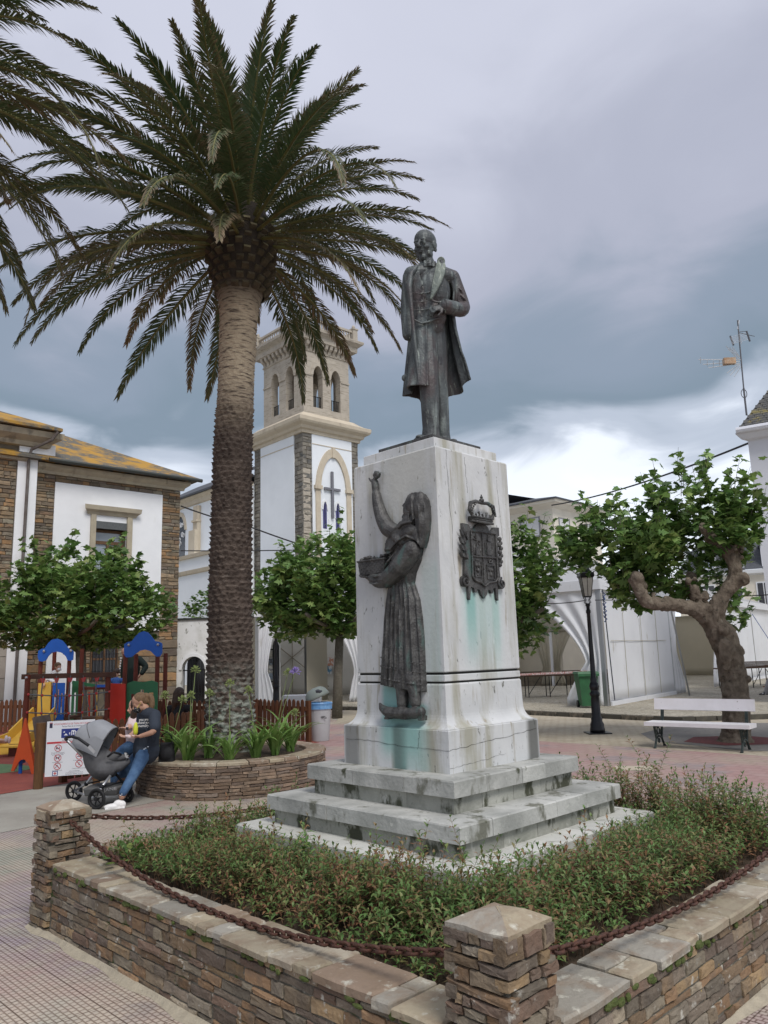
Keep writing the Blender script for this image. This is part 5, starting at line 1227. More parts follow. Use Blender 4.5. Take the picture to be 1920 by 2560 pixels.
# --- town house at left ---
H1 = Frame((-8.1,30), (.743,.669)); hb = thing('stone_building', 'two storey building of brown stone and white plaster with a lichen covered slate roof', 'building', (-8.1,30,0), H1.rotz())
part(hb, 'wall', m_bmort, (-5.7,-3.37,0,8.45,-.6,-.03), (-2.19,0,0,8.45,-.6,-.03), (-3.37,-2.19,0,4.4,-.6,-.03), (-3.37,-2.19,6.92,8.45,-.6,-.03), (-5.7,0,0,8.45,-7,-.61), (-14,-5.6,0,9.3,-7,.22), frame=H1)
def st_(u0,u1,z0,z1,w=0.0, hm=.125, lm=.36): stonework(H1, u0, u1, z0, z1, hb, hm=hm, lm=lm, depth=.14, proud=.02, w=w, gap=.014, meshes=STBd, jmat=m_bst_i)
st_(-.77,0,2.6,8.42); st_(-5.55,-4.86,3.0,8.45); st_(-7.6,-6.25,4.3,9.0,w=.25); st_(-4.86,-.77,8.2,8.45,hm=.125); st_(-4.86,-3.75,0,1.95) if False else None
st_(-1.75,0,0,2.6,hm=.24,lm=.7); st_(-3.75,-3.36,0,2.9); st_(-2.34,-1.75,0,2.9); st_(-5.55,-4.86,0,3.0,hm=.22,lm=.5); st_(-9.4,-7.6,4.3,9.0,w=.25)
def holed(fr, parent, name, material, u0,u1,z0,z1,hu0,hu1,hz0,hz1,w0,w1):
    return part(parent, name, material, (u0,hu0,z0,z1,w0,w1),(hu1,u1,z0,z1,w0,w1),(hu0,hu1,z0,hz0,w0,w1),(hu0,hu1,hz1,z1,w0,w1), frame=fr)
holed(H1, hb, 'plaster_panel', m_plaster, -4.86,-.77,2.95,8.2,-3.37,-2.19,4.4,6.92,-.02,.035)
part(hb, 'plaster_panel', m_plaster, (-4.86,-3.77,0,2.95,-.02,.035), frame=H1); part(hb, 'plaster_strip', m_plaster, (-6.22,-5.57,0,8.95,-.02,.28), frame=H1); part(hb, 'plaster_frieze', m_plaster, (-6.2,-5.0,9.02,9.45,-.02,.285), frame=H1)
part(hb, 'ashlar_base', m_ashlar_p, *[(-14,-6.23,z0,z0+.68,.2,.262+.004*i) for i, z0 in enumerate((0,.7,1.4,2.1,2.8,3.5))], frame=H1)
for (ua, ub) in ((-3.56,-3.37),(-2.19,-1.99)): part(hb, 'window_pilaster', m_ashlar, (ua,ub,4.0,7.16,.0,.12), frame=H1)
moulding(H1, hb, 'window_cornice', m_ashlar, -3.60,-1.95, [(.0,7.16),(.10,7.16),(.14,7.25),(.24,7.32),(.26,7.48),(.0,7.50)], 1, 1)
part(hb, 'slate_lintel', mat('grey_slate', (.13,.14,.14), .8, (.08,.085,.09), 10, stretch=(12,12,1)), (-3.37,-2.19,6.66,6.93,-.05,.06), frame=H1)
wn = part(hb, 'window', m_wood, (-3.37,-3.27,4.4,6.66,-.30,-.22),(-2.29,-2.19,4.4,6.66,-.30,-.22),(-3.27,-2.29,6.56,6.66,-.30,-.22),(-3.27,-2.29,6.12,6.24,-.30,-.21),(-2.83,-2.73,4.4,6.12,-.30,-.21), frame=H1)
for b in ((-3.27,-2.29,6.24,6.56),(-3.27,-2.83,4.4,6.12),(-2.73,-2.29,4.4,6.12)): part(wn, 'pane', m_glass, (*b,-.285,-.265), frame=H1)
part(hb, 'window_reveal', m_dkglass, (-3.37,-2.19,4.4,6.66,-.5,-.40), frame=H1)
wn = part(hb, 'window', m_wood, (-3.34,-3.26,1.2,2.95,-.02,.03),(-2.44,-2.36,1.2,2.95,-.02,.03),(-2.90,-2.82,1.2,2.95,-.02,.03),(-3.26,-2.44,2.87,2.95,-.02,.03),(-3.26,-2.44,1.9,1.97,-.02,.03), frame=H1)
for b in ((-3.26,-2.90,1.2,2.87),(-2.82,-2.44,1.2,2.87)): part(wn, 'pane', m_dkglass, (*b,-.02,.008), frame=H1)
for i in range(8): part(wn, 'grille_bar', m_iron, (-3.30+i*.124,-3.28+i*.124,1.2,2.95,.06,.08), frame=H1)
part(wn, 'grille_rail', m_iron, (-3.34,-2.36,1.5,1.52,.082,.095),(-3.34,-2.36,2.1,2.12,.082,.095),(-3.34,-2.36,2.7,2.72,.082,.095), frame=H1)
moulding(H1, hb, 'cornice', m_ashlar, -5.55,.0, [(-.02,8.45),(.10,8.45),(.13,8.55),(.28,8.66),(.30,8.78),(-.02,8.80)], 0, 1)
moulding(H1, hb, 'cornice', m_ashlar, -14,-5.62, [(.2,9.25),(.40,9.28),(.45,9.42),(.72,9.58),(.76,9.78),(.2,9.80)], 0, 1)
moulding(H1, hb, 'string_course', m_ashlar, -14,-6.24, [(.2,8.72),(.36,8.74),(.40,8.80),(.40,8.98),(.2,9.0)], 0, 1)
def hip(fr, parent, name, material, u0, u1, w0, w1, ze, rise, t=.10):
    """hipped roof between u0..u1, w0 (back) .. w1 (front)"""
    mb = MB().m(material); d = (w1-w0)/2; a = [fr.p(u0,ze,w1),fr.p(u1,ze,w1),fr.p(u1,ze,w0),fr.p(u0,ze,w0)]; r1 = fr.p(u0+d,ze+rise,(w0+w1)/2); r2 = fr.p(u1-d,ze+rise,(w0+w1)/2)
    lo = [q-Vector((0,0,t)) for q in a]
    mb.add(a+[r1, r2]+lo, [(0,1,5,4),(1,2,5),(2,3,4,5),(3,0,4),(6,7,1,0),(7,8,2,1),(8,9,3,2),(9,6,0,3),(9,8,7,6)]); return mb.build(name, parent, world=True)
hip(H1, hb, 'roof', m_roof, -18,.55,-7.6,.55,8.93,2.1); hip(H1, hb, 'roof', m_roof, -18,-5.0,-7.2,.95,9.92,1.9)
mb = MB().m(m_gut).tube([H1.p(-5.3,8.84,.60), H1.p(.62,8.84,.60)], .075, 8); mb.build('gutter', hb, world=True)
mb = MB().m(m_pipe).tube([H1.p(-5.15,9.8,.9), H1.p(-5.3,9.5,.8), H1.p(-5.85,9.15,.42), H1.p(-5.9,8.8,.36), H1.p(-5.92,0,.36)], .055, 8); mb.build('drainpipe', hb, world=True)
# --- gate wall ---
GW = Frame((-8.0,30.5), (1,0)); gw = thing('garden_wall', 'stained white wall with an arched gate between the stone building and the marquee', 'wall', (-8,30.5,0))
mb = MB().m(m_dirtyw); arch_wall(mb, GW, -.3, 3.75, 0, 3.36, [(-.04,.86,0,1.45,1.95)], -.4, 0, False); mb.build('wall', gw, world=True)
part(gw, 'coping', m_gut, (-.3,3.8,3.36,3.44,-.45,.05), frame=GW)
ring_poly(GW, gw, 'arch_trim', m_plaster, arch_pts(-.14,.96,1.45,2.07,gothic=False), arch_pts(-.04,.86,1.45,1.95,gothic=False), -.05,.05)
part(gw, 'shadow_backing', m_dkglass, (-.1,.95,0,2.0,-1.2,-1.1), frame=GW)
for i in range(8): MB().m(m_iron).tube([GW.p(.02+i*.113,.05,-.15), GW.p(.02+i*.113,1.5+.4*math.sin(PI*(i+.5)/8),-.15)], .014, 5).build('gate_bar', gw, world=True)
part(gw, 'gate_rail', m_iron, (-.04,.86,.5,.54,-.17,-.13), (-.04,.86,1.4,1.44,-.17,-.13), frame=GW)
# info board
ib = thing('notice_board', 'framed board of small pictures on the white wall behind the palm trunk', 'notice board', (-5.0,30.2,.9)); IF = Frame((-5.35,30.3), (1,0))
part(ib, 'frame', m_iron, (-.05,1.0,.88,.93,0,.06),(-.05,1.0,2.10,2.15,0,.06),(-.05,0,.93,2.10,0,.06),(.95,1.0,.93,2.10,0,.06), frame=IF); part(ib, 'panel', mat('board_paper', (.55,.56,.56), .7, (.45,.47,.48), 3), (0,.95,.93,2.1,.01,.03), frame=IF)
pc = [(.35,.10,.10),(.12,.16,.2),(.3,.3,.28),(.2,.25,.32),(.45,.3,.28),(.16,.2,.12),(.35,.36,.4),(.25,.14,.12),(.5,.5,.48),(.12,.12,.14)]
for r_ in range(4):
    for c_ in range(4):
        part(ib, 'picture', mat('picture_%d' % ((r_*3+c_) % 10), pc[(r_*3+c_) % 10], .6, tuple(min(1,v*1.8) for v in pc[(r_*5+c_) % 10]), 9, lo=.45, hi=.55), (.03+.23*c_,.235+.23*c_,1.0+.275*r_,1.22+.275*r_,.03,.036+.001*c_), frame=IF)
mb = MB().m(m_iron); mb.tube([(-4.22,30,0),(-4.22,30,2.25),(-4.28,30,2.42),(-4.36,30,2.42),(-4.40,30,2.25),(-4.40,30,0)], .04, 6); o = mb.build('bent_rail'); tag(o, 'black bent steel hoop standing beside the picture board', 'hoop')

# --- church ---
TC = Vector((-5.34,50,0)); dR = Vector((.743,.669,0)); dL = Vector((-.669,.743,0)); TR = Frame(TC, dR); TL = Frame(TC, -dL)
ch = thing('church', 'white and stone church with a square bell tower behind the palm', 'church', TC, TR.rotz())
m_cream = mat('cream_stone', (.56,.49,.38), .8, (.50,.43,.33), 2, stain=[(2,.6,.7,(.42,.36,.28),(1,1,.4))], coords='World')
m_bel = mat('belfry_stone', (.45,.40,.33), .85, (.36,.32,.265), 1.5, bump=.5, bscale=10, stain=[(2.2,.55,.66,(.24,.205,.16),(.6,.6,6)),(5,.58,.66,(.45,.40,.33),(.5,.5,5))], coords='World')
m_wplain = mat('church_white', (.78,.81,.84), .85, (.73,.76,.79), .6, coords='World')
WR, WL = 4.85, 6.0
part(ch, 'tower_body', m_bmort, (.02,WR-.02,0,16.76,-WL+.02,-.02), frame=TR)
DK = [(.13,.125,.115),(.17,.155,.135),(.20,.185,.16),(.11,.11,.105),(.24,.22,.18),(.15,.14,.125)]
m_dst = mat('tower_stone', (.15,.14,.12), .9, rnd='obj', pal=DK, col2=(.22,.2,.17), scale=3, bump=.6, bscale=10, val=.2, coords='World'); m_dst_i = mat('tower_stone_joined', (.15,.14,.12), .9, rnd='island', pal=DK, val=.25, coords='World')
STD = st_me(m_dst, 'stone')
stonework(TR, 0, .74, 8, 16.76, ch, hm=.28, lm=.5, depth=.2, proud=.02, gap=.03, meshes=STD, jmat=m_dst_i); stonework(TL, -.96, 0, 8, 16.76, ch, hm=.28, lm=.5, depth=.2, proud=.02, gap=.03, meshes=STD, jmat=m_dst_i)
stonework(TR, 4.22, WR, 8, 16.76, ch, hm=.28, lm=.45, depth=.2, proud=.02, gap=.03, meshes=STD, jmat=m_dst_i); stonework(TL, -WL, -5.1, 8, 16.76, ch, hm=.28, lm=.45, depth=.2, proud=.02, gap=.03, meshes=STD, jmat=m_dst_i)
stonework(TR, 0, .60, 8, 14.3, ch, hm=.42, lm=.6, depth=.2, proud=.04, gap=.03, meshes=st_me(m_bel, 'quoin_stone'), jmat=m_bel)
part(ch, 'white_panel', m_wplain, (.74,4.22,0,16.76,-.03,.05), frame=TR); part(ch, 'white_panel', m_wplain, (-5.1,-.96,0,16.76,-.03,.05), frame=TL)
part(ch, 'string_line', m_cream, (.74,4.22,16.05,16.10,.05,.08), frame=TR); part(ch, 'string_line', m_cream, (-5.1,-.96,16.05,16.10,.05,.08), frame=TL)
def sq_mould(prof, name, material, o_=TC, wr=WR, wl=WL, ox=0.0):
    """moulding wrapped round the whole tower: prof (w,z) -> stacked rings"""
    mb = MB().m(material); V = []; F = []
    for w, z in prof:
        for (u, v) in ((-w+ox,-w+ox),(wr+w-ox,-w+ox),(wr+w-ox,wl+w-ox),(-w+ox,wl+w-ox)): V.append(TC+dR*u+dL*v+Vector((0,0,z)))
    for i in range(len(prof)-1):
        for k in range(4): F.append((4*i+k, 4*i+(k+1) % 4, 4*i+4+(k+1) % 4, 4*i+4+k))
    n = 4*(len(prof)-1); F += [(3,2,1,0),(n,n+1,n+2,n+3)]; return mb.add(V, F).build(name, ch, world=True)
sq_mould([(.0,16.74),(.12,16.76),(.14,16.95),(.30,17.02),(.36,17.2),(.62,17.35),(.70,17.48),(.72,17.72),(.66,17.76),(.45,17.82),(.10,18.05),(-.18,18.3)], 'cornice', m_cream)
# belfry
BC = TC+dR*.40+dL*.40; BR = Frame(BC, dR); BL = Frame(BC, -dL); bw_, bl_ = 4.06, 4.95
mb = MB().m(m_bel); arch_wall(mb, BR, 0, bw_, 18.2, 23.0, [(.84,1.68,18.9,21.15,21.97),(2.41,3.26,18.9,21.15,21.97)], -.55, 0)
arch_wall(mb, BL, -bl_, -.56, 18.2, 23.0, [(-3.92,-2.95,18.95,21.3,22.15),(-2.08,-1.12,18.95,21.3,22.15)], -.55, 0)
bb = Frame(BC+dL*bl_+dR*bw_, -dR); arch_wall(mb, bb, 0, bw_, 18.2, 23.0, [(.84,1.68,18.9,21.15,21.97),(2.41,3.26,18.9,21.15,21.97)], -.55, 0)
bb2 = Frame(BC+dR*bw_, dL); arch_wall(mb, bb2, .56, bl_-.56, 18.2, 23.0, [(1.12,2.08,18.95,21.3,22.15),(2.95,3.92,18.95,21.3,22.15)], -.55, 0)
mb.build('belfry', ch, world=True); part(ch, 'belfry_floor', m_bel, (.3,bw_-.3,18.1,18.6,-bl_+.3,-.3), (.3,bw_-.3,22.9,23.2,-bl_+.3,-.3), frame=BR)
for (ua, ub) in ((-.02,.80),(1.72,2.37),(3.30,bw_+.02)): part(ch, 'impost_band', m_bel, (ua,ub,21.15,21.27,.0,.06), frame=BR)
for (ua, ub) in ((-bl_-.02,-3.96),(-2.91,-2.12),(-1.08,.02)): part(ch, 'impost_band', m_bel, (ua,ub,21.3,21.42,.0,.06), frame=BL)
for fr_, ops in ((BR, ((.84,1.68,21.15,21.97),(2.41,3.26,21.15,21.97))), (BL, ((-3.92,-2.95,21.3,22.15),(-2.08,-1.12,21.3,22.15)))):
    for (ua, ub, zs, za) in ops:
        ring_poly(fr_, ch, 'arch_moulding', m_bel, arch_pts(ua-.22,ub+.22,zs+.1,za+.30), arch_pts(ua,ub,zs+.1,za), .0, .05)
        for i in range(6): MB().m(m_iron).tube([fr_.p(ua+(ub-ua)*(i+.5)/6,18.95,-.2), fr_.p(ua+(ub-ua)*(i+.5)/6,19.75,-.2)], .025, 4).build('railing_bar', ch, world=True)
        MB().m(m_iron).tube([fr_.p(ua,19.75,-.2), fr_.p(ub,19.75,-.2)], .03, 4).build('railing_top', ch, world=True)
kb = MB().m(m_bel); kb.prism([(0,.0),(0,-.62),(.10,-.60),(.16,-.40),(.34,-.28),(.42,-.05),(.42,0)], (0,-.12,0), (1,0,0), (0,0,1), (0,1,0), 0, .24); KM = kb.mesh('corbel')
for fr_, L_, sg in ((BR, bw_, 1), (BL, bl_, -1)):
    nn = 10
    for i in range(nn):
        u = (L_*(i+.5)/nn)*sg; o = link('corbel', KM, ch); p = fr_.p(u, 23.58, 0); inv = parent_world(ch).inverted(); o.location = inv @ p; o.rotation_euler = (0,0,math.atan2(fr_.n.y, fr_.n.x)-ch.rotation_euler.z)
def bring(prof, name): 
    mb = MB().m(m_bel); V = []; F = []
    for w, z in prof:
        for (u, v) in ((-w,-w),(bw_+w,-w),(bw_+w,bl_+w),(-w,bl_+w)): V.append(BC+dR*u+dL*v+Vector((0,0,z)))
    for i in range(len(prof)-1):
        for k in range(4): F.append((4*i+k, 4*i+(k+1) % 4, 4*i+4+(k+1) % 4, 4*i+4+k))
    n = 4*(len(prof)-1); F += [(3,2,1,0),(n,n+1,n+2,n+3)]; return mb.add(V, F).build(name, ch, world=True)
bring([(.0,22.88),(.07,22.92),(.07,23.02),(.02,23.05),(.02,23.45)], 'frieze'); bring([(.40,23.56),(.48,23.6),(.50,23.95),(.62,24.05),(.82,24.2),(.85,24.38),(.80,24.42)], 'belfry_cornice')
bring([(.42,24.40),(.42,24.52)], 'balustrade_base'); 
for (u0, u1, v0, v1) in ((-.42,bw_+.42,-.42,-.20),(-.42,bw_+.42,bl_+.20,bl_+.42),(-.42,-.20,-.2,bl_+.2),(bw_+.20,bw_+.42,-.2,bl_+.2)):
    mb = MB().m(m_bel); V = [BC+dR*u+dL*v+Vector((0,0,z)) for z in (25.12,25.28) for (u,v) in ((u0,v0),(u1,v0),(u1,v1),(u0,v1))]; mb.add(V, [(3,2,1,0),(4,5,6,7),(0,1,5,4),(1,2,6,5),(2,3,7,6),(3,0,4,7)]); mb.build('handrail', ch, world=True)
BM_ = MB().m(m_bel).lathe([(.07,0),(.07,.06),(.045,.09),(.085,.2),(.05,.36),(.045,.45),(.07,.52),(.07,.6)], n=8).mesh('baluster', True)
inv = parent_world(ch).inverted()
for fr_, L_, sg in ((BR, bw_, 1), (BL, bl_, -1)):
    nn = 17
    for i in range(nn): link('baluster', BM_, ch, inv @ fr_.p(sg*(L_*(i+.5)/nn), 24.52, .31))
for (u, v) in ((-.31,-.31),(bw_+.31,-.31),(-.31,bl_+.31)):
    mb = MB().m(m_bel); c = BC+dR*u+dL*v; mb.box(c+Vector((0,0,24.9)), (.42,.42,.95), TR.R); mb.box(c+Vector((0,0,25.42)), (.52,.52,.10), TR.R); mb.sphere(c+Vector((0,0,25.62)), (.13,.13,.17), 8, 6); mb.build('corner_post', ch, world=True)
MB().m(mat('pole_white', (.7,.7,.72), .5)).tube([TC+dR*.1+dL*1.9+Vector((0,0,24.5)), TC+dR*.1+dL*1.9+Vector((0,0,29.5))], .05, 6).build('flagpole', ch, world=True)
# gothic recess, cross and lancets on the right face
go = arch_pts(.95,4.05,13.1,15.95); gi = arch_pts(1.38,3.62,13.1,15.35); ring_poly(TR, ch, 'gothic_arch', m_cream, go, gi, .04, .16)
part(ch, 'arch_jamb', m_cream, (.97,1.36,6,12.95,.05,.15), frame=TR); part(ch, 'arch_jamb', m_cream, (3.64,4.03,6,12.95,.05,.15), frame=TR)
part(ch, 'impost', m_cream, (.85,1.45,12.95,13.2,.05,.26), frame=TR); part(ch, 'impost', m_cream, (3.55,4.15,12.95,13.2,.05,.26), frame=TR)
part(ch, 'keystone', m_cream, (2.38,2.62,15.3,16.0,.05,.22), frame=TR)
m_cross = mat('grey_cross', (.17,.17,.19), .6); part(ch, 'cross', m_cross, (2.26,2.44,11.05,14.3,.10,.22),(1.67,2.255,12.98,13.14,.10,.22),(2.445,3.03,12.98,13.14,.10,.22), frame=TR)
m_blue = mat('blue_stained_glass', (.035,.04,.16), .2, (.08,.07,.2), 3, spec=.6)
for (ua, ub) in ((1.52,1.98),(2.62,3.08)):
    fr_ = TR; mb = MB().m(m_blue); ap = arch_pts(ua+.06,ub-.06,11.6,12.15); fr_.poly(mb, [(ua+.06,10.3)]+ap+[(ub-.06,10.3)], .052,.06); w_ = mb.build('lancet_window', ch, world=True)
    ring_poly(TR, w_, 'frame', m_plaster, arch_pts(ua-.03,ub+.03,11.6,12.32), ap, .05, .13); part(w_, 'mullion', m_iron, ((ua+ub)/2-.02,(ua+ub)/2+.02,10.3,12.0,.06,.09), frame=TR)
# nave
part(ch, 'nave_wall', m_wplain, (-22,-6.02,0,14.3,-6,.25), frame=TL); moulding(TL, ch, 'nave_cornice', m_cream, -22,-6.02, [(.25,14.1),(.40,14.15),(.42,14.5),(.62,14.7),(.62,14.8),(.25,14.8)], 0, 0)
part(ch, 'nave_roof_edge', m_slateroof, (-22,-5.9,14.8,14.95,-6,.8), frame=TL)
mb = MB().m(m_slateroof); TL.R; mb.add([TL.p(-22,14.95,.8),TL.p(-5.9,14.95,.8),TL.p(-5.9,17.5,-4),TL.p(-22,17.5,-4)], [(0,1,2,3)]); mb.build('nave_roof', ch, world=True)
for u in (-13.75,-9.4): part(ch, 'buttress', m_cream, (u-.36,u+.36,9,13.9,.25,.55), (u-.42,u+.42,12.6,12.75,.25,.68), (u-.5,u+.5,9,11.9,.55,.85), frame=TL)
part(ch, 'nave_pier', m_wplain, (-6.9,-5.75,0,14.1,.25,.5), frame=TL); part(ch, 'pier_cap', m_cream, (-6.95,-5.7,14.1,14.3,.25,.6), frame=TL)
ap = arch_pts(-17.4,-15.95,12.3,13.5); mb = MB().m(m_dkglass); TL.poly(mb, [(-17.4,10.2)]+ap+[(-15.95,10.2)], .26,.28); w_ = mb.build('nave_window', ch, world=True); ring_poly(TL, w_, 'frame', m_cream, arch_pts(-17.65,-15.7,12.3,13.85), ap, .25, .36)
for k in range(26): 
    c = TL.p(random.uniform(-17.3,-16.05), random.uniform(10.3,13.0), .30); MB().m(m_plaster).tube([c+TL.a*.16*math.cos(a)+UP*.16*math.sin(a) for a in [i*PI/4 for i in range(8)]], .025, 4, closed=True).build('tracery', w_, world=True) if k < 20 else None
part(ch, 'aisle_wall', m_wplain, (-15.4,-6,0,9.2,.25,2.6), frame=TL); moulding(TL, ch, 'aisle_cornice', m_cream, -15.4,-6, [(2.6,8.0),(2.75,8.05),(2.8,8.3),(2.6,8.35)], 1, 0); moulding(TL, ch, 'aisle_coping', m_cream, -15.4,-6, [(2.5,9.2),(2.8,9.2),(2.85,9.45),(2.5,9.5)], 1, 0)
part(ch, 'aisle_roof', m_slateroof, (-22,-15.5,7.6,9.2,.25,2.2), frame=TL)

# --- cream building right ---
m_crm = mat('cream_render', (.72,.67,.57), .85, (.66,.61,.52), 1.2, coords='World'); m_shut = mat('white_shutter', (.66,.66,.66), .6, (.58,.58,.58), 30, stretch=(1,1,8)); m_alu = mat('grey_window_frame', (.25,.25,.26), .5)
CR = Frame((9.35,42), (.68,.73)); CL = Frame((9.35,42), (.73,-.68)); cb = thing('cream_building', 'cream rendered three storey block with slate roof beyond the marquee', 'building', (9.35,42,0), CR.rotz())
part(cb, 'wall', m_crm, (0,5.4,0,9.75,-9,0), frame=CR)
for (ua, ub, z0, z1, fr_, sh) in ((.62,1.72,8.05,9.1,CR,1),(3.6,4.65,8.0,9.05,CR,0),(.62,1.78,5.6,7.0,CR,1),(3.6,4.65,5.5,6.9,CR,1),(-2.1,-.88,8.1,9.2,CL,1),(-5,-3.8,8.1,9.2,CL,1)):
    wd = part(cb, 'window', m_alu, (ua-.05,ua+.03,z0,z1,-.02,.04),(ub-.03,ub+.05,z0,z1,-.02,.04),(ua+.03,ub-.03,z1-.06,z1,-.02,.04),(ua+.03,ub-.03,z0-.04,z0+.04,-.02,.06), frame=fr_)
    if sh: part(wd, 'shutter', m_shut, (ua+.03,ub-.03,z0+.04,z1-.06,-.01,.02), frame=fr_)
    else:
        part(wd, 'shutter', m_shut, (ua+.03,ub-.03,z1-.3,z1-.06,-.01,.02), frame=fr_); part(wd, 'pane', m_glass, (ua+.03,(ua+ub)/2,z0+.04,z1-.3,-.01,.015), ((ua+ub)/2+.05,ub-.03,z0+.04,z1-.3,-.01,.015), frame=fr_)
moulding(CR, cb, 'eaves', m_crm, 0, 5.4, [(0,9.55),(.35,9.75),(.55,9.8),(.55,9.92),(0,9.92)], 1, 1); moulding(CL, cb, 'eaves', m_crm, -9, 0, [(0,9.55),(.35,9.75),(.55,9.8),(.55,9.92),(0,9.92)], 1, 1)
part(cb, 'soffit', m_crm, (-.6,6.0,9.925,9.938,-9.5,.6), frame=CR); hip(CR, cb, 'roof', m_slateroof, -.65,6.05,-9.6,.65,10.03,1.3,.085)
# --- white house at the right edge with aerial ---
m_hw = mat('house_white', (.66,.67,.71), .85, (.62,.63,.67), 1, coords='World')
HR = Frame((11.05,22.5), (.84,-.54)); hr = thing('white_house', 'white house with mossy slate roof at the right edge of the photo', 'building', (11.05,22.5,0), HR.rotz())
part(hr, 'wall', m_hw, (0,6,0,7.95,-7,0), frame=HR)
mb = MB().m(m_hw).tube([HR.p(-.25,8.1,.32), HR.p(6,8.1,.32)], .10, 8); mb.build('gutter', hr, world=True)
mb = MB().m(m_hw); moulding(HR, hr, 'eaves', m_hw, 0, 6, [(0,7.8),(.15,7.85),(.28,8.0),(.28,8.05),(0,8.05)], 1, 0)
m_mroof = mat('mossy_slate', (.10,.10,.095), .8, (.07,.07,.07), 12, stain=[(3,.52,.62,(.20,.17,.07),None),(9,.6,.68,(.18,.16,.10),None)], coords='World')
rf = MB().m(m_mroof); rf.add([HR.p(-.2,8.15,.3),HR.p(6,8.15,.3),HR.p(6,10.05,-1.9),HR.p(.75,10.05,-1.9),HR.p(.0,8.1,-6)], [(0,1,2,3),(0,3,4)]); rfo = rf.build('roof', hr, world=True)
sl = MB().m(m_mroof).box((0,0,0),(.20,.24,.012)).mesh('slate')
ax = (HR.p(0,10.05,-1.9)-HR.p(0,8.15,.3)).normalized(); nn_ = HR.a.cross(ax).normalized(); Rsl = Matrix((HR.a, ax, nn_)).transposed(); slope_len = (HR.p(0,10.05,-1.9)-HR.p(0,8.15,.3)).length
inv = parent_world(rfo).inverted() if False else parent_world(hr).inverted()
for r_ in range(18):
    for c_ in range(11):
        s_ = .08+r_*.155; u0 = -.2+.95*s_/slope_len; p = HR.p(0,8.15,.3)+ax*s_+HR.a*(u0+.11+c_*.215+(.1 if r_ % 2 else 0)); Rt_ = (inv.to_3x3() @ Rsl) @ Matrix.Rotation(-.06,3,'X')
        o = link('slate', sl, hr, inv @ (p+nn_*.014), Rt_.to_euler(), (1,1,1)) if s_ < slope_len-.1 else None
an = thing('tv_aerial', 'rooftop television aerial on a thin mast left of the white house roof', 'aerial', (11.36,23,8.2)); m_al = mat('aluminium', (.55,.56,.58), .4, metal=.6); m_mast = mat('mast', (.12,.12,.13), .5, metal=.5)
zr = lambda x, y, Y=23.0: at((1700+x*.339)*.4, (750+y*.339)*.4, Y)
def rod(name, a, b, r, mm, par=an): return MB().m(mm).tube([a, b], r, 5).build(name, par, world=True)
rod('mast', zr(492,850), zr(470,650), .03, m_mast); rod('mast', zr(470,650), zr(425,150), .022, m_mast)
for (a, b) in (((135,440),(450,440)),((170,475),(440,455)),((210,500),(440,470))): rod('boom', zr(*a), zr(*b), .013, m_al)
for (a, b) in (((340,340),(430,440)),((365,350),(440,430)),((345,540),(440,470)),((370,555),(445,475)),((400,565),(450,490)),((385,345),(445,425))): rod('reflector_rod', zr(*a), zr(*b), .011, m_al)
for k in range(5): rod('cross_rod', zr(350+k*14,370+k*6,22.7), zr(395+k*10,360+k*14,23.3), .007, m_al)
for (x, y) in ((150,440),(200,460),(245,470),(290,460)): rod('element', zr(x,y-20,22.9), zr(x+2,y+28,23.1), .009, m_al)
for (a, b) in (((370,265),(395,335)),((490,230),(515,305))): rod('end_fin', zr(*a), zr(*b), .03, m_mast)
for i in range(6): rod('dipole', zr(372+i*2,275+i*10,22.6), zr(492+i*3,238+i*10,23.4), .007, m_al)
rod('top_dipole', zr(425,215), zr(435,150), .02, m_al); rod('side_arm', zr(430,240), zr(550,268), .010, m_mast); rod('side_arm', zr(440,235), zr(490,230), .010, m_mast); rod('drop_rod', zr(430,225), zr(455,325), .012, m_al)
mb = MB().m(mat('orange_plastic', (.42,.23,.11), .5, (.5,.4,.3), 8)).box(zr(362,452), (.36,.16,.20)); mb.build('amplifier_box', an, world=True)
mb = MB().m(m_mast).tube([zr(472,690)+Vector((.09*math.cos(a),0,.14*math.sin(a))) for a in [i*PI/6 for i in range(12)]], .012, 4, closed=True); mb.build('cable_loop', an, world=True)
# --- distant grey houses ---
FH = Frame((20.6,46), (.9,-.43)); fh = thing('distant_house', 'distant pale house with slate mansard roof and dormers at the right', 'building', (20.6,46,0), FH.rotz())
part(fh, 'wall', m_crm, (-3,9,0,5.9,-6,0), frame=FH); moulding(FH, fh, 'cornice', m_plaster, -3, 9, [(0,5.8),(.3,5.9),(.35,6.1),(0,6.15)], 1, 1)
mb = MB().m(m_slateroof); mb.add([FH.p(-3,6.15,.2),FH.p(9,6.15,.2),FH.p(8.5,7.9,-1.6),FH.p(-2,7.9,-1.6),FH.p(-3,6.15,-6)], [(0,1,2,3),(0,3,4)]); mb.build('roof', fh, world=True)
for u in (-1.2,.35,2.2): 
    dm = part(fh, 'dormer', m_hw, (u-.45,u+.45,6.2,7.5,-1.2,.05), frame=FH); part(dm, 'dormer_roof', m_slateroof, (u-.55,u+.55,7.5,7.7,-1.3,.15), frame=FH); part(dm, 'pane', m_glass, (u-.28,u+.28,6.4,7.3,.05,.07), frame=FH)
for u in (-1.3,.2,1.7,3.2):
    wd = part(fh, 'window', m_plaster, (u-.4,u+.4,3.9,5.4,0,.05), frame=FH); part(wd, 'pane', m_dkglass, (u-.32,u-.03,3.98,5.32,.05,.07), (u+.03,u+.32,3.98,5.32,.05,.07), frame=FH)

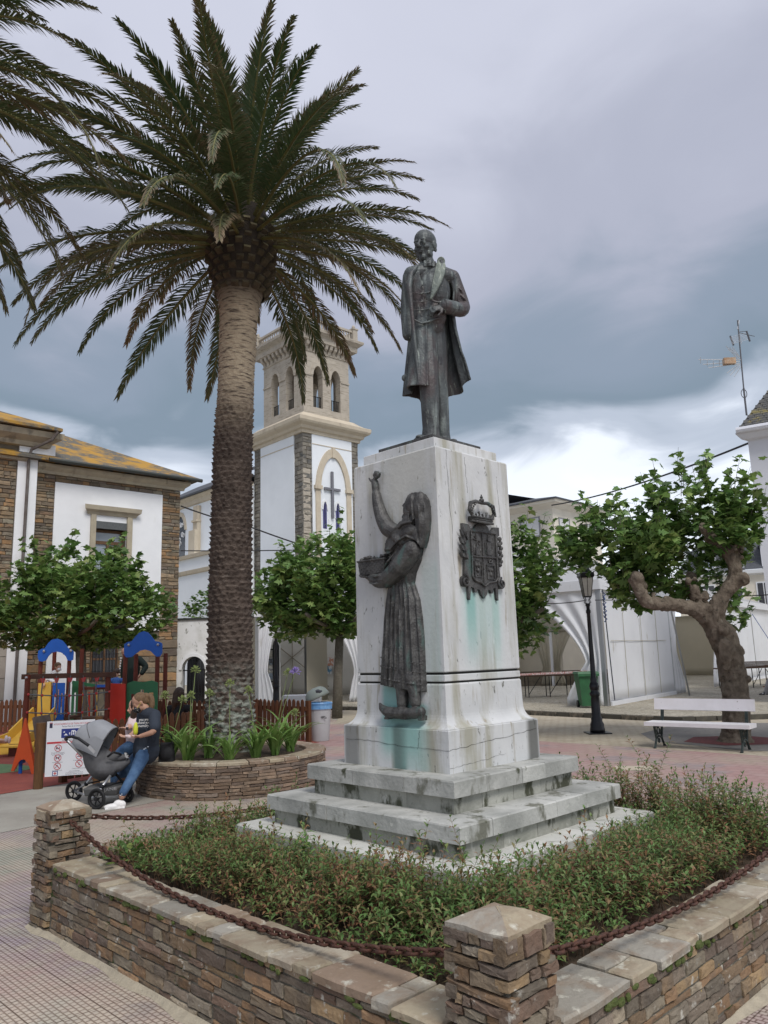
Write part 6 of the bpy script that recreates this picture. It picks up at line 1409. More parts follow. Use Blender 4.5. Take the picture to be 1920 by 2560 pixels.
# ---------------- cables ----------------
m_cab = mat('black_cable', (.02,.02,.022), .6)
def cable(pts, sag, r, label):
    P = []; 
    for a, b in zip(pts[:-1], pts[1:]):
        a = Vector(a); b = Vector(b)
        for i in range(16): f = i/16; P.append(a.lerp(b, f)-Vector((0,0,sag*4*f*(1-f))))
    P.append(Vector(pts[-1])); o = MB().m(m_cab).tube(P, r, 5).build('cable'); return tag(o, label, 'cable')
cable([(11.1,22.5,7.76),(9.2,41.4,9.6)], .25, .035, 'thick black cable from the white house to the cream building')
cable([(-8.05,29.9,7.83),(-5.2,30.2,6.9),(-1.5,30.5,5.6)], .05, .03, 'black cable running down right from the corner of the stone building')
cable([(-8.02,29.9,6.04),(-1.5,30.5,6.0)], .03, .022, 'lower black cable passing level behind the palm trunk')
cable([(3.8,21,3.05),(5.9,23.0,3.2)], .05, .014, 'thin wire between the lamp post and the marquee corner')
cable([(6.2,23,3.2),(9.8,10,2.62)], .12, .012, 'thin wire crossing in front of the gnarled tree')
STUFF.flush()
# ---------------- plane trees ----------------
random.seed(77)
m_pl = leaf_mat(bpy.data.materials.new('plane_leaf'), [(0,(.070,.145,.038)),(.38,(.115,.21,.055)),(.68,(.19,.295,.08)),(.95,(.28,.33,.115)),(1.0,(.33,.22,.09))], 1.2, .62, rough=.42, transl=.34, vlo=.6, vhi=1.4)
m_bark = mat('plane_bark', (.19,.155,.12), .95, (.10,.08,.06), 7, bump=2.2, bscale=22, stain=[(6,.57,.66,(.20,.17,.13),(1,1,.5)),(14,.62,.7,(.05,.042,.032),None)], coords='Object')
m_bark2 = mat('young_bark', (.16,.145,.115), .9, (.10,.09,.07), 9, bump=1.0, bscale=30, stain=[(9,.6,.68,(.24,.23,.19),None)], coords='Object')
LF = [(0,0),(.30,-.10),(.52,.10),(.34,.16),(.62,.50),(.33,.46),(.26,.62),(.0,1.0),(-.26,.62),(-.33,.46),(-.62,.50),(-.34,.16),(-.52,.10),(-.30,-.10)]
LFA = np.array([(x, y, 0) for x, y in LF]+[(0,.32,0)]); LFA[:,2] = -.10*np.abs(LFA[:,0])-.16*(LFA[:,1])**2
LTRI = np.array([(i, (i+1) % 14, 14) for i in range(14)])
def leaves_np(P, Nrm, size, R):
    """palmate leaves: P positions (n,3), Nrm rough up normals"""
    n = len(P); a = R.uniform(0, 2*PI, n); up = Nrm/np.linalg.norm(Nrm, axis=1, keepdims=True)
    ref = np.stack([np.cos(a), np.sin(a), np.zeros(n)], 1); x = np.cross(ref, up); x /= np.linalg.norm(x, axis=1, keepdims=True)+1e-9; y = np.cross(up, x)
    s_ = size*R.uniform(.6, 1.2, n)
    V = P[:,None,:]+s_[:,None,None]*(LFA[None,:,0:1]*x[:,None,:]+LFA[None,:,1:2]*y[:,None,:]+LFA[None,:,2:3]*up[:,None,:])
    F = LTRI[None]+(np.arange(n)*15)[:,None,None]; return V.reshape(-1,3), F.reshape(-1,3)
def crown(parent, ells, n, size, seed, shoots=40, gaps=.0, name='crown', sh_len=.6, flat=.35):
    """ells: list of (cx,cy,cz, rx,ry,rz) local"""
    R = np.random.default_rng(seed); P = []; vol = np.array([e[3]*e[4]*e[5] for e in ells]); vol = vol/vol.sum()
    tw = MB().m(m_bark2)
    for e, v in zip(ells, vol):
        k = int(n*v); cnt = 0
        while cnt < k:
            q = R.normal(size=3); q /= np.linalg.norm(q); r_ = R.uniform(.25, 1)**.40
            p = np.array([e[0]+q[0]*e[3]*r_, e[1]+q[1]*e[4]*r_, e[2]+q[2]*e[5]*r_])
            g = noise.noise(Vector(p*1.15)+Vector((seed,0,0))) + .5*noise.noise(Vector(p*2.6))
            if g < -.12+gaps+(r_-.85)*.9: continue
            P.append(p); cnt += 1
    top = []
    for _ in range(shoots):
        e = ells[R.integers(len(ells))]; q = R.normal(size=3); q[2] = abs(q[2])*1.1+.1; q /= np.linalg.norm(q)
        b = np.array([e[0]+q[0]*e[3]*.85, e[1]+q[1]*e[4]*.85, e[2]+q[2]*e[5]*.85]); d = q*.5+np.array([0,0,.85]); d /= np.linalg.norm(d); L_ = sh_len*R.uniform(.35,1.1)
        tw.tube([b, b+d*L_*.5+R.normal(0,.02,3), b+d*L_], [.008,.006,.003], 3, False)
        for j in range(int(4+L_*14)): P.append(b+d*L_*R.uniform(0,1)+R.normal(0,.07,3))
    P = np.array(P); Nn = R.normal(0, flat+.25, (len(P), 3)); Nn[:,2] = np.abs(R.normal(.9, .3, len(P)))+.15
    V, F = leaves_np(P, Nn, size, R); me = np_mesh(name, V, F, m_pl); o = link(name, me, parent); o['kind'] = 'stuff'
    if shoots: tw.build('twigs', parent, kind='stuff')
    return o
def plane_tree(label, loc, trunk, limbs_, ells, n, size, seed, shoots=40, bark=None, gaps=0.0, sh_len=.6):
    t = thing('plane_tree', label, 'tree', loc, 0, 'pollarded plane trees'); b = MB().m(bark or m_bark2)
    b.tube([p[:3] for p in trunk], [p[3] for p in trunk], 12); b.build('trunk', t, smooth=True)
    for l_ in limbs_: MB().m(bark or m_bark2).tube([p[:3] for p in l_], [p[3] for p in l_], 8).build('limb', t, smooth=True)
    crown(t, ells, n, size, seed, shoots, gaps, sh_len=sh_len); return t
def radial_limbs(h, R_, k, seed, r0=.07, rise=.5):
    r = random.Random(seed); out = []
    for i in range(k):
        a = 2*PI*i/k+r.uniform(-.3,.3); c, s_ = math.cos(a), math.sin(a); q = R_*r.uniform(.6,.9)
        out.append([(0,0,h,r0*1.3),(c*q*.35,s_*q*.35,h+rise*.35,r0),(c*q*.7,s_*q*.7,h+rise*.55,r0*.8),(c*q,s_*q,h+rise*.95,r0*.75)])
    return out
plane_tree('broad dense plane tree in front of the stone building at the left', (-9.3,23.0,0), [(.35,0,0,.17),(.3,0,1.2,.15),(.2,0,2.6,.14)], radial_limbs(2.5,2.4,6,1),
    [(.15,0,3.40,2.85,2.0,1.25),(.1,0,4.3,2.0,1.5,1.10),(1.2,0,3.15,1.7,1.6,1.0),(-1.2,0,3.1,1.5,1.5,.95)], 6200, .20, 1, 70, sh_len=.75)
plane_tree('plane tree between the palm and the pedestal, thin upright grey trunk', (-1.50,23.2,0), [(-.05,0,0,.16),(0,0,1.2,.13),(.08,0,2.6,.12)], radial_limbs(2.5,2.2,6,2),
    [(-.45,0,3.7,2.2,1.9,1.30),(-.1,0,4.5,1.8,1.5,1.0),(-1.3,0,3.1,1.2,1.3,.85),(.2,0,3.0,1.3,1.3,.7)], 5600, .20, 2, 60, sh_len=.8)
plane_tree('plane tree half hidden behind the right side of the pedestal', (2.25,17.3,0), [(0,0,0,.15),(0,0,1.2,.13),(.05,0,2.3,.12)], radial_limbs(2.2,1.6,6,3),
    [(.15,0,3.3,1.55,1.5,1.45),(.5,0,2.5,1.15,1.2,.85),(-.3,0,4.0,1.2,1.2,.9)], 4000, .17, 3, 55, sh_len=.95)
plane_tree('plane tree whose leaves enter the photo at the upper right edge', (8.85,12.2,0), [(0,0,0,.2),(0,0,1.5,.17),(0,0,2.8,.16)], radial_limbs(2.7,1.9,6,5),
    [(-.1,0,4.15,2.15,1.9,.95),(-1.5,0,3.9,1.0,1.1,.75)], 1700, .165, 5, 40, sh_len=.5, gaps=.12)
# gnarled tree with the bench
z6 = lambda x, y, Y: at((1250+x*.404)*.4, (1100+y*.404)*.4, Y)
GT = Vector((6.36,14.8,0)); gt = thing('plane_tree', 'old gnarled plane tree with twisted bare limbs behind the white bench', 'tree', GT, 0, 'pollarded plane trees')
gm = MB().m(m_bark)
def gl(pts, Y=14.8):
    P = [z6(x, y, Y+dy)-GT for x, y, dy, r in pts]; R_ = [q[3] for q in pts]; p2 = []; r2 = []
    for i in range(len(P)-1):
        for k in range(6): f = k/6; p2.append(P[i].lerp(P[i+1], f)); r2.append(R_[i]*(1-f)+R_[i+1]*f)
    p2.append(P[-1]); r2.append(R_[-1])
    for _ in range(3): p2 = [p2[0]]+[(p2[i-1]+p2[i]*2+p2[i+1])/4 for i in range(1, len(p2)-1)]+[p2[-1]]
    for i in range(len(p2)): r2[i] *= 1+.10*noise.noise(p2[i]*5)
    gm.tube(p2, r2, 14); gm.sphere(p2[-1], r2[-1]*1.1, 10, 8)
    for i in range(0, len(p2), 3):
        a = random.uniform(0,6.28); gm.sphere(p2[i]+Vector((math.cos(a)*r2[i]*.7, math.sin(a)*r2[i]*.7, random.uniform(-.05,.05))), r2[i]*random.uniform(.35,.6), 8, 6)
gl([(1460,1885,0,.36),(1460,1840,0,.27),(1462,1700,0,.235),(1450,1520,0,.235),(1425,1350,0,.245),(1385,1230,0,.25),(1330,1140,0,.225),(1275,1075,0,.20)])
gl([(1290,1085,0,.20),(1200,1045,-.1,.145),(1100,1025,-.15,.12),(1000,1015,-.2,.115),(920,1010,-.25,.12),(875,960,-.25,.105),(850,900,-.25,.11),(845,860,-.25,.13)])
gl([(1290,1070,0,.15),(1240,1000,.25,.115),(1195,940,.4,.11),(1185,880,.45,.12),(1180,850,.45,.10)])
gl([(1330,1130,0,.20),(1340,1020,-.1,.16),(1400,940,-.1,.135),(1455,860,-.1,.125),(1450,770,-.1,.12),(1415,690,-.1,.125),(1340,640,-.1,.10),(1290,580,-.1,.085),(1260,540,-.1,.085)])
gl([(1420,700,-.1,.11),(1465,670,-.1,.09),(1480,660,0,.08)]); gl([(1470,880,-.1,.10),(1510,860,-.2,.10)])
for _ in range(90):
    x, y, rr_ = random.choice([(1450,1750,.23),(1450,1600,.23),(1440,1450,.23),(1410,1300,.24),(1370,1200,.24),(1300,1100,.2),(1200,1045,.14),(1050,1018,.12),(900,980,.11),(860,900,.11),(1380,960,.13),(1450,820,.12),(1440,720,.12),(1350,650,.1),(1220,960,.11)])
    p = z6(x+random.uniform(-30,30), y+random.uniform(-35,35), 14.8)-GT; a = random.uniform(-2.9,.0); q_ = p+Vector((math.cos(a), math.sin(a), 0))*rr_*.82; k_r = random.uniform(.035,.085); gm.sphere(q_, (k_r, k_r, k_r*random.uniform(.6,1.7)), 8, 6)
gm.sphere(z6(1395,1310,14.52)-GT, (.15,.06,.26), 14, 10); gm.sphere(z6(1400,1395,14.56)-GT, (.07,.05,.10), 10, 8)
for _ in range(46):
    x, y = random.choice([(845,860),(870,900),(1180,870),(1260,540),(1300,590),(1420,680),(1480,665)]); gm.sphere(z6(x+random.uniform(-25,25), y+random.uniform(-25,25), random.uniform(14.5,14.75))-GT, random.uniform(.03,.06), 8, 6)
tk_ = remesh(gm, 'trunk', m_bark, .020, gt, smooth_it=1)
vs_ = np.empty(len(tk_.data.vertices)*3, dtype=np.float32); tk_.data.vertices.foreach_get('co', vs_); vs_ = vs_.reshape(-1,3); ns_ = np.empty_like(vs_).ravel(); tk_.data.vertices.foreach_get('normal', ns_); ns_ = ns_.reshape(-1,3)
dd_ = np.array([.034*noise.noise(Vector((p[0]*8, p[1]*8, p[2]*4)))+.020*noise.noise(Vector((p[0]*26, p[1]*26, p[2]*9))) for p in vs_]); vs_ += ns_*dd_[:,None]; tk_.data.vertices.foreach_set('co', vs_.ravel()); tk_.data.update()
def c6(x, y, Y, rx, ry, rz): p = z6(x, y, Y)-GT; return (p.x, p.y, p.z, rx, ry, rz)
crown(gt, [c6(760,720,15.2,1.25,1.2,.72), c6(1080,760,15.6,1.35,1.0,.85), c6(1250,520,15.2,1.15,1.1,.85), c6(1100,420,15.2,.7,.8,.62), c6(560,660,15.2,.62,.7,.42), c6(1450,600,15.4,.65,.7,.75), c6(860,960,15.3,.85,.6,.35), c6(1440,1080,15.6,.30,.35,.40)], 3500, .175, 6, 100, gaps=.15, sh_len=.75)
# shrub mass behind the gate wall
hb_ = thing('garden_shrub', 'dark green bush showing above the gate wall left of the palm', 'bush', (-7.4,34,0)); MB().m(m_bark2).tube([(0,0,0),(0,0,3)], .12, 6).build('stem', hb_); crown(hb_, [(0,0,3.8,1.7,1.2,1.15),(2.0,.5,3.9,1.6,1.2,1.1)], 1700, .17, 9, 20, name='foliage', sh_len=.4)

# ---------------- marquees ----------------
m_can = mat('white_canvas', (.82,.83,.85), .55, (.77,.78,.80), .9, lo=.4, hi=.7, bump=.35, bscale=3, stain=[(3,.62,.74,(.62,.61,.58),(1,1,.5))], coords='World')
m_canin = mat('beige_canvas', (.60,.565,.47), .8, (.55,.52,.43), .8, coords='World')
def translucent(m, f):
    t = m.node_tree; n = t.nodes; b = n['Principled BSDF']; tr = n.new('ShaderNodeBsdfTranslucent'); bc = b.inputs['Base Color']
    if bc.links: t.links.new(bc.links[0].from_socket, tr.inputs[0])
    else: tr.inputs[0].default_value = bc.default_value
    ms = n.new('ShaderNodeMixShader'); ms.inputs[0].default_value = f; t.links.new(b.outputs[0], ms.inputs[1]); t.links.new(tr.outputs[0], ms.inputs[2]); t.links.new(ms.outputs[0], n['Material Output'].inputs[0])
m_rcan = mat('roof_canvas', (.82,.83,.85), .55); translucent(m_rcan, .62); translucent(m_can, .22); translucent(m_canin, .5); m_post = mat('marquee_post', (.34,.35,.36), .4, metal=.6)
def canvas(fr, parent, name, u0, u1, z0, z1, w, material=None, nu=30, nz=8, wob=.02, drape=None):
    """cloth panel with folds; 4 mm thick"""
    mb = MB().m(material or m_can); V = []; F = []
    ph = random.uniform(0,6)
    for off in (0, -.006):
        for j in range(nz+1):
            for i in range(nu+1):
                s_ = i/nu; t_ = j/nz; u = u0+(u1-u0)*s_; z = z0+(z1-z0)*t_; ww = w+off+wob*(math.sin(s_*11+ph+t_*1.5)*.5+noise.noise(Vector((u*1.3, z*.9, ph)))*1.2)*math.sin(PI*min(1,max(0,s_)))
                if drape: u, z, dw = drape(s_, t_, u, z); ww += dw
                V.append(fr.p(u, z, ww))
    m_ = nu+1; b = (nz+1)*m_
    for j in range(nz):
        for i in range(nu):
            a = j*m_+i; F += [(a, a+1, a+m_+1, a+m_), (b+a, b+a+m_, b+a+m_+1, b+a+1)]
    for i in range(nu):
        for j in (0, nz): a = j*m_+i; F.append((a, b+a, b+a+1, a+1))
    for j in range(nz):
        for i in (0, nu): a = j*m_+i; F.append((a, a+m_, b+a+m_, b+a))
    return mb.add(V, F).build(name, parent, world=True, smooth=True)
def curtain(fr, parent, u0, u1, z0, z1, w, side, gather=.35, ztie=1.1, wide=1.0):
    """side=-1: hangs from u0..u1 at the top, tied back towards u0; side=+1 towards u1"""
    def dr(s_, t_, u, z):
        zz = z; k = max(0, (zz-ztie)/(z1-ztie)); wd = (gather+(wide-gather)*k**1.6) if zz > ztie else gather+(.45-gather)*min(1,(ztie-zz)/1.0)**.8*.8
        f = s_*wd; uu = (u0+(u1-u0)*f) if side < 0 else (u1-(u1-u0)*f); return uu, zz, .05*math.sin(s_*22)*(1.1-.6*k)
    return canvas(fr, parent, 'curtain', u0, u1, z0, z1, w, nu=44, nz=16, wob=0, drape=dr)
PZ0 = .12
MK = Vector((6.35,23.2,0)); MR = Frame(MK, (.607,.795)); ML = Frame(MK, (.795,-.607))
mq = thing('marquee', 'large white marquee on the plaza at the right, side bays open', 'marquee', MK, MR.rotz(), 'white marquees')
EV = 3.55; Dp = 12.0
for u in (0,6.2,12.4,18.8,25): part(mq, 'post', m_post, (u-.06,u+.06,PZ0,EV,-.06,.06), (u-.06,u+.06,PZ0,EV,-Dp-.06,-Dp+.06), frame=MR)
for u in (-6,-12): part(mq, 'post', m_post, (u-.06,u+.06,PZ0,EV,-.06,.06), frame=ML)
canvas(MR, mq, 'wall_panel', .12, 3.1, PZ0+.03, EV, .07); canvas(MR, mq, 'wall_panel', 3.12, 6.12, PZ0+.03, EV, .075); canvas(MR, mq, 'wall_panel', 12.5, 18.75, PZ0+.03, EV, .07); canvas(MR, mq, 'wall_panel', 18.85, 25, PZ0+.03, EV, .08)
for u0, u1 in ((.12,3.1),(3.12,6.12),(12.5,18.75),(18.85,25)): part(mq, 'hem', m_can, (u0,u1,PZ0+.0,PZ0+.12,.08,.13), frame=MR)
for u in (1.55,3.11,4.6): MB().m(m_canin).tube([MR.p(u,PZ0+.15,.10), MR.p(u+.05,EV-.2,.11)], .008, 4).build('seam', mq, world=True)
part(mq, 'seam', m_canin, (.5,5.6,2.0,2.012,.09,.105), frame=MR)
curtain(MR, mq, 6.25, 9.2, PZ0, EV, .05, -1, .14, 1.5, .35); curtain(MR, mq, 9.6, 12.3, PZ0, EV, .05, 1, .16, 1.5, .3)
curtain(ML, mq, -3.0, -.05, PZ0, EV, .05, 1, .16, 1.35, .85)
part(mq, 'valance', m_can, (-.1,25,EV-.02,EV+.28,.02,.12), frame=MR); part(mq, 'valance', m_can, (-12,.1,EV-.02,EV+.28,.02,.12), frame=ML)
# roof: two slopes meeting on a ridge parallel to MR
mb = MB().m(m_rcan); r0, r1 = MR.p(4.5,EV+2.35,-Dp/2), MR.p(20.5,EV+2.35,-Dp/2); c = [MR.p(-.1,EV+.27,.1), MR.p(25,EV+.27,.1), MR.p(25,EV+.27,-Dp-.1), MR.p(-.1,EV+.27,-Dp-.1)]
mb.add(c+[r0, r1], [(0,1,5,4),(1,2,5),(2,3,4,5),(3,0,4)]); mb.build('roof', mq, world=True)
canvas(MR, mq, 'back_wall', 6, 25, PZ0, EV, -Dp+.1, m_canin, wob=.03); canvas(MR, mq, 'back_wall', -.1, 1.1, PZ0, EV, -Dp+.1, m_canin)
BKF = Frame(MR.p(12.4,0,-12), -MR.n*-1)
canvas(Frame(MR.p(25,0,-12), MR.n), mq, 'end_wall', 0, 12, PZ0, EV, 0, m_canin)
BKF = Frame(MR.p(12.4,0,-12), MR.n); 
for (u0, u1, sd) in ((.1,2.1,-1),(2.2,4.3,1),(4.5,6.3,-1)):
    mb_ = MB().m(m_canin); mb_ = None
    c_o = curtain(BKF, mq, u0, u1, PZ0, EV, 0, sd, .18, .9, 1.0); c_o.data.materials[0] = m_canin
canvas(BKF, mq, 'upper_wall', .1, 7.0, EV-.9, EV+.3, .05, m_canin)
for u in (2.15,4.4): part(mq, 'inner_post', m_can, (u-.05,u+.05,PZ0,EV,-.1,0), frame=BKF)
SBK = Frame(ML.p(-12,0,0), MR.a)
mb = MB().m(mat('dark_rope', (.06,.065,.08), .8)).tube([MR.p(-.25,EV-.05,.25), MR.p(-.12,.3,.3)], .018, 5); mb.build('guy_rope', mq, world=True)
mb = MB().m(mat('blue_rope', (.05,.09,.25), .7))
for k in range(7): mb.tube([MR.p(-.18+.03*math.sin(k*2),EV-.1-.12*k,.20), MR.p(-.10+.05*math.sin(k*3+1),EV-.2-.12*k,.26), MR.p(-.2,EV-.28-.12*k,.22)], .018, 4)
mb.build('blue_rope_tangle', mq, world=True, kind='stuff')
mb = MB().m(m_post).tube([z6(1060,1060,26.0), Vector((10.2,26.9,.13))], .03, 6); o = mb.build('prop_pole'); tag(o, 'pale pole leaning against the open bay of the right marquee', 'pole')
mb = MB().m(MATS['blue_rope']).tube([MR.p(18.8,EV-.3,.15), MR.p(18.9,.25,1.6)], .016, 5); mb.build('guy_rope', mq, world=True)
# trestle tables and stacked benches inside
m_tt = mat('table_brown', (.11,.06,.035), .6, (.08,.045,.03), 5); m_leg = mat('table_leg', (.03,.03,.03), .5, metal=.5)
def table(loc, rz, L_, label, n=4):
    t = thing('trestle_table', label, 'table', loc, rz, 'trestle tables in the marquee'); MB().m(m_tt).box((0,0,.76), (L_,.75,.05)).build('table_top', t)
    for i in range(n):
        x = -L_/2+.15+(L_-.3)*i/(n-1); MB().m(m_leg).tube([(x,-.3,0),(x,-.3,.73)], .018, 5).build('leg', t); MB().m(m_leg).tube([(x,.3,0),(x,.3,.73)], .018, 5).build('leg', t); MB().m(m_leg).tube([(x,-.3,.1),(x+.45*(1 if i < n-1 else -1),-.3,.72)], .014, 5).build('brace', t)
    return t
table((6.6,29.0,PZ0), .03, 3.4, 'long low brown trestle table seen through the left opening of the right marquee', 5)
for (x, y, k) in ((14.1,31.0,0),(16.2,32.6,1)): table((x,y,PZ0), .2+k*.4, 2.4, ['brown trestle table stacked with planks in the dark marquee bay','brown trestle table farthest right inside the dark marquee bay'][k], 3)
for i in range(5): o = MB().m(m_tt).box((0,0,0), (2.2,.28,.03)).build('bench_board'); o.location = (14.1+random.uniform(-.1,.1),31.0,PZ0+.80+.045*i); o.rotation_euler = (0,0,.2+random.uniform(-.06,.06)); tag(o, ['lowest brown board of the stack on the trestle table in the marquee','second brown board from the bottom of the stack in the marquee','middle brown board of the stack on the marquee table','fourth brown board, just under the top of the marquee table stack','topmost brown board of the stack on the marquee table'][i], 'board', 'boards stacked on the trestle table')
for (x, y) in ((14.9,30.4),(15.5,30.9)): 
    b = MB().m(mat('orange_brown_wood', (.23,.075,.03), .6, (.17,.05,.02), 5)); b.box((0,0,.05), (1.0,.3,.04)); b.bar((-.4,0,.02), (.35,0,.45), .05, .05); b.bar((.4,0,.02), (-.1,0,.4), .05, .05); b.bar((-.1,0,.4), (.4,0,.45), .25, .03); o = b.build('folding_bench'); o.location = (x,y,PZ0); o.rotation_euler = (0,0,.3); tag(o, 'folded reddish wooden bench under the trestle tables, %s' % ('left one' if x < 15.2 else 'right one'), 'bench')
# low wall beyond the marquee
lw = MB().m(m_bmort).box((7.5,38.2,.45), (9,.4,.7)); lwo = lw.build('low_garden_wall'); tag(lwo, 'low lichen stained wall behind the marquee opening', 'low wall')
# left marquee
LM = Frame((-4.75,28.2), (.97,.243)); lm = thing('marquee', 'smaller white marquee open at the front between the palm and the pedestal', 'marquee', (-4.75,28.2,PZ0), LM.rotz(), 'white marquees')
for u in (0,3.9,8): part(lm, 'post', m_post, (u-.05,u+.05,PZ0,3.3,-.05,.05),(u-.05,u+.05,PZ0,3.3,-6.05,-5.95), frame=LM)
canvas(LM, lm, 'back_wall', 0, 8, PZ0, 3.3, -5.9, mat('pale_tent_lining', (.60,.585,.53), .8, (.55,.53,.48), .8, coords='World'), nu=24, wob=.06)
part(lm, 'side_wall', m_canin, (-.02,.02,PZ0,3.3,-6,-.1), frame=LM)
curtain(LM, lm, .05, 1.6, PZ0, 3.3, .03, -1, .22, 1.3, .5); curtain(LM, lm, 2.6, 3.85, PZ0, 3.3, .03, 1, .22, 1.15, 1.0)
canvas(LM, lm, 'wall_panel', 3.95, 8, PZ0, 3.3, .05); part(lm, 'valance', m_can, (-.1,8.1,3.28,3.55,.0,.08), frame=LM)
mb = MB().m(m_rcan); c = [LM.p(-.1,3.54,.1), LM.p(8.1,3.54,.1), LM.p(8.1,3.54,-6.1), LM.p(-.1,3.54,-6.1)]; r0, r1 = LM.p(2.5,4.9,-3), LM.p(5.5,4.9,-3); mb.add(c+[r0,r1], [(0,1,5,4),(1,2,5),(2,3,4,5),(3,0,4)]); mb.build('roof', lm, world=True)
for (a, b) in (((.4,3.1),(3.6,.5)),((.4,.5),(3.6,3.1)),((2.0,.3),(2.0,3.2))): MB().m(mat('brace_grey', (.28,.25,.19), .7)).tube([LM.p(a[0],a[1],-5.75), LM.p(b[0],b[1],-5.75)], .022, 5).build('brace', lm, world=True)
for i, (u, z, c_) in enumerate(((3.05,1.55,(.05,.05,.2)),(3.30,1.60,(.08,.08,.1)),(3.7,1.58,(.45,.22,.14)),(3.62,1.22,(.08,.2,.3)),(4.0,1.22,(.12,.08,.05)))):
    o = part(lm, 'poster', mat('poster_%d' % i, c_, .6, (.6,.6,.58), 8, lo=.5, hi=.56), (u-.13,u+.13,z-.19,z+.17,-5.78,-5.76), frame=LM)
o = MB().m(m_can).box((-2.95,26.6,.33), (1.25,.9,.42)).build('white_counter'); tag(o, 'low white box like counter in front of the smaller marquee', 'counter')

# ---------------- lamp posts ----------------
m_lampb = mat('lamp_black', (.014,.014,.018), .35, metal=.3, spec=.5); m_lglass = mat('lamp_glass', (.62,.61,.58), .25, (.52,.51,.48), 4, stretch=(1,1,2)); 
def lamp(loc, label, s=1.0):
    t = thing('street_lamp', label, 'street lamp', loc, 0, 'black lantern lamp posts'); t.scale = (s,s,s)
    MB().m(m_lampb).box((0,0,.015), (.52,.52,.03)).build('base_plate', t)
    MB().m(m_lampb).lathe([(.17,.03),(.17,.10),(.155,.15),(.16,.20),(.125,.28),(.13,.33),(.105,.38),(.098,.70),(.090,.82),(.115,.85),(.118,.90),(.085,.94),(.10,.99),(.115,1.05),(.095,1.12),(.075,1.16),(.085,1.20),(.062,1.26),(.056,1.6),(.048,2.2),(.042,2.72),(.055,2.74),(.055,2.79),(.038,2.82),(.040,2.88),(.060,2.92),(.045,2.96)], n=16).build('post', t, smooth=True)
    for k in range(8):
        a = k*PI/4; MB().m(m_lampb).tube([(.098*math.cos(a),.098*math.sin(a),.40),(.088*math.cos(a),.088*math.sin(a),.80)], .010, 4).build('flute', t)
    for k in range(4):
        a = k*PI/2+PI/4; c, s_ = math.cos(a), math.sin(a); MB().m(m_lampb).tube([(.02*c,.02*s_,2.93),(.09*c,.09*s_,2.98),(.06*c,.06*s_,3.04),(.105*c,.105*s_,3.10)], .010, 5).build('bracket', t)
    gl_ = MB().m(m_lglass); h = .078; H_ = .135; gl_.add([(-h,-h,3.12),(h,-h,3.12),(h,h,3.12),(-h,h,3.12),(-H_,-H_,3.56),(H_,-H_,3.56),(H_,H_,3.56),(-H_,H_,3.56)], [(3,2,1,0),(4,5,6,7),(0,1,5,4),(1,2,6,5),(2,3,7,6),(3,0,4,7)]); g_ = gl_.build('lantern_glass', t)
    for k in range(4):
        sx, sy = ((-1,-1),(1,-1),(1,1),(-1,1))[k]; nx, ny = ((-1,-1),(1,-1),(1,1),(-1,1))[(k+1) % 4]
        MB().m(m_lampb).tube([(sx*h,sy*h,3.11),(sx*H_,sy*H_,3.57)], .010, 5).build('lantern_bar', t); MB().m(m_lampb).tube([((sx+nx)/2*h*1.02,(sy+ny)/2*h*1.02,3.11),((sx+nx)/2*H_*1.02,(sy+ny)/2*H_*1.02,3.57)], .007, 5).build('lantern_bar', t)
        MB().m(m_lampb).tube([(sx*h,sy*h,3.115),(nx*h,ny*h,3.115)], .013, 5).build('lantern_rail', t); MB().m(m_lampb).tube([(sx*H_*1.08,sy*H_*1.08,3.66),(sx*H_*1.25,sy*H_*1.25,3.72)], [.016,.004], 5).build('lantern_spike', t)
    MB().m(m_lampb).add([(-.145,-.145,3.56),(.145,-.145,3.56),(.145,.145,3.56),(-.145,.145,3.56),(-.17,-.17,3.60),(.17,-.17,3.60),(.17,.17,3.60),(-.17,.17,3.60),(-.16,-.16,3.67),(.16,-.16,3.67),(.16,.16,3.67),(-.16,.16,3.67),(-.13,-.13,3.69),(.13,-.13,3.69),(.13,.13,3.69),(-.13,.13,3.69)], [(3,2,1,0)]+[(4*j+i, 4*j+(i+1) % 4, 4*j+4+(i+1) % 4, 4*j+4+i) for j in range(3) for i in range(4)]+[(12,13,14,15)]).build('lantern_hood', t)
    MB().m(m_lampb).lathe([(.125,3.69),(.12,3.74),(.085,3.81),(.05,3.84),(.05,3.88),(.025,3.90),(.02,3.95),(.0,3.99)], n=12).build('lantern_dome', t, smooth=True); return t
lamp((4.40,16.95,0), 'black lamp post with square lantern standing between the pedestal and the bench', .93)
lamp((-3.72,25.9,0), 'black lamp post rising into the plane tree beside the palm', .98)

# ---------------- bench ----------------
BA = Vector((4.72,14.2,0)); BB = Vector((5.82,13.28,0)); ba = (BB-BA).normalized(); bn = Vector((ba.y,-ba.x,0)); BF = Frame(BA-ba*.14, (ba.x, ba.y)); Lb = (BB-BA).length+.28
bh = thing('park_bench', 'white plank bench with cast iron legs under the gnarled tree', 'bench', BF.p(Lb/2,0), BF.rotz())
m_bw = mat('bench_white', (.78,.76,.78), .55, (.72,.70,.71), 4, stain=[(18,.69,.73,(.18,.14,.11),None)]); m_bi = mat('bench_iron', (.03,.038,.036), .5, (.055,.07,.065), 14, metal=.4)
part(bh, 'seat', m_bw, (-.05,Lb+.02,.385,.45,-.38,.04), frame=BF)
mb = MB().m(m_bw); mb.bar(BF.p(-.02,.735,-.47), BF.p(Lb,.735,-.47), .045, .20, up=(Vector((0,0,1))-bn*.18)); bko = mb.build('backrest', bh, world=True)
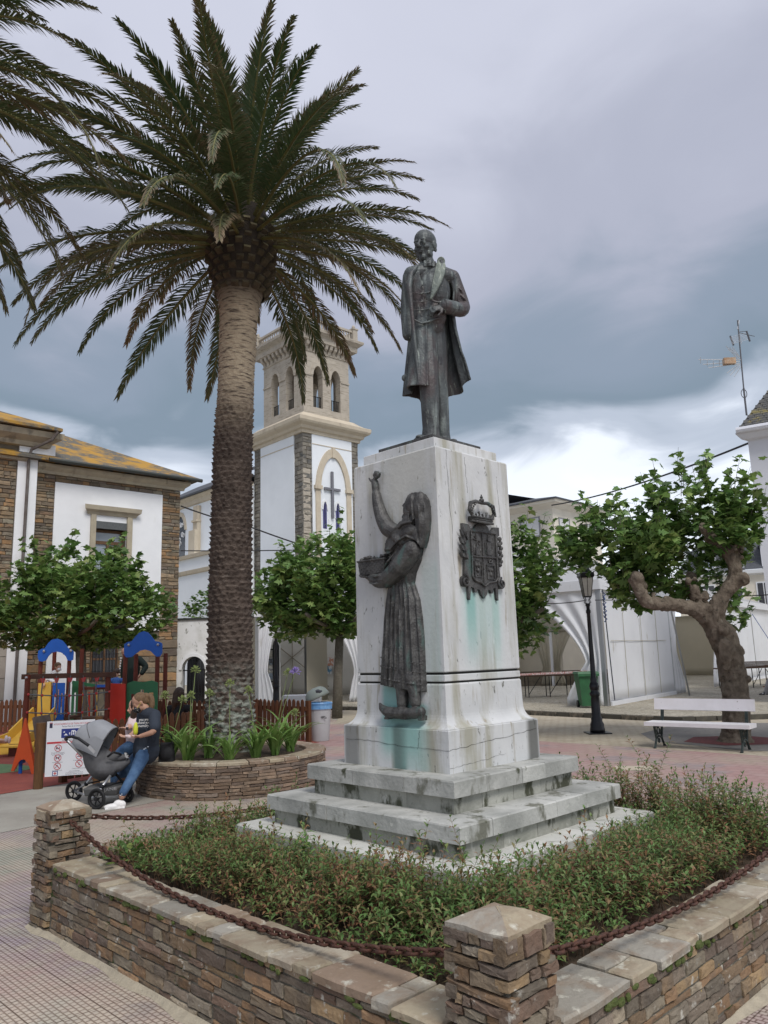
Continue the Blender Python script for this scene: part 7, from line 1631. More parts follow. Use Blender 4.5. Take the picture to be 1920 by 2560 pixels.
for u in (.12, Lb-.14):
    m_ = MB().m(m_bi); m_.bar(BF.p(u,.36,-.38), BF.p(u,.83,-.50), .035, .05, up=BF.a); m_.build('back_bracket', bh, world=True)
    lg = MB().m(m_bi)
    lg.tube([BF.p(u,.0,.06), BF.p(u,.05,.02), BF.p(u,.16,-.05), BF.p(u,.28,-.02), BF.p(u,.37,.0)], [.028,.022,.020,.022,.025], 6); lg.tube([BF.p(u,.0,-.42), BF.p(u,.05,-.38), BF.p(u,.16,-.30), BF.p(u,.28,-.34), BF.p(u,.37,-.36)], [.028,.022,.020,.022,.025], 6)
    lg.tube([BF.p(u,.16,-.05), BF.p(u,.20,-.17), BF.p(u,.16,-.30)], .018, 6); lg.tube([BF.p(u,.37,-.36), BF.p(u,.37,.0)], .022, 6)
    for (w, z, r_) in ((-.17,.29,.06),(-.09,.26,.035),(-.26,.26,.035),(-.17,.12,.035)): lg.tube([BF.p(u, z+r_*math.sin(a), w+r_*math.cos(a)) for a in [i*PI/5 for i in range(10)]], .012, 5, closed=True)
    lg.build('leg', bh, world=True)
# ---------------- bins ----------------
tb = thing('litter_bin', 'pale grey litter bin with blue bag and tilted lid behind the round planter', 'litter bin', (-1.52,17.1,0))
m_binw = mat('bin_grey', (.52,.53,.54), .5, (.46,.47,.48), 3); m_bag = mat('blue_bag', (.10,.27,.55), .4, (.18,.38,.65), 9, spec=.6); m_lid = mat('lid_grey_green', (.20,.23,.21), .5)
MB().m(m_binw).lathe([(.19,0),(.20,.02),(.255,.74),(.26,.78),(.235,.78),(.2,.4)], n=20, ell=(1,.85)).build('body', tb, smooth=True)
MB().m(m_bag).lathe([(.225,.68),(.275,.67),(.272,.74),(.285,.79),(.27,.81),(.24,.78),(.2,.6)], n=22, ell=(1,.85)).build('bag', tb)
mb = MB().m(m_lid); Rl = Matrix.Rotation(-.42,3,'Y'); V0 = len(mb.v); mb.lathe([(.275,0),(.27,.05),(.23,.15),(.15,.22),(.0,.24)], n=20, ell=(1,.9)); mb.v = [tuple(Rl @ Vector(p)+Vector((-.03,0,.89))) for p in mb.v]; lid = mb.build('lid', tb, smooth=True)
mb = MB().m(m_dkglass); mb.sphere((-.01,-.12,1.02), (.12,.10,.075), 10, 6); mb.build('opening', tb)
for i, s_ in enumerate((.05,.075)): MB().m(m_iron).tube([(.10+s_*math.cos(a), -.205-.0*i, .45+s_*math.sin(a)) for a in [i2*PI/8 for i2 in range(1,7)]], .006, 4).build('recycling_mark', tb)
gb = thing('wheelie_bin', 'green wheelie bin at the marquee corner behind the lamp post', 'wheelie bin', (5.72,22.9,PZ0)); m_grn = mat('bin_green', (.035,.13,.055), .5, (.03,.10,.045), 4)
MB().m(m_grn).add([(-.2,-.22,.05),(.2,-.22,.05),(.2,.2,.05),(-.2,.2,.05),(-.28,-.32,.95),(.28,-.32,.95),(.28,.3,.95),(-.28,.3,.95)], [(3,2,1,0),(4,5,6,7),(0,1,5,4),(1,2,6,5),(2,3,7,6),(3,0,4,7)]).build('body', gb)
MB().m(m_grn).box((0,-.02,.985), (.62,.70,.06), taper=.92).build('lid', gb); MB().m(m_grn).box((0,-.34,.92), (.60,.05,.06)).build('rim', gb)
for sx in (-.22,.22): MB().m(m_iron).cyl((sx-.03,.22,.10),(sx+.03,.22,.10),.10,n=12).build('wheel', gb)
# tape barrier
o = MB().m(mat('barrier_tape', (.75,.75,.73), .5, (.5,.12,.1), 20)).bar((3.6,25.5,1.02), (5.9,23.3,1.12), .006, .06).build('barrier_tape'); tag(o, 'white barrier tape strung from behind the pedestal to the lamp post', 'tape')
# litter / leaves on paving
def dry(loc, label, seed, n=14, s=.05):
    r = random.Random(seed); mb = MB().m(mat('dead_leaf', (.085,.04,.025), .9, (.14,.07,.04), 20))
    for _ in range(n):
        a = r.uniform(0,6.28); c = Vector((r.gauss(0,.04), r.gauss(0,.025), .006+r.uniform(0,.02))); d = Vector((math.cos(a), math.sin(a)*.6, r.uniform(-.2,.3)))*s*r.uniform(.5,1); mb.tube([c-d, c+Vector((0,0,.01)), c+d], [.001,.0045,.001], 4)
    o = mb.build('dead_leaves'); o.location = loc; return tag(o, label, 'debris')
dry((-1.62,4.02,.0), 'curled brown dead leaves on the pink paving at the lower left', 1, 22)
dry((-.93,3.66,.0), 'dark scrap of dead leaf against the foot of the front wall', 2, 12, .04)
dry((-1.35,3.95,.0), 'tiny dark twig on the paving near the front wall', 3, 3, .03)
# ---------------- wooden fences ----------------
random.seed(101)
m_fw = mat('fence_wood', (.125,.05,.022), .7, (.085,.035,.016), 6, rnd='obj', val=.15, bump=.4, bscale=20, stretch=(4,4,1)); m_fw = MATS['fence_wood']
FW = [MB().m(m_fw).prism([(-.045,0),(.045,0),(.045,.76),(.032,.80),(.0,.83),(-.032,.80),(-.045,.76)], (0,-.011,0), (1,0,0), (0,0,1), (0,1,0), 0, .022).mesh('picket')]
def fence(P, Q, label, z0=0.0, h=1.0, posts=1.8, front=True):
    P = Vector(P); Q = Vector(Q); fr = Frame(P, Q-P); L_ = (Q-P).length; t = thing('picket_fence', label, 'fence', fr.p(L_/2,z0), fr.rotz(), 'brown picket fences'); inv = parent_world(t).inverted()
    n = max(2, int(L_/.125))
    for i in range(n):
        link('picket', FW[0], t, inv @ fr.p(L_*(i+.5)/n, z0+.06, .03), (0,0,0), (1,1,h*random.uniform(.98,1.02)))
    for z in (.22,.66): part(t, 'rail', m_fw, (0,L_,z0+z*h,z0+(z+.085)*h,-.03,.012), frame=fr)
    k = max(1, int(L_/posts))
    for i in range(k+1): part(t, 'post', m_fw, (L_*i/k-.05,L_*i/k+.05,z0,z0+.86*h,-.12,-.035), frame=fr)
    return t
e3 = lambda a, w=.12: (e(a, w)[0], e(a, w)[1], 0)
fence((-4.93,12.15,0), (-3.55,14.1,0), 'brown picket fence behind the leaning woman and pushchair')
fence((-3.5,14.2,0), (-2.75,16.3,0), 'brown picket fence hidden mostly by the round planter', posts=1.2)
fence((-5.4,18.45,0), (-3.05,17.75,0), 'brown picket fence left of the palm trunk beside the dark haired woman')
fence((-3.0,17.72,0), (-1.78,16.75,0), 'brown picket fence ending beside the litter bin')
fence((-14.5,21.6,0), (-9.2,21.1,0), 'brown picket fence at the left edge of the playground')
# ---------------- sign board ----------------
SP = Vector((-5.10,11.76,0)); sgn = thing('information_sign', 'white playground rules sign with round red prohibition symbols on brown posts', 'sign', SP, 0)
SA = Vector((.56,.05,0)); SE_ = Vector((-4.47,12.02,0)); SF = Frame((-5.05,11.68), (.586,.20)); SW = .66
m_postb = mat('sign_post_wood', (.15,.075,.03), .7, (.10,.05,.022), 8, stretch=(4,4,.6), bump=.4, bscale=20)
MB().m(m_postb).tube([SF.p(-.085,0,-.02), SF.p(-.085,.93,-.02)], .068, 14).build('post', sgn, world=True); MB().m(m_postb).tube([SF.p(SW+.05,0,-.06), SF.p(SW+.05,.98,-.06)], .055, 12).build('post', sgn, world=True)
m_sw = mat('sign_white', (.74,.75,.79), .4); m_sr = mat('sign_red', (.52,.05,.06), .5); m_sb = mat('sign_blue', (.03,.045,.22), .5); m_sk = mat('sign_black', (.04,.035,.07), .6)
part(sgn, 'panel', m_sw, (0,SW,.165,.945,.0,.018), frame=SF)
Rs = SF.R @ Matrix.Rotation(PI/2, 3, 'X'); inv = parent_world(sgn).inverted(); Ri = inv.to_3x3() @ Rs
def stx(s, size, u, z, mm, al='CENTER', sx=1.0): return text(sgn, s, size, inv @ SF.p(u, z, .0205), Ri, mm, al, sx)
stx('AYUNTAMIENTO DE TAPIA DE CASARIEGO', .036, .37, .898, m_sr, sx=.80); stx('Parque Plaza de la Constitución', .030, .36, .865, m_sk, sx=.8)
part(sgn, 'small_crest', m_sk, (.035,.075,.850,.915,.018,.0205), frame=SF); part(sgn, 'small_crest', m_sr, (.035,.075,.918,.926,.018,.0205), frame=SF)
bl = part(sgn, 'blue_pictogram', m_sb, (.20,.455,.70,.83,.018,.0205), frame=SF)
wp = MB().m(m_sw)
for poly in ([(.235,.735),(.29,.735),(.262,.765)], [(.22,.78),(.245,.80),(.25,.775)], [(.335,.725),(.345,.725),(.345,.80),(.335,.80)], [(.385,.725),(.395,.725),(.395,.80),(.385,.80)], [(.345,.79),(.385,.79),(.385,.805),(.345,.805)], [(.355,.74),(.375,.74),(.372,.77),(.358,.77)], [(.395,.78),(.43,.735),(.44,.742),(.40,.79)], [(.31,.745),(.318,.745),(.322,.775),(.306,.775)]): SF.poly(wp, poly, .0205, .0225)
wp.prism([(.365+.012*math.cos(a), .782+.010*math.sin(a)) for a in [i*PI/5 for i in range(10)]], SF.O, SF.a, UP, SF.n, .0225, .0235)
wp.build('pictogram_figures', sgn, world=True)
stx('Área de juegos para niños', .026, .33, .668, m_sk, sx=.85); part(sgn, 'red_band', m_sr, (.01,SW-.01,.625,.652,.018,.0205), frame=SF)
o = text(sgn, 'NORMAS DE USO DEL PARQUE', .023, inv @ SF.p(.34,.639,.0225), Ri, m_sw, 'CENTER', .85)
def ring(u, z, inner):
    mb = MB().m(m_sr); mb.tube([SF.p(u+.046*math.cos(a), z+.046*math.sin(a), .0205) for a in [i*PI/12 for i in range(24)]], .0042, 5, closed=True); mb.bar(SF.p(u-.032,z+.032,.0215), SF.p(u+.032,z-.032,.0215), .002, .007, up=SF.n.cross(Vector((1,0,0)))); mb.build('prohibition_ring', sgn, world=True)
    k = MB().m(m_sk)
    for poly in inner: SF.poly(k, [(u+x, z+y) for x, y in poly], .018, .0208)
    k.build('pictogram', sgn, world=True)
dog = [[(-.025,-.02),(-.018,-.02),(-.016,-.004),(.012,-.004),(.014,-.02),(.021,-.02),(.022,.012),(.03,.02),(.018,.024),(.012,.008),(-.02,.008),(-.028,.018)]]
cig = [[(-.03,-.014),(.022,-.014),(.022,-.006),(-.03,-.006)],[(.024,-.014),(.03,-.014),(.03,-.006),(.024,-.006)],[(.02,0),(.026,.002),(.02,.02),(.014,.018)]]
cup = [[(-.026,-.014),(-.012,-.014),(-.010,.010),(-.028,.010)],[(-.006,-.014),(.006,-.014),(.006,.004),(-.006,.004)],[(.012,-.016),(.022,-.016),(.020,.018),(.014,.018)]]
bik = [[(-.02,.012),(.0,.016),(.012,-.004),(.004,-.006),(-.016,.0)],[(-.026,-.02),(-.014,-.02),(-.014,-.01),(-.026,-.01)],[(.012,-.02),(.024,-.02),(.024,-.01),(.012,-.01)]]
for (u, z, i_) in ((.165,.560,cup),(.47,.572,bik),(.165,.420,dog),(.46,.432,cig),(.165,.305,bik),(.46,.320,[[(-.004,-.02),(.004,-.02),(.004,.02),(-.004,.02)]])): ring(u, z, i_)
for (u, z, s) in ((.165,.497,'No se permite el uso a mayores'),(.165,.481,'de 12 años ni el uso indebido de'),(.165,.465,'las instalaciones del parque'),(.47,.508,'Prohibido circular'),(.47,.492,'en bicicleta'),(.165,.360,'Prohibido perros sueltos'),(.46,.372,'Prohibido fumar en el parque'),(.165,.245,'Prohibido jugar al balón'),(.46,.258,'Prohibido arrojar basura al suelo')): stx(s, .0165, u, z, m_sk, sx=.85)
part(sgn, 'blue_square', m_sb, (.095,.165,.365-.16,.365-.09+.02-.02,.018,.0205), frame=SF) if False else None
for (z0_, kind) in ((.222-.07+.005,'cross'),(.0,'')):
    pass
fs = part(sgn, 'first_aid_square', m_sb, (.10,.175,.172+.04-.04,.172+.066,.018,.0200), frame=SF); part(fs, 'white_field', m_sw, (.110,.165,.180,.230,.0200,.0212), frame=SF); part(fs, 'red_cross', m_sr, (.131,.144,.184,.226,.0212,.0222),(.118,.1305,.199,.211,.0212,.0222),(.1445,.157,.199,.211,.0212,.0222), frame=SF)
stx('ATENCIÓN SANITARIA', .017, .40, .222, m_sk, sx=.85); stx('Centro de Salud de Tapia  Tel. Emergencias 112', .0155, .40, .203, m_sk, sx=.8); stx('MANTENIMIENTO Y LIMPIEZA  Ayuntamiento', .0155, .40, .182, m_sk, sx=.8)

# ---------------- play structure ----------------
m_ppost = mat('play_post', (.15,.032,.018), .55, (.11,.025,.014), 8); m_pb = mat('play_blue', (.016,.115,.50), .4, (.014,.10,.44), 3); m_py = mat('play_yellow', (.78,.50,.085), .45, (.72,.45,.08), 3); m_pr = mat('play_red', (.60,.045,.025), .45, (.54,.04,.025), 3); m_pg = mat('play_green', (.035,.17,.075), .45, (.03,.15,.07), 3); m_po = mat('play_orange', (.64,.10,.025), .45, (.58,.09,.025), 3)
m_bolt = mat('bolt_steel', (.45,.46,.47), .35, metal=.7); m_rope = mat('rope_grey', (.12,.13,.14), .8); m_knot = mat('rope_knot_red', (.42,.05,.05), .6); m_deck = mat('deck_brown', (.09,.05,.035), .7)
PS = Vector((-6.6,16.6,0)); ps = thing('play_structure', 'colourful playground climbing frame with two blue topped towers and rope net', 'climbing frame', PS, 0)
z2 = lambda x, y, Y: at((x*.3014)*.4, (1550+y*.3014)*.4, Y)
def pp(name, a, b, r=.05, mm=None): return MB().m(mm or m_ppost).tube([a, b], r, 8).build(name, ps, world=True)
def vpost(x, y, z1, name='post', r=.048): return pp(name, Vector((x,y,0)), Vector((x,y,z1)), r)
def plate(name, pts, Y, mm, th=.025, holes=None, n=Vector((0,-1,0))):
    """outline given in zoomed pixel coords -> plate standing at depth Y (constant Y plane)"""
    P = [z2(x, y, Y) for x, y in pts]; poly = [(p.x, p.z) for p in P]; return MB().m(mm).prism(poly, (0,Y,0), (1,0,0), (0,0,1), (0,1,0), 0, th).build(name, ps, world=True)
# left tower
for x, y in ((-7.78,17.5),(-7.14,17.5),(-7.78,18.2),(-7.14,18.2)): vpost(x, y, 2.12)
roofp = [(312,300),(318,255),(345,238),(370,235),(400,190),(430,163),(475,155),(515,170),(545,205),(570,240),(600,250),(610,270),(605,330),(585,338),(560,335),(545,300),(510,270),(470,262),(430,270),(400,300),(380,335),(350,345),(322,340)]
plate('roof_arch', roofp, 17.38, m_pb); plate('roof_arch', roofp, 18.25, m_pb)
for (x, y) in ((365,258),(587,255)): MB().m(m_bolt).sphere(z2(x, y, 17.36), .03, 8, 6).build('bolt', ps, world=True)
MB().m(m_deck).box((-7.46,17.85,.60), (.74,.8,.06)).build('deck', ps, world=True)
plate('yellow_panel', [(318,525),(425,512),(410,825),(305,810)], 17.40, m_py)
def slotted(name, x0, x1, y0, y1, Y, mm, slots):
    P0 = z2(x0, y1, Y); P1 = z2(x1, y0, Y); W = P1.x-P0.x; H_ = P1.z-P0.z; mb = MB().m(mm); F_ = Frame((P0.x, Y), (1,0))
    us = [0]; 
    for (a, b, c, d) in slots:
        F_.box(mb, us[-1]*W, a*W, P0.z, P1.z, -.025, 0); F_.box(mb, a*W, b*W, P0.z, P0.z+c*H_, -.025, 0); F_.box(mb, a*W, b*W, P0.z+d*H_, P1.z, -.025, 0); us.append(b)
    F_.box(mb, us[-1]*W, W, P0.z, P1.z, -.025, 0); return mb.build(name, ps, world=True)
slotted('blue_panel', 425, 538, 520, 832, 17.38, m_pb, [(.14,.26,.15,.72),(.42,.54,.12,.82),(.72,.84,.15,.72)])
# slide
sl_ = MB().m(m_py); A0 = Vector((-7.55,17.3,.62)); A1 = Vector((-7.52,16.2,.26)); A2 = Vector((-7.55,15.7,.2))
for sx in (-.24,.24): sl_.bar(A0+Vector((sx,0,.14)), A1+Vector((sx,0,.10)), .03, .24); sl_.bar(A1+Vector((sx,0,.10)), A2+Vector((sx,0,.10)), .03, .18)
sl_.bar(A0, A1, .48, .03); sl_.bar(A1, A2, .48, .03); sl_.build('slide', ps, world=True)
# ground level extension seen at left: slide end
MB().m(m_ppost).box((-7.45,15.9,.12), (.3,.1,.24)).build('slide_foot', ps, world=True)
# right tower
for x, y in ((-5.55,16.5),(-4.90,16.6),(-5.55,17.2),(-4.90,17.2)): vpost(x, y, 1.95)
roof2 = [(1028,240),(1030,200),(1060,182),(1090,178),(1120,140),(1150,108),(1190,92),(1230,105),(1260,140),(1285,175),(1320,180),(1345,195),(1345,270),(1330,300),(1300,305),(1275,285),(1250,258),(1205,245),(1160,255),(1125,280),(1090,308),(1045,310),(1030,290)]
plate('roof_arch', roof2, 16.40, m_pb); plate('roof_arch', roof2, 17.3, m_pb)
for (x, y) in ((1068,208),(1310,205)): MB().m(m_bolt).sphere(z2(x, y, 16.38), .03, 8, 6).build('bolt', ps, world=True)
MB().m(m_deck).box((-5.22,16.9,.52), (.74,.7,.06)).build('deck', ps, world=True)
plate('red_panel', [(900,525),(1040,530),(1038,860),(888,870)], 16.25, m_pr)
P0 = z2(1042,865,16.35); P1 = z2(1310,520,16.35); W = P1.x-P0.x; H_ = P1.z-P0.z; Fg = Frame((P0.x,16.35), (1,0)); mb = MB().m(m_pg)
cells = [(0,.14,0,1),(.14,.24,0,.55),(.14,.24,.74,1),(.24,.44,0,1),(.44,.55,0,.62),(.44,.55,.84,1),(.55,.72,0,1),(.72,.86,0,.5),(.72,.86,.76,1),(.86,1,0,1)]
for a, b, c, d in cells: Fg.box(mb, a*W, b*W, P0.z+c*H_, P0.z+d*H_, -.025, 0)
Fg.poly(mb, [(.0,P1.z),(W*.2,P1.z+.05),(W*.5,P1.z+.02),(W*.8,P1.z+.05),(W,P1.z)], -.025, 0); mb.build('green_panel', ps, world=True)
# net with beam
nL_ = z2(230,470,15.5); nR_ = z2(940,452,16.0)
for q, zt in ((nL_, nL_.z+.03), (Vector((-5.72,16.0,0)), 1.55)): vpost(q.x, q.y, zt, 'net_post', .055)
MB().m(mat('beam_brown', (.06,.028,.02), .7, (.09,.045,.03), 9)).bar(nL_+Vector((-.12,0,0)), nR_+Vector((.06,0,0)), .08, .10).build('net_beam', ps, world=True); MB().m(m_bolt).sphere(nL_+Vector((0,-.06,-.02)), .03, 8, 6).build('bolt', ps, world=True)
cols = 6; rows = 4; bl0 = nL_+Vector((0.05,.0,-.0)); br0 = nR_+Vector((-.05,0,0))
def npt(i, j): f = i/cols; top = bl0.lerp(br0, f); return Vector((top.x, top.y-.04, top.z*(1-j/rows)+.18*(j/rows)+.0-.05*math.sin(PI*f)*(j > 0)*(j < rows)))
for i in range(1, cols): MB().m(m_rope).tube([npt(i,j)+Vector((.02*math.sin(i*3+j*2),0,0)) for j in range(rows+1)], .013, 5).build('net_rope', ps, world=True)
for j in range(1, rows): MB().m(m_rope).tube([npt(i,j) for i in range(cols+1)], .013, 5).build('net_rope', ps, world=True)
for i in range(0, cols+1):
    for j in range(1, rows): MB().m(m_knot).sphere(npt(i,j), .028, 7, 5).build('net_knot', ps, world=True)
    if 0 < i < cols: MB().m(m_knot).prism([(-.05,.0),(.05,0),(.02,-.09),(-.02,-.09)], npt(i,0)+Vector((0,0,-.04)), (1,0,0), (0,0,1), (0,1,0), -.01, .01).build('rope_clamp', ps, world=True)
# background bits between the towers: bridge rails, green and blue panels
for x in (-6.95,-6.65,-6.35,-6.05): vpost(x, 18.6, 1.25, 'bridge_post', .04)
MB().m(m_deck).box((-6.4,18.2,.55), (1.5,.6,.05)).build('bridge_deck', ps, world=True)
MB().m(m_ppost).bar((-7.0,17.9,1.22), (-5.7,17.9,1.22), .06, .06).build('bridge_rail', ps, world=True)
for k in range(6): MB().m(m_rope).tube([(-6.9+.2*k,17.9,1.2), (-6.85+.2*k,17.9,.9), (-6.75+.2*k,17.85,.72), (-6.62+.2*k,17.9,.9), (-6.6+.2*k,17.9,1.2)], .012, 4).build('bridge_rope', ps, world=True)
slotted('green_back_panel', 585, 665, 505, 830, 18.9, m_pg, [(.3,.6,.1,.7)]); slotted('blue_back_rail', 790, 890, 535, 560, 17.8, m_pb, [(.4,.45,.2,.5)]); MB().m(m_pg).bar(z2(600,515,18.8), z2(790,545,18.8), .04, .07).build('green_rail', ps, world=True)
for i, mm in enumerate((m_py, m_pr, m_py)): pp('climbing_handle', z2(680+i*60,600,18.4), z2(680+i*60,820,18.4), .022, mm)
# orange A frame in front
af = thing('play_ramp', 'orange triangular playground ramp frame left of the sign', 'play equipment', (-6.15,13.4,0))
outl = [(205,812),(214,840),(290,1285),(262,1290),(235,1190),(200,1155),(165,1165),(140,1200),(115,1255),(90,1255),(150,1040),(190,880)]
P = [z2(x, y, 13.2) for x, y in outl]; MB().m(m_po).prism([(p.x, max(.0,p.z)) for p in P], (0,13.2,0), (1,0,0), (0,0,1), (0,1,0), 0, .022).build('orange_panel', af, world=True)
P = [z2(x, y, 13.9) for x, y in outl]; MB().m(m_po).prism([(p.x+.04, max(.0,p.z)) for p in P], (0,13.85,0), (1,0,0), (0,0,1), (0,1,0), 0, .022).build('orange_panel', af, world=True)
mb = MB().m(mat('ramp_boards', (.16,.13,.11), .8, (.11,.09,.08), 8))
mb.add([Vector((-5.98,13.23,.90)),Vector((-5.80,13.23,.0)),Vector((-5.80,13.85,.0)),Vector((-5.98,13.85,.9)),Vector((-5.95,13.23,.92)),Vector((-5.72,13.23,.0)),Vector((-5.72,13.85,.0)),Vector((-5.95,13.85,.92))], [(0,1,2,3),(7,6,5,4),(0,4,5,1),(1,5,6,2),(2,6,7,3),(3,7,4,0)]); mb.build('ramp_board', af, world=True)
bp_ = thing('bollard_seat', 'small blue square playground stub between the orange frame legs', 'play equipment', (-6.17,13.32,0)); MB().m(m_pb).box((0,0,.26), (.11,.11,.17)).build('head', bp_); MB().m(m_pb).cyl((0,0,0),(0,0,.18),.03).build('post', bp_)
bp2 = thing('bollard_seat', 'small blue playground stub farther back beside the slide', 'play equipment', (-6.45,15.3,0)); MB().m(m_pb).box((0,0,.36), (.13,.13,.2)).build('head', bp2); MB().m(m_iron).cyl((0,0,0),(0,0,.26),.03).build('post', bp2)

# ---------------- people ----------------
def skin(c): return mat('skin_%s' % c, {'light':(.55,.33,.24),'tan':(.42,.24,.165)}[c], .55, {'light':(.50,.29,.21),'tan':(.38,.21,.145)}[c], 12, spec=.35)
m_hair_b = mat('hair_light_brown', (.115,.068,.038), .5, (.20,.125,.065), 25, bump=.8, bscale=80, stretch=(3,3,.5)); m_hair_d = mat('hair_dark', (.035,.02,.014), .4, (.055,.032,.02), 25, bump=.8, bscale=80, stretch=(3,3,.5))
m_jean = mat('blue_denim', (.045,.095,.19), .8, (.085,.16,.28), 8, lo=.4, hi=.7, bump=.5, bscale=120); m_tee = mat('dark_tshirt', (.028,.036,.052), .85, (.036,.045,.062), 6, bump=.4, bscale=60); m_black = mat('black_cloth', (.012,.012,.014), .8); m_wht = mat('white_leather', (.78,.77,.76), .5); m_pinkc = mat('pale_pink_cloth', (.62,.50,.50), .8)
# A: woman leaning on the planter
w1_ = thing('person', 'woman in dark T-shirt and jeans leaning on the round planter, looking down', 'person', (-3.36,10.05,0))
zw = lambda x, y, Y: at((100+x*.2411)*.4, (1680+y*.2411)*.4, Y)   # zoomed pixel -> point
def W(x, y, Y): return zw(x, y, Y)-w1_.location
hipc = W(1110,810,10.42); knee = W(985,1040,10.20); ank = W(850,1290,9.98); knee2 = W(900,1010,10.42); ank2 = W(800,1190,10.75)
chest = W(1130,540,10.32); neck = W(1100,390,10.27); headc = W(1030,315,10.25); shr = W(1190,450,10.15); shl = W(1060,440,10.42); elb = W(1190,620,10.0); wri = W(1040,665,10.02); elb2 = W(1030,560,10.32); wri2 = W(985,640,10.2)
b = MB(); limb(b, [chest, neck+Vector((.0,0,.02)), headc+Vector((.03,0,-.05))], [.09,.052,.05]); b.sphere((chest+hipc)/2, (.13,.11,.26), 14, 10); b.sphere(hipc, (.15,.14,.12), 14, 10)
fw = Vector((-.80,-.45,-.58)); head(b, headc, fw, .98)
limb(b, [shr, elb, wri], [.05,.038,.026]); limb(b, [shl, elb2, wri2], [.048,.036,.026]); limb(b, [hipc+Vector((0,-.07,0)), knee, ank], [.085,.06,.04]); limb(b, [hipc+Vector((-.05,.08,0)), knee2, ank2], [.085,.06,.04])
hand(b, wri, (wri-elb)+Vector((-.05,0,.02)), (0,.2,1), 1, .5, .9); hand(b, wri2, Vector((-.5,-.3,-.2)), (0,.2,1), -1, .6, .9)
remesh(b, 'body', skin('tan'), .0085, w1_, smooth_it=1)
b = MB(); limb(b, [hipc+Vector((0,-.07,0)), knee, ank+Vector((.015,0,.05))], [.105,.072,.052]); limb(b, [hipc+Vector((-.05,.08,0)), knee2, ank2+Vector((0,0,.05))], [.105,.072,.052]); b.sphere(hipc+Vector((-.01,0,.01)), (.165,.155,.12), 14, 10)
remesh(b, 'jeans', m_jean, .010, w1_, smooth_it=1)
b = MB(); mid = chest.lerp(hipc, .55); limb(b, [hipc+Vector((-.01,-.0,-.01)), hipc+Vector((-.01,0,.08)), mid, chest, chest.lerp(neck,.55)], [.175,.168,.150,.158,.085]); limb(b, [shl, neck.lerp(chest,.25), shr], [.07,.085,.075]); limb(b, [shr, shr.lerp(elb,.72)], [.078,.066]); limb(b, [shl, shl.lerp(elb2,.6)], [.07,.06])
for k in range(4): b.tube([W(1080+k*40,560+k*30,10.15), W(1120+k*25,650+k*20,10.17), W(1100+k*30,740,10.2)], [.005,.014,.005], 5)
remesh(b, 'tshirt', m_tee, .010, w1_, smooth_it=1)
Rh = rot_to(fw); H0 = headc
b = MB(); b.sphere(H0+Rh @ Vector((0,-.026,.036)), (.079,.096,.084), 16, 12, Rh); b.sphere(H0+Rh @ Vector((0,-.06,-.01)), (.066,.055,.070), 12, 8, Rh)
pt0 = H0+Rh @ Vector((0,-.115,.035)); limb(b, [pt0, pt0+Vector((.07,.01,-.03)), pt0+Vector((.085,.0,-.13)), pt0+Vector((.07,-.01,-.24))], [.030,.040,.040,.018])
remesh(b, 'hair', m_hair_b, .0075, w1_, smooth_it=1); MB().m(m_pr).sphere(pt0, (.026,.026,.026), 8, 6).build('hair_tie', w1_)
m_mask = mat('patterned_mask', (.018,.018,.02), .8, (.45,.45,.45), 60, lo=.60, hi=.64)
b = MB(); b.sphere(H0+Rh @ Vector((0,.062,-.060)), (.060,.058,.050), 14, 10, Rh); remesh(b, 'face_mask', m_mask, .008, w1_, smooth_it=2)
for sx in (-1, 1): MB().m(mat('mask_strap', (.6,.5,.1), .6)).tube([H0+Rh @ Vector((sx*.055,.07,-.04)), H0+Rh @ Vector((sx*.082,-.005,.0))], .003, 4).build('mask_strap', w1_)
b = MB(); _h = W(885,1395,9.98); _t = W(668,1400,9.90); _h.z = 0; _t.z = 0; shoe(b, _h, _t, .050, .105)
remesh(b, 'shoe', m_wht, .008, w1_, smooth_it=1); b = MB(); shoe(b, ank2+Vector((.05,0,-ank2.z)), ank2+Vector((-.15,-.05,-ank2.z)), .04, .09); remesh(b, 'shoe', m_wht, .010, w1_, smooth_it=1)
txt_R = rot_to((0.30,-.95,0.0)); Rtx = Matrix((Vector((.95,.30,0)), Vector((0,0,1)), Vector((.30,-.95,0)).normalized())).transposed()
for i, s in enumerate(('you are', 'behind your', 'memory.')): text(w1_, s, .048, W(1095,492+i*32,10.14)+Vector((-.02,-.012,0)), Rtx, m_wht, 'CENTER', .8)
for (x, y) in ((1095,790),(1120,775),(1080,800),(850,1265),(835,1280)): MB().m(mat('frayed_denim', (.5,.55,.6), .9)).sphere(W(x, y, 10.22 if y < 900 else 9.94), (.012,.012,.007), 7, 5).build('frayed_patch', w1_)
bt = MB().m(mat('yellow_packet', (.62,.66,.05), .5, (.5,.55,.05), 10)); bt.lathe([(.018,0),(.03,.03),(.032,.09),(.02,.13),(.012,.15)], n=10); o = bt.build('food_pouch', smooth=True); o.location = zw(990,650,10.10); tag(o, 'bright yellow food pouch held in the hands of the leaning woman', 'pouch')
nk = MB(); nk.sphere((0,0,0),(.07,.03,.025),10,8); nk.sphere((-.05,0,.01),(.04,.03,.02),10,8); o = remesh(nk, 'napkin', m_pinkc, .008, None, smooth_it=2); o.location = zw(950,672,10.08); tag(o, 'crumpled pale napkin held by the leaning woman', 'napkin')
# bag
bg = thing('handbag', 'black handbag resting on the planter rim behind the leaning woman', 'bag', (-2.98,10.62,.46)); b = MB(); b.box((0,0,.12), (.20,.14,.24), taper=.8); b.sphere((0,-.03,.1), (.11,.08,.10), 12, 8); remesh(b, 'bag_body', m_black, .010, bg, smooth_it=3)
MB().m(m_black).tube([(-.08,-.02,.22),(-.06,-.04,.34),(.0,-.05,.38),(.06,-.04,.34),(.08,-.02,.22)], .009, 6).build('strap', bg)
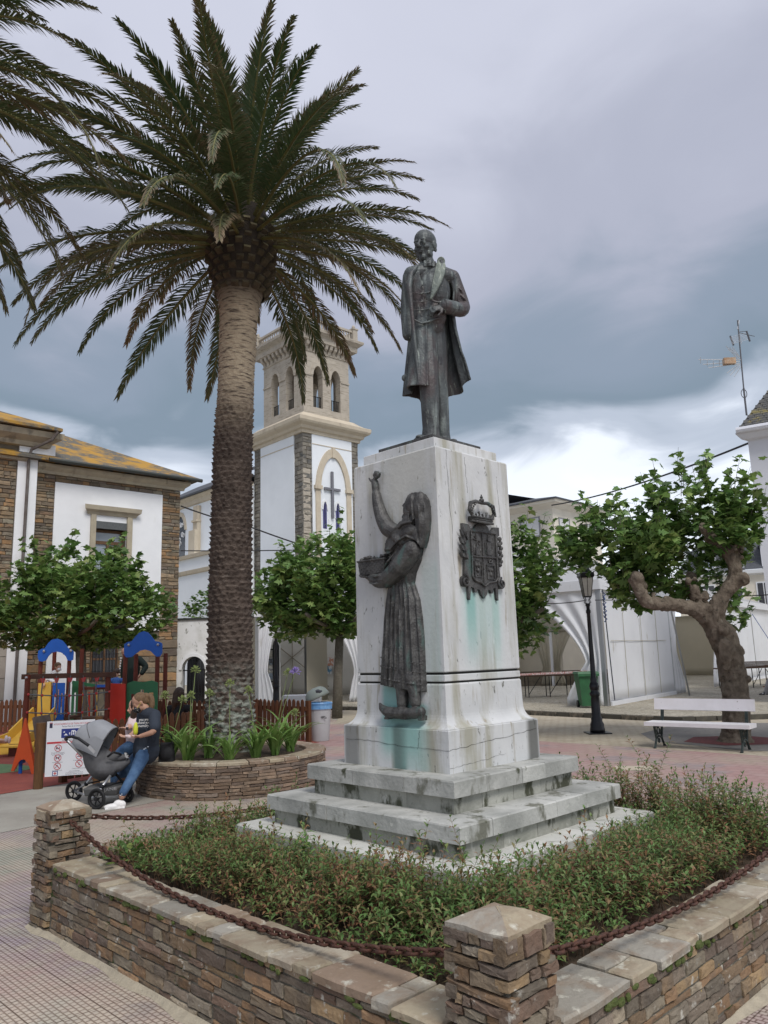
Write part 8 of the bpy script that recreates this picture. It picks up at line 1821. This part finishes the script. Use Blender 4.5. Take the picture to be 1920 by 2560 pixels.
# B: second woman beyond her (pink top, watch)
w2_ = thing('person', 'woman in pale pink top and jeans seated behind the leaning woman', 'person', (-3.55,10.95,0)); l2 = w2_.location
def W2(x, y, Y): return zw(x, y, Y)-l2
hp2 = W2(1010,730,11.15); kn = W2(810,850,10.9); an2 = W2(770,1130,10.95); ch2 = W2(985,560,11.05); nk2 = W2(985,450,11.0); hd2 = W2(985,360,11.0)
b = MB(); limb(b, [hp2, ch2, nk2, hd2], [.13,.12,.05,.05]); head(b, hd2+Vector((0,0,.0)), (-.8,-.3,-.2), .95); limb(b, [W2(960,500,11.0), W2(930,570,10.85), W2(905,585,10.8)], [.045,.035,.026]); limb(b, [W2(1000,520,11.0), W2(985,620,10.8), W2(920,670,10.75)], [.045,.035,.026]); hand(b, W2(900,583,10.8), (-1,0,.1), (0,-.3,-1), 1, .5, .9); hand(b, W2(915,672,10.75), (-1,0,.1), (0,-.3,1), 1, .5, .9); limb(b, [hp2, kn, an2], [.08,.06,.04]); remesh(b, 'body', skin('light'), .0095, w2_, smooth_it=1)
b = MB(); limb(b, [hp2, ch2, ch2.lerp(nk2,.7)], [.15,.14,.08]); limb(b, [W2(960,500,11.0), W2(945,545,10.9)], [.065,.055]); limb(b, [W2(1000,500,11.0), W2(990,570,10.88)], [.065,.055]); remesh(b, 'top', m_pinkc, .012, w2_, smooth_it=1)
b = MB(); limb(b, [hp2+Vector((.03,0,0)), kn, an2], [.115,.080,.055]); limb(b, [hp2+Vector((.03,.12,0)), kn+Vector((.02,.12,0)), an2+Vector((.02,.12,0))], [.115,.080,.055]); remesh(b, 'jeans', m_jean, .012, w2_, smooth_it=1)
b = MB(); b.sphere(hd2+Vector((.02,0,.03)), (.092,.092,.095), 14, 10); limb(b, [hd2+Vector((.03,-.02,.02)), W2(975,470,10.98), W2(960,530,10.94)], [.07,.055,.03]); remesh(b, 'hair', m_hair_d, .010, w2_, smooth_it=1)
MB().m(m_pinkc).tube([W2(907,583,10.8)+Vector((0,.03*math.cos(a),.03*math.sin(a))) for a in [i*PI/5 for i in range(10)]], .009, 5, closed=True).build('watch_band', w2_); MB().m(m_dkglass).box(W2(905,585,10.765), (.035,.012,.035)).build('watch', w2_)
# C: dark haired woman beyond the planter, seen from behind
w3_ = thing('person', 'woman with long dark hair and black top seen from behind beyond the planter', 'person', (-4.22,16.2,0)); l3 = w3_.location
def W3(x, y, Y): return zw(x, y, Y)-l3
hd3 = W3(1445,225,16.2); b = MB(); head(b, hd3, (.4,.9,-.1), 1.0); limb(b, [hd3+Vector((0,0,-.1)), hd3+Vector((0,0,-.25)), hd3+Vector((-.02,0,-.5)), hd3+Vector((0,.1,-.78))], [.05,.06,.13,.14]); limb(b, [hd3+Vector((0,.1,-.78)), hd3+Vector((.1,.5,-.74)), Vector((.15,.55,.08))], [.10,.07,.05]); remesh(b, 'body', skin('light'), .014, w3_, smooth_it=1)
b = MB(); limb(b, [hd3+Vector((0,0,-.28)), hd3+Vector((-.02,0,-.5)), hd3+Vector((0,.05,-.78))], [.12,.17,.17]); limb(b, [hd3+Vector((-.19,0,-.30)), hd3+Vector((-.26,.02,-.52)), hd3+Vector((-.20,.15,-.72))], [.08,.065,.05]); limb(b, [hd3+Vector((.19,0,-.30)), hd3+Vector((.26,.02,-.52)), hd3+Vector((.18,.18,-.70))], [.08,.065,.05]); limb(b, [hd3+Vector((-.19,0,-.30)), hd3+Vector((.19,0,-.30))], [.08,.08]); remesh(b, 'black_top', m_black, .014, w3_, smooth_it=1)
b = MB(); b.sphere(hd3+Vector((0,-.015,.02)), (.105,.11,.12), 14, 10); limb(b, [hd3+Vector((-.03,-.04,.0)), hd3+Vector((-.05,-.06,-.18)), hd3+Vector((-.10,-.07,-.34))], [.09,.085,.035]); limb(b, [hd3+Vector((.03,-.04,.0)), hd3+Vector((.06,-.06,-.20)), hd3+Vector((.05,-.07,-.33))], [.09,.06,.03]); remesh(b, 'hair', m_hair_d, .012, w3_, smooth_it=1)
# D: man in dark jacket by the right tower
w4_ = thing('person', 'person in a dark tracksuit jacket leaning behind the right playground tower', 'person', (-6.15,19.0,0)); l4 = w4_.location
def W4(x, y, Y=19.0): return z2(x, y, Y)-l4
b = MB(); hd4 = W4(1040,270,19.0); head(b, hd4, (-.6,-.5,-.6), 1.0); limb(b, [hd4, W4(1090,330), W4(1110,420), W4(1090,560)], [.05,.10,.13,.14]); limb(b, [W4(1160,330), W4(1210,385), W4(1165,450,18.9), W4(1150,475,18.9)], [.05,.04,.03,.028]); hand(b, W4(1158,458,18.88), (-.3,0,-1), (-1,0,0), 1, .6, .9); limb(b, [W4(1090,560), Vector((.06,.0,.5)), Vector((.06,0,.08))], [.09,.065,.05]); limb(b, [W4(1050,560), Vector((-.12,.0,.5)), Vector((-.12,0,.08))], [.09,.065,.05]); remesh(b, 'body', skin('tan'), .014, w4_, smooth_it=1)
m_track = mat('dark_green_jacket', (.010,.020,.016), .7); b = MB(); limb(b, [W4(1080,325), W4(1100,400), W4(1085,500)], [.15,.19,.17]); limb(b, [W4(1150,325), W4(1215,385), W4(1178,440,18.9)], [.09,.072,.055]); limb(b, [W4(1040,330), W4(1015,410), W4(1020,480)], [.08,.065,.05]); remesh(b, 'jacket', m_track, .014, w4_, smooth_it=1)
b = MB(); limb(b, [W4(1090,540), Vector((.06,.0,.5)), Vector((.06,0,.06))], [.12,.085,.075]); limb(b, [W4(1050,540), Vector((-.12,.0,.5)), Vector((-.12,0,.06))], [.12,.085,.075]); remesh(b, 'trousers', m_black, .016, w4_, smooth_it=1)
b = MB(); shoe(b, (.06,.1,0), (.02,-.18,0)); shoe(b, (-.12,.1,0), (-.16,-.18,0)); 
for sx in (.06,-.12): b = MB(); shoe(b, (sx,.1,0), (sx-.03,-.18,0)); remesh(b, 'shoe', m_black, .014, w4_, smooth_it=1)
b = MB(); b.sphere(hd4+Vector((.02,.02,.03)), (.09,.095,.09), 12, 8); remesh(b, 'hair', m_hair_d, .012, w4_, smooth_it=1)
for k in range(7): MB().m(m_wht).box(W4(1003-2*k,315+22*k,18.86), (.03,.012,.035)).build('sleeve_mark', w4_)
# E: girl with face mask on left tower
w5_ = thing('person', 'small girl in white with a face mask standing on the left playground tower', 'person', (-7.42,17.75,.63)); l5 = w5_.location
def W5(x, y, Y=17.75): return z2(x, y, Y)-l5
hd5 = W5(482,390); b = MB(); head(b, hd5, (.75,-.6,.0), .86); limb(b, [hd5+Vector((-.01,0,-.08)), W5(450,440), W5(440,520), Vector((-.02,0,.45))], [.035,.06,.085,.085]); limb(b, [W5(430,450), W5(420,500,17.6), W5(455,520,17.4)], [.035,.03,.022]); hand(b, W5(452,515,17.42), (.4,-.4,-.8), (-1,0,0), 1, .8, .65); limb(b, [W5(415,460), W5(375,510,17.5), W5(365,545,17.35)], [.035,.028,.022]); hand(b, W5(367,540,17.37), (0,-.2,-1), (-1,0,0), 1, .8, .65); limb(b, [Vector((-.02,0,.45)), Vector((-.02,0,.22)), Vector((-.02,0,.04))], [.055,.045,.035]); limb(b, [Vector((.07,.05,.45)), Vector((.07,.05,.22)), Vector((.07,.05,.04))], [.055,.045,.035]); remesh(b, 'body', skin('light'), .009, w5_, smooth_it=1)
b = MB(); limb(b, [W5(455,440), W5(440,490), W5(435,530)], [.075,.10,.10]); limb(b, [W5(435,455), W5(420,500,17.6), W5(445,512,17.46)], [.05,.042,.035]); limb(b, [W5(415,460), W5(385,495,17.55)], [.05,.04]); remesh(b, 'white_top', m_wht, .010, w5_, smooth_it=1)
b = MB(); R5 = rot_to((.75,-.6,0)); b.sphere(hd5+R5 @ Vector((0,-.02,.035)), (.075,.09,.078), 12, 8, R5); limb(b, [hd5+R5 @ Vector((0,-.09,.02)), hd5+R5 @ Vector((0,-.12,-.08))], [.03,.02]); remesh(b, 'hair', m_hair_b, .009, w5_, smooth_it=1)
b = MB(); b.sphere(hd5+R5 @ Vector((0,.06,-.05)), (.048,.045,.038), 10, 8, R5); remesh(b, 'face_mask', m_wht, .009, w5_, smooth_it=2)
# F: small boy's head beyond the net
w6_ = thing('person', 'small boy with short dark hair and blue top beyond the rope net', 'person', (-6.25,18.2,0)); l6 = w6_.location; hd6 = z2(965,440,18.2)-l6
b = MB(); head(b, hd6, (-.3,-.9,0), .85); limb(b, [hd6+Vector((0,0,-.08)), hd6+Vector((0,0,-.2)), Vector((0,0,.75)), Vector((0,0,.5))], [.035,.07,.09,.08]); limb(b, [Vector((-.05,0,.6)), Vector((-.05,0,.05))], [.055,.035]); limb(b, [Vector((.05,0,.6)), Vector((.05,0,.05))], [.055,.035]); remesh(b, 'body', skin('light'), .012, w6_, smooth_it=1)
b = MB(); limb(b, [hd6+Vector((0,0,-.17)), Vector((0,0,.95))], [.09,.11]); limb(b, [hd6+Vector((-.13,0,-.17)), hd6+Vector((.13,0,-.17))], [.055,.055]); remesh(b, 'blue_top', mat('kid_blue', (.05,.12,.35), .8), .012, w6_, smooth_it=1)
b = MB(); b.sphere(hd6+Vector((0,.015,.03)), (.082,.088,.08), 12, 8); remesh(b, 'hair', m_hair_d, .010, w6_, smooth_it=1)
# G: child's feet at the left edge
w7_ = thing('person', 'child lying on the yellow surface, only feet and shins in the photo at left', 'person', (-8.9,15.4,.1)); f0 = z2(30,1000,15.4)-w7_.location
b = MB(); limb(b, [f0+Vector((-.55,0,.0)), f0+Vector((-.2,0,.03)), f0+Vector((.0,0,.0))], [.06,.045,.03]); limb(b, [f0+Vector((-.55,.12,.0)), f0+Vector((-.2,.12,-.02)), f0+Vector((.0,.12,-.04))], [.06,.045,.03]); limb(b, [f0+Vector((-.55,.06,.02)), f0+Vector((-1.0,.06,.05)), f0+Vector((-1.15,.06,.05))], [.10,.10,.05]); head(b, f0+Vector((-1.3,.06,.05)), (0,-.3,.9), .8, (-1,0,0)); remesh(b, 'body', skin('light'), .012, w7_, smooth_it=1)
b = MB(); limb(b, [f0+Vector((-.5,.06,.02)), f0+Vector((-1.05,.06,.05))], [.13,.13]); remesh(b, 'clothes', m_pinkc, .014, w7_, smooth_it=1)
for dy in (0,.12): b = MB(); b.sphere(f0+Vector((.05,dy,.03-.3*dy)), (.035,.035,.07), 10, 8); remesh(b, 'sandal', mat('pink_white_sandal', (.65,.45,.45), .6, (.75,.72,.7), 30), .010, w7_, smooth_it=1)
# H: seated person at right edge: lower leg and shoe
zr6 = lambda x, y, Y: at((1250+x*.404)*.4, (1100+y*.404)*.4, Y)
w8_ = thing('person', 'seated person cut by the right edge, only grey trouser leg and shoe showing', 'person', (13.3,26.2,PZ0)); l8 = w8_.location; sh = zr6(1640,1590,26.2)-l8; kn8 = zr6(1668,1480,26.2)-l8
b = MB(); limb(b, [sh+Vector((.05,0,.08)), kn8, kn8+Vector((.45,.1,.05)), kn8+Vector((.55,.1,.5))], [.05,.065,.10,.13]); head(b, kn8+Vector((.5,.1,.8)), (-.8,-.5,0), 1); limb(b, [kn8+Vector((.55,.1,.5)), kn8+Vector((.52,.1,.75))], [.12,.05]); remesh(b, 'body', skin('light'), .018, w8_, smooth_it=1)
b = MB(); limb(b, [sh+Vector((.05,0,.12)), kn8+Vector((.02,0,.0)), kn8+Vector((.45,.1,.05))], [.085,.11,.14]); remesh(b, 'trousers', mat('grey_marl', (.30,.29,.29), .9, (.24,.23,.23), 40), .018, w8_, smooth_it=1)
b = MB(); limb(b, [kn8+Vector((.5,.1,.1)), kn8+Vector((.55,.1,.6))], [.17,.16]); remesh(b, 'jacket', m_black, .02, w8_, smooth_it=1)
b = MB(); shoe(b, (sh.x+.10,0,0), (sh.x-.20,-.06,0), .05, .10); remesh(b, 'shoe', mat('black_white_shoe', (.03,.03,.03), .6, (.6,.6,.6), 12, lo=.55, hi=.6), .012, w8_, smooth_it=1)
st8 = thing('stool', 'plain stool under the seated person at the right edge', 'stool', (13.3+kn8.x+.45,26.3,PZ0)); MB().m(m_leg).box((0,0,.44), (.4,.4,.04)).build('seat', st8); [MB().m(m_leg).tube([(a,b_,0),(a,b_,.42)], .018, 5).build('leg', st8) for a in (-.16,.16) for b_ in (-.16,.16)]

# ---------------- pushchair ----------------
ST0 = Vector((-3.85,10.3,0)); pc_ = thing('pushchair', 'grey hooded pushchair with black wheels parked before the leaning woman', 'pushchair', ST0)
def Z(x, y, Y): return zw(x, y, Y)-ST0
m_hood = mat('grey_hood_fabric', (.30,.31,.335), .85, (.26,.27,.29), 5, bump=.3, bscale=30); m_seatf = mat('dark_grey_fabric', (.115,.115,.12), .85, (.08,.08,.085), 6); m_tyre = mat('black_tyre', (.015,.015,.016), .6); m_tube = mat('silver_tube', (.50,.51,.53), .3, metal=.7); m_basket = mat('basket_fabric', (.10,.10,.10), .9)
def wheel(c, r, label=None, ax=(.25,.97,0)):
    ax = Vector(ax).normalized(); u = ax.cross(UP).normalized(); v = u.cross(ax)
    MB().m(m_tyre).tube([c+(u*math.cos(a)+v*math.sin(a))*(r-.018) for a in [i*PI/14 for i in range(28)]], .018, 8, closed=True).build('wheel', pc_, smooth=True)
    wo = [o for o in pc_.children if o.name.startswith('wheel')][-1]
    MB().m(m_tyre).tube([c+(u*math.cos(a)+v*math.sin(a))*(r-.042) for a in [i*PI/14 for i in range(28)]], .007, 6, closed=True).build('rim', wo)
    for k in range(6): a = k*PI/3+.3; MB().m(m_tyre).bar(c, c+(u*math.cos(a)+v*math.sin(a))*(r-.04), .010, .016, up=ax).build('spoke', wo)
    MB().m(m_tyre).cyl(c-ax*.03, c+ax*.03, .022).build('hub', wo)
wc1 = Z(585,1370,9.93); wc2 = Z(350,1300,10.55); wc3 = Z(905,1315,10.35); wc4 = wc3+Vector((-.2,.55,.02))
wc1.z = .125; wc2.z = .13; wc3.z = .095; wc4.z = .095
for c, r in ((wc1,.125),(wc2,.13),(wc3,.095),(wc4,.095)): wheel(c, r)
def tb_(name, pts, r, mm): return MB().m(mm).tube(pts, r, 8).build(name, pc_, smooth=True)
hub = Z(770,1040,10.25); hub2 = hub+Vector((-.12,.42,0))
tb_('frame_tube', [wc1, Z(640,1190,10.0), Z(730,1075,10.1)], .017, m_tube); tb_('frame_tube', [wc2, Z(480,1160,10.5), Z(550,1065,10.45)], .017, m_tube); tb_('frame_tube', [Z(730,1075,10.12), hub, Z(890,1180,10.3), wc3], .016, m_iron); tb_('frame_tube', [hub2, hub2+Vector((.15,.02,-.15)), wc4], .016, m_iron)
tb_('axle', [wc1, wc2], .014, m_tube); tb_('axle', [wc3, wc4], .012, m_iron); tb_('basket_rail', [Z(650,1190,10.05), Z(880,1130,10.3)], .010, m_iron); tb_('basket_rail', [Z(480,1160,10.5), Z(700,1110,10.6)], .010, m_iron)
for p_ in (Z(640,1190,10.0), Z(480,1160,10.5), Z(415,1245,10.5)): MB().m(m_iron).sphere(p_, .03, 8, 6).build('joint', pc_)
# handle
tb_('push_handle', [Z(560,830,10.0), Z(500,760,9.98), Z(400,690,9.98), Z(330,670,10.0), Z(275,680,10.05), Z(262,690,10.35), Z(330,760,10.5), Z(440,870,10.5)], .018, m_iron); tb_('handle_tube', [Z(285,710,10.03), Z(370,800,10.1), Z(480,900,10.2), Z(620,1000,10.25)], .014, m_tube)
MB().m(m_tube).bar(Z(505,770,9.97), Z(570,835,9.97), .02, .035).build('handle_grip', pc_)
# seat shell
b = MB(); 
b.sphere(Z(600,920,10.25), (.16,.20,.26), 18, 12, Matrix.Rotation(-.45,3,'Y')); b.sphere(Z(690,1000,10.22), (.15,.19,.12), 14, 10); b.sphere(Z(480,760,10.28), (.12,.19,.14), 14, 10, Matrix.Rotation(-.5,3,'Y')); limb(b, [Z(720,980,10.22), Z(830,960,10.25), Z(900,930,10.25)], [.10,.085,.05]); remesh(b, 'seat', m_seatf, .012, pc_, smooth_it=3)
b = MB(); MB_ = None
# hood: ellipsoidal shell section
V = []; F = []; n1__ = 22; n2__ = 14; ha = Z(640,845,10.25)
front = Z(735,690,10.25)-ha; back = Z(400,690,10.28)-ha
e1 = (Z(730,720,10.25)-ha); e2 = (Z(380,720,10.28)-ha)
for i in range(n1__+1):
    t_ = i/n1__; ang = math.radians(8+132*t_); rad = .345+.07*math.sin(t_*PI)+.03*t_
    d = Vector((math.cos(ang)*-1*-1*0.0, 0, 0)); dx = math.cos(math.radians(62)+(ang-math.radians(8))*.76)*1.0; dz = math.sin(math.radians(62)+(ang-math.radians(8))*.76)
    for j in range(n2__+1):
        s_ = j/n2__*2-1; yy = s_*.20; k = (1-abs(s_)**3.2)**.5 if abs(s_) < 1 else 0; rr = rad*(.55+.45*k); V.append(ha+Vector((dx*rr*1.02, yy*(1-.06*t_), dz*rr*1.0+.0))+Vector((0,0,.008*math.cos(t_*PI*6))))
m_ = n2__+1
for i in range(n1__):
    for j in range(n2__): F.append((i*m_+j, i*m_+j+1, (i+1)*m_+j+1, (i+1)*m_+j))
me = MB().m(m_hood).add(V, F).mesh('hood', True); ho = link('hood', me, pc_); 
for s_ in (-1, 1):
    mb = MB().m(m_hood); edge = [V[i*m_+(0 if s_ < 0 else n2__)] for i in range(n1__+1)]; c0 = ha+Vector((0,s_*.19,-.02)); mb.add([c0]+edge, [(0, i+1, i+2) for i in range(n1__)]); mb.build('hood_side', pc_)
tb_('hood_rim', [V[j] for j in range(m_)], .008, m_seatf); tb_('hood_seam', [V[11*m_+j]+Vector((0,0,.003)) for j in range(m_)], .004, m_seatf)
tb_('bumper_bar', [Z(700,880,10.05), Z(760,830,10.05), Z(830,850,10.15), Z(880,900,10.3), Z(800,880,10.5)], .014, m_iron)
b = MB(); b.box(Z(690,1215,10.3), (.40,.42,.10), taper=1.1); b.sphere(Z(600,1210,10.3), (.16,.2,.06), 12, 8); remesh(b, 'basket', m_basket, .014, pc_, smooth_it=3)
text(pc_, 'JANE', .052, Z(735,1215,10.06)+Vector((0,-.02,0)), Matrix((Vector((1,0,.12)).normalized(), Vector((-.12,0,1)).normalized(), Vector((0,-1,0)))).transposed(), m_tube, 'CENTER', 1.4)
MB().m(m_iron).cyl(hub+Vector((0,-.09,0)), hub+Vector((0,-.04,0)), .05, n=14).build('hub_joint', pc_)
# baby's shoe and legs in the pushchair
bb_ = thing('person', 'baby in grey trousers lying in the pushchair, feet towards the women', 'person', ST0+Z(800,900,10.25)); l9 = bb_.location-ST0
b = MB(); limb(b, [Z(700,900,10.25)-l9, Z(800,890,10.2)-l9, Z(870,880,10.2)-l9], [.07,.05,.035]); limb(b, [Z(700,900,10.32)-l9, Z(800,900,10.35)-l9, Z(860,890,10.35)-l9], [.07,.05,.035]); limb(b, [Z(700,900,10.25)-l9, Z(640,840,10.28)-l9, Z(600,780,10.28)-l9], [.09,.08,.04]); head(b, Z(585,750,10.28)-l9, (.8,-.1,.3), .7); remesh(b, 'body', m_seatf, .012, bb_, smooth_it=1)
b = MB(); b.sphere(Z(895,870,10.2)-l9, (.03,.03,.05), 10, 8, Matrix.Rotation(-.4,3,'Y')); remesh(b, 'bootee', mat('grey_white_bootee', (.4,.4,.4), .7, (.03,.03,.03), 25, lo=.5, hi=.55), .010, bb_, smooth_it=1)
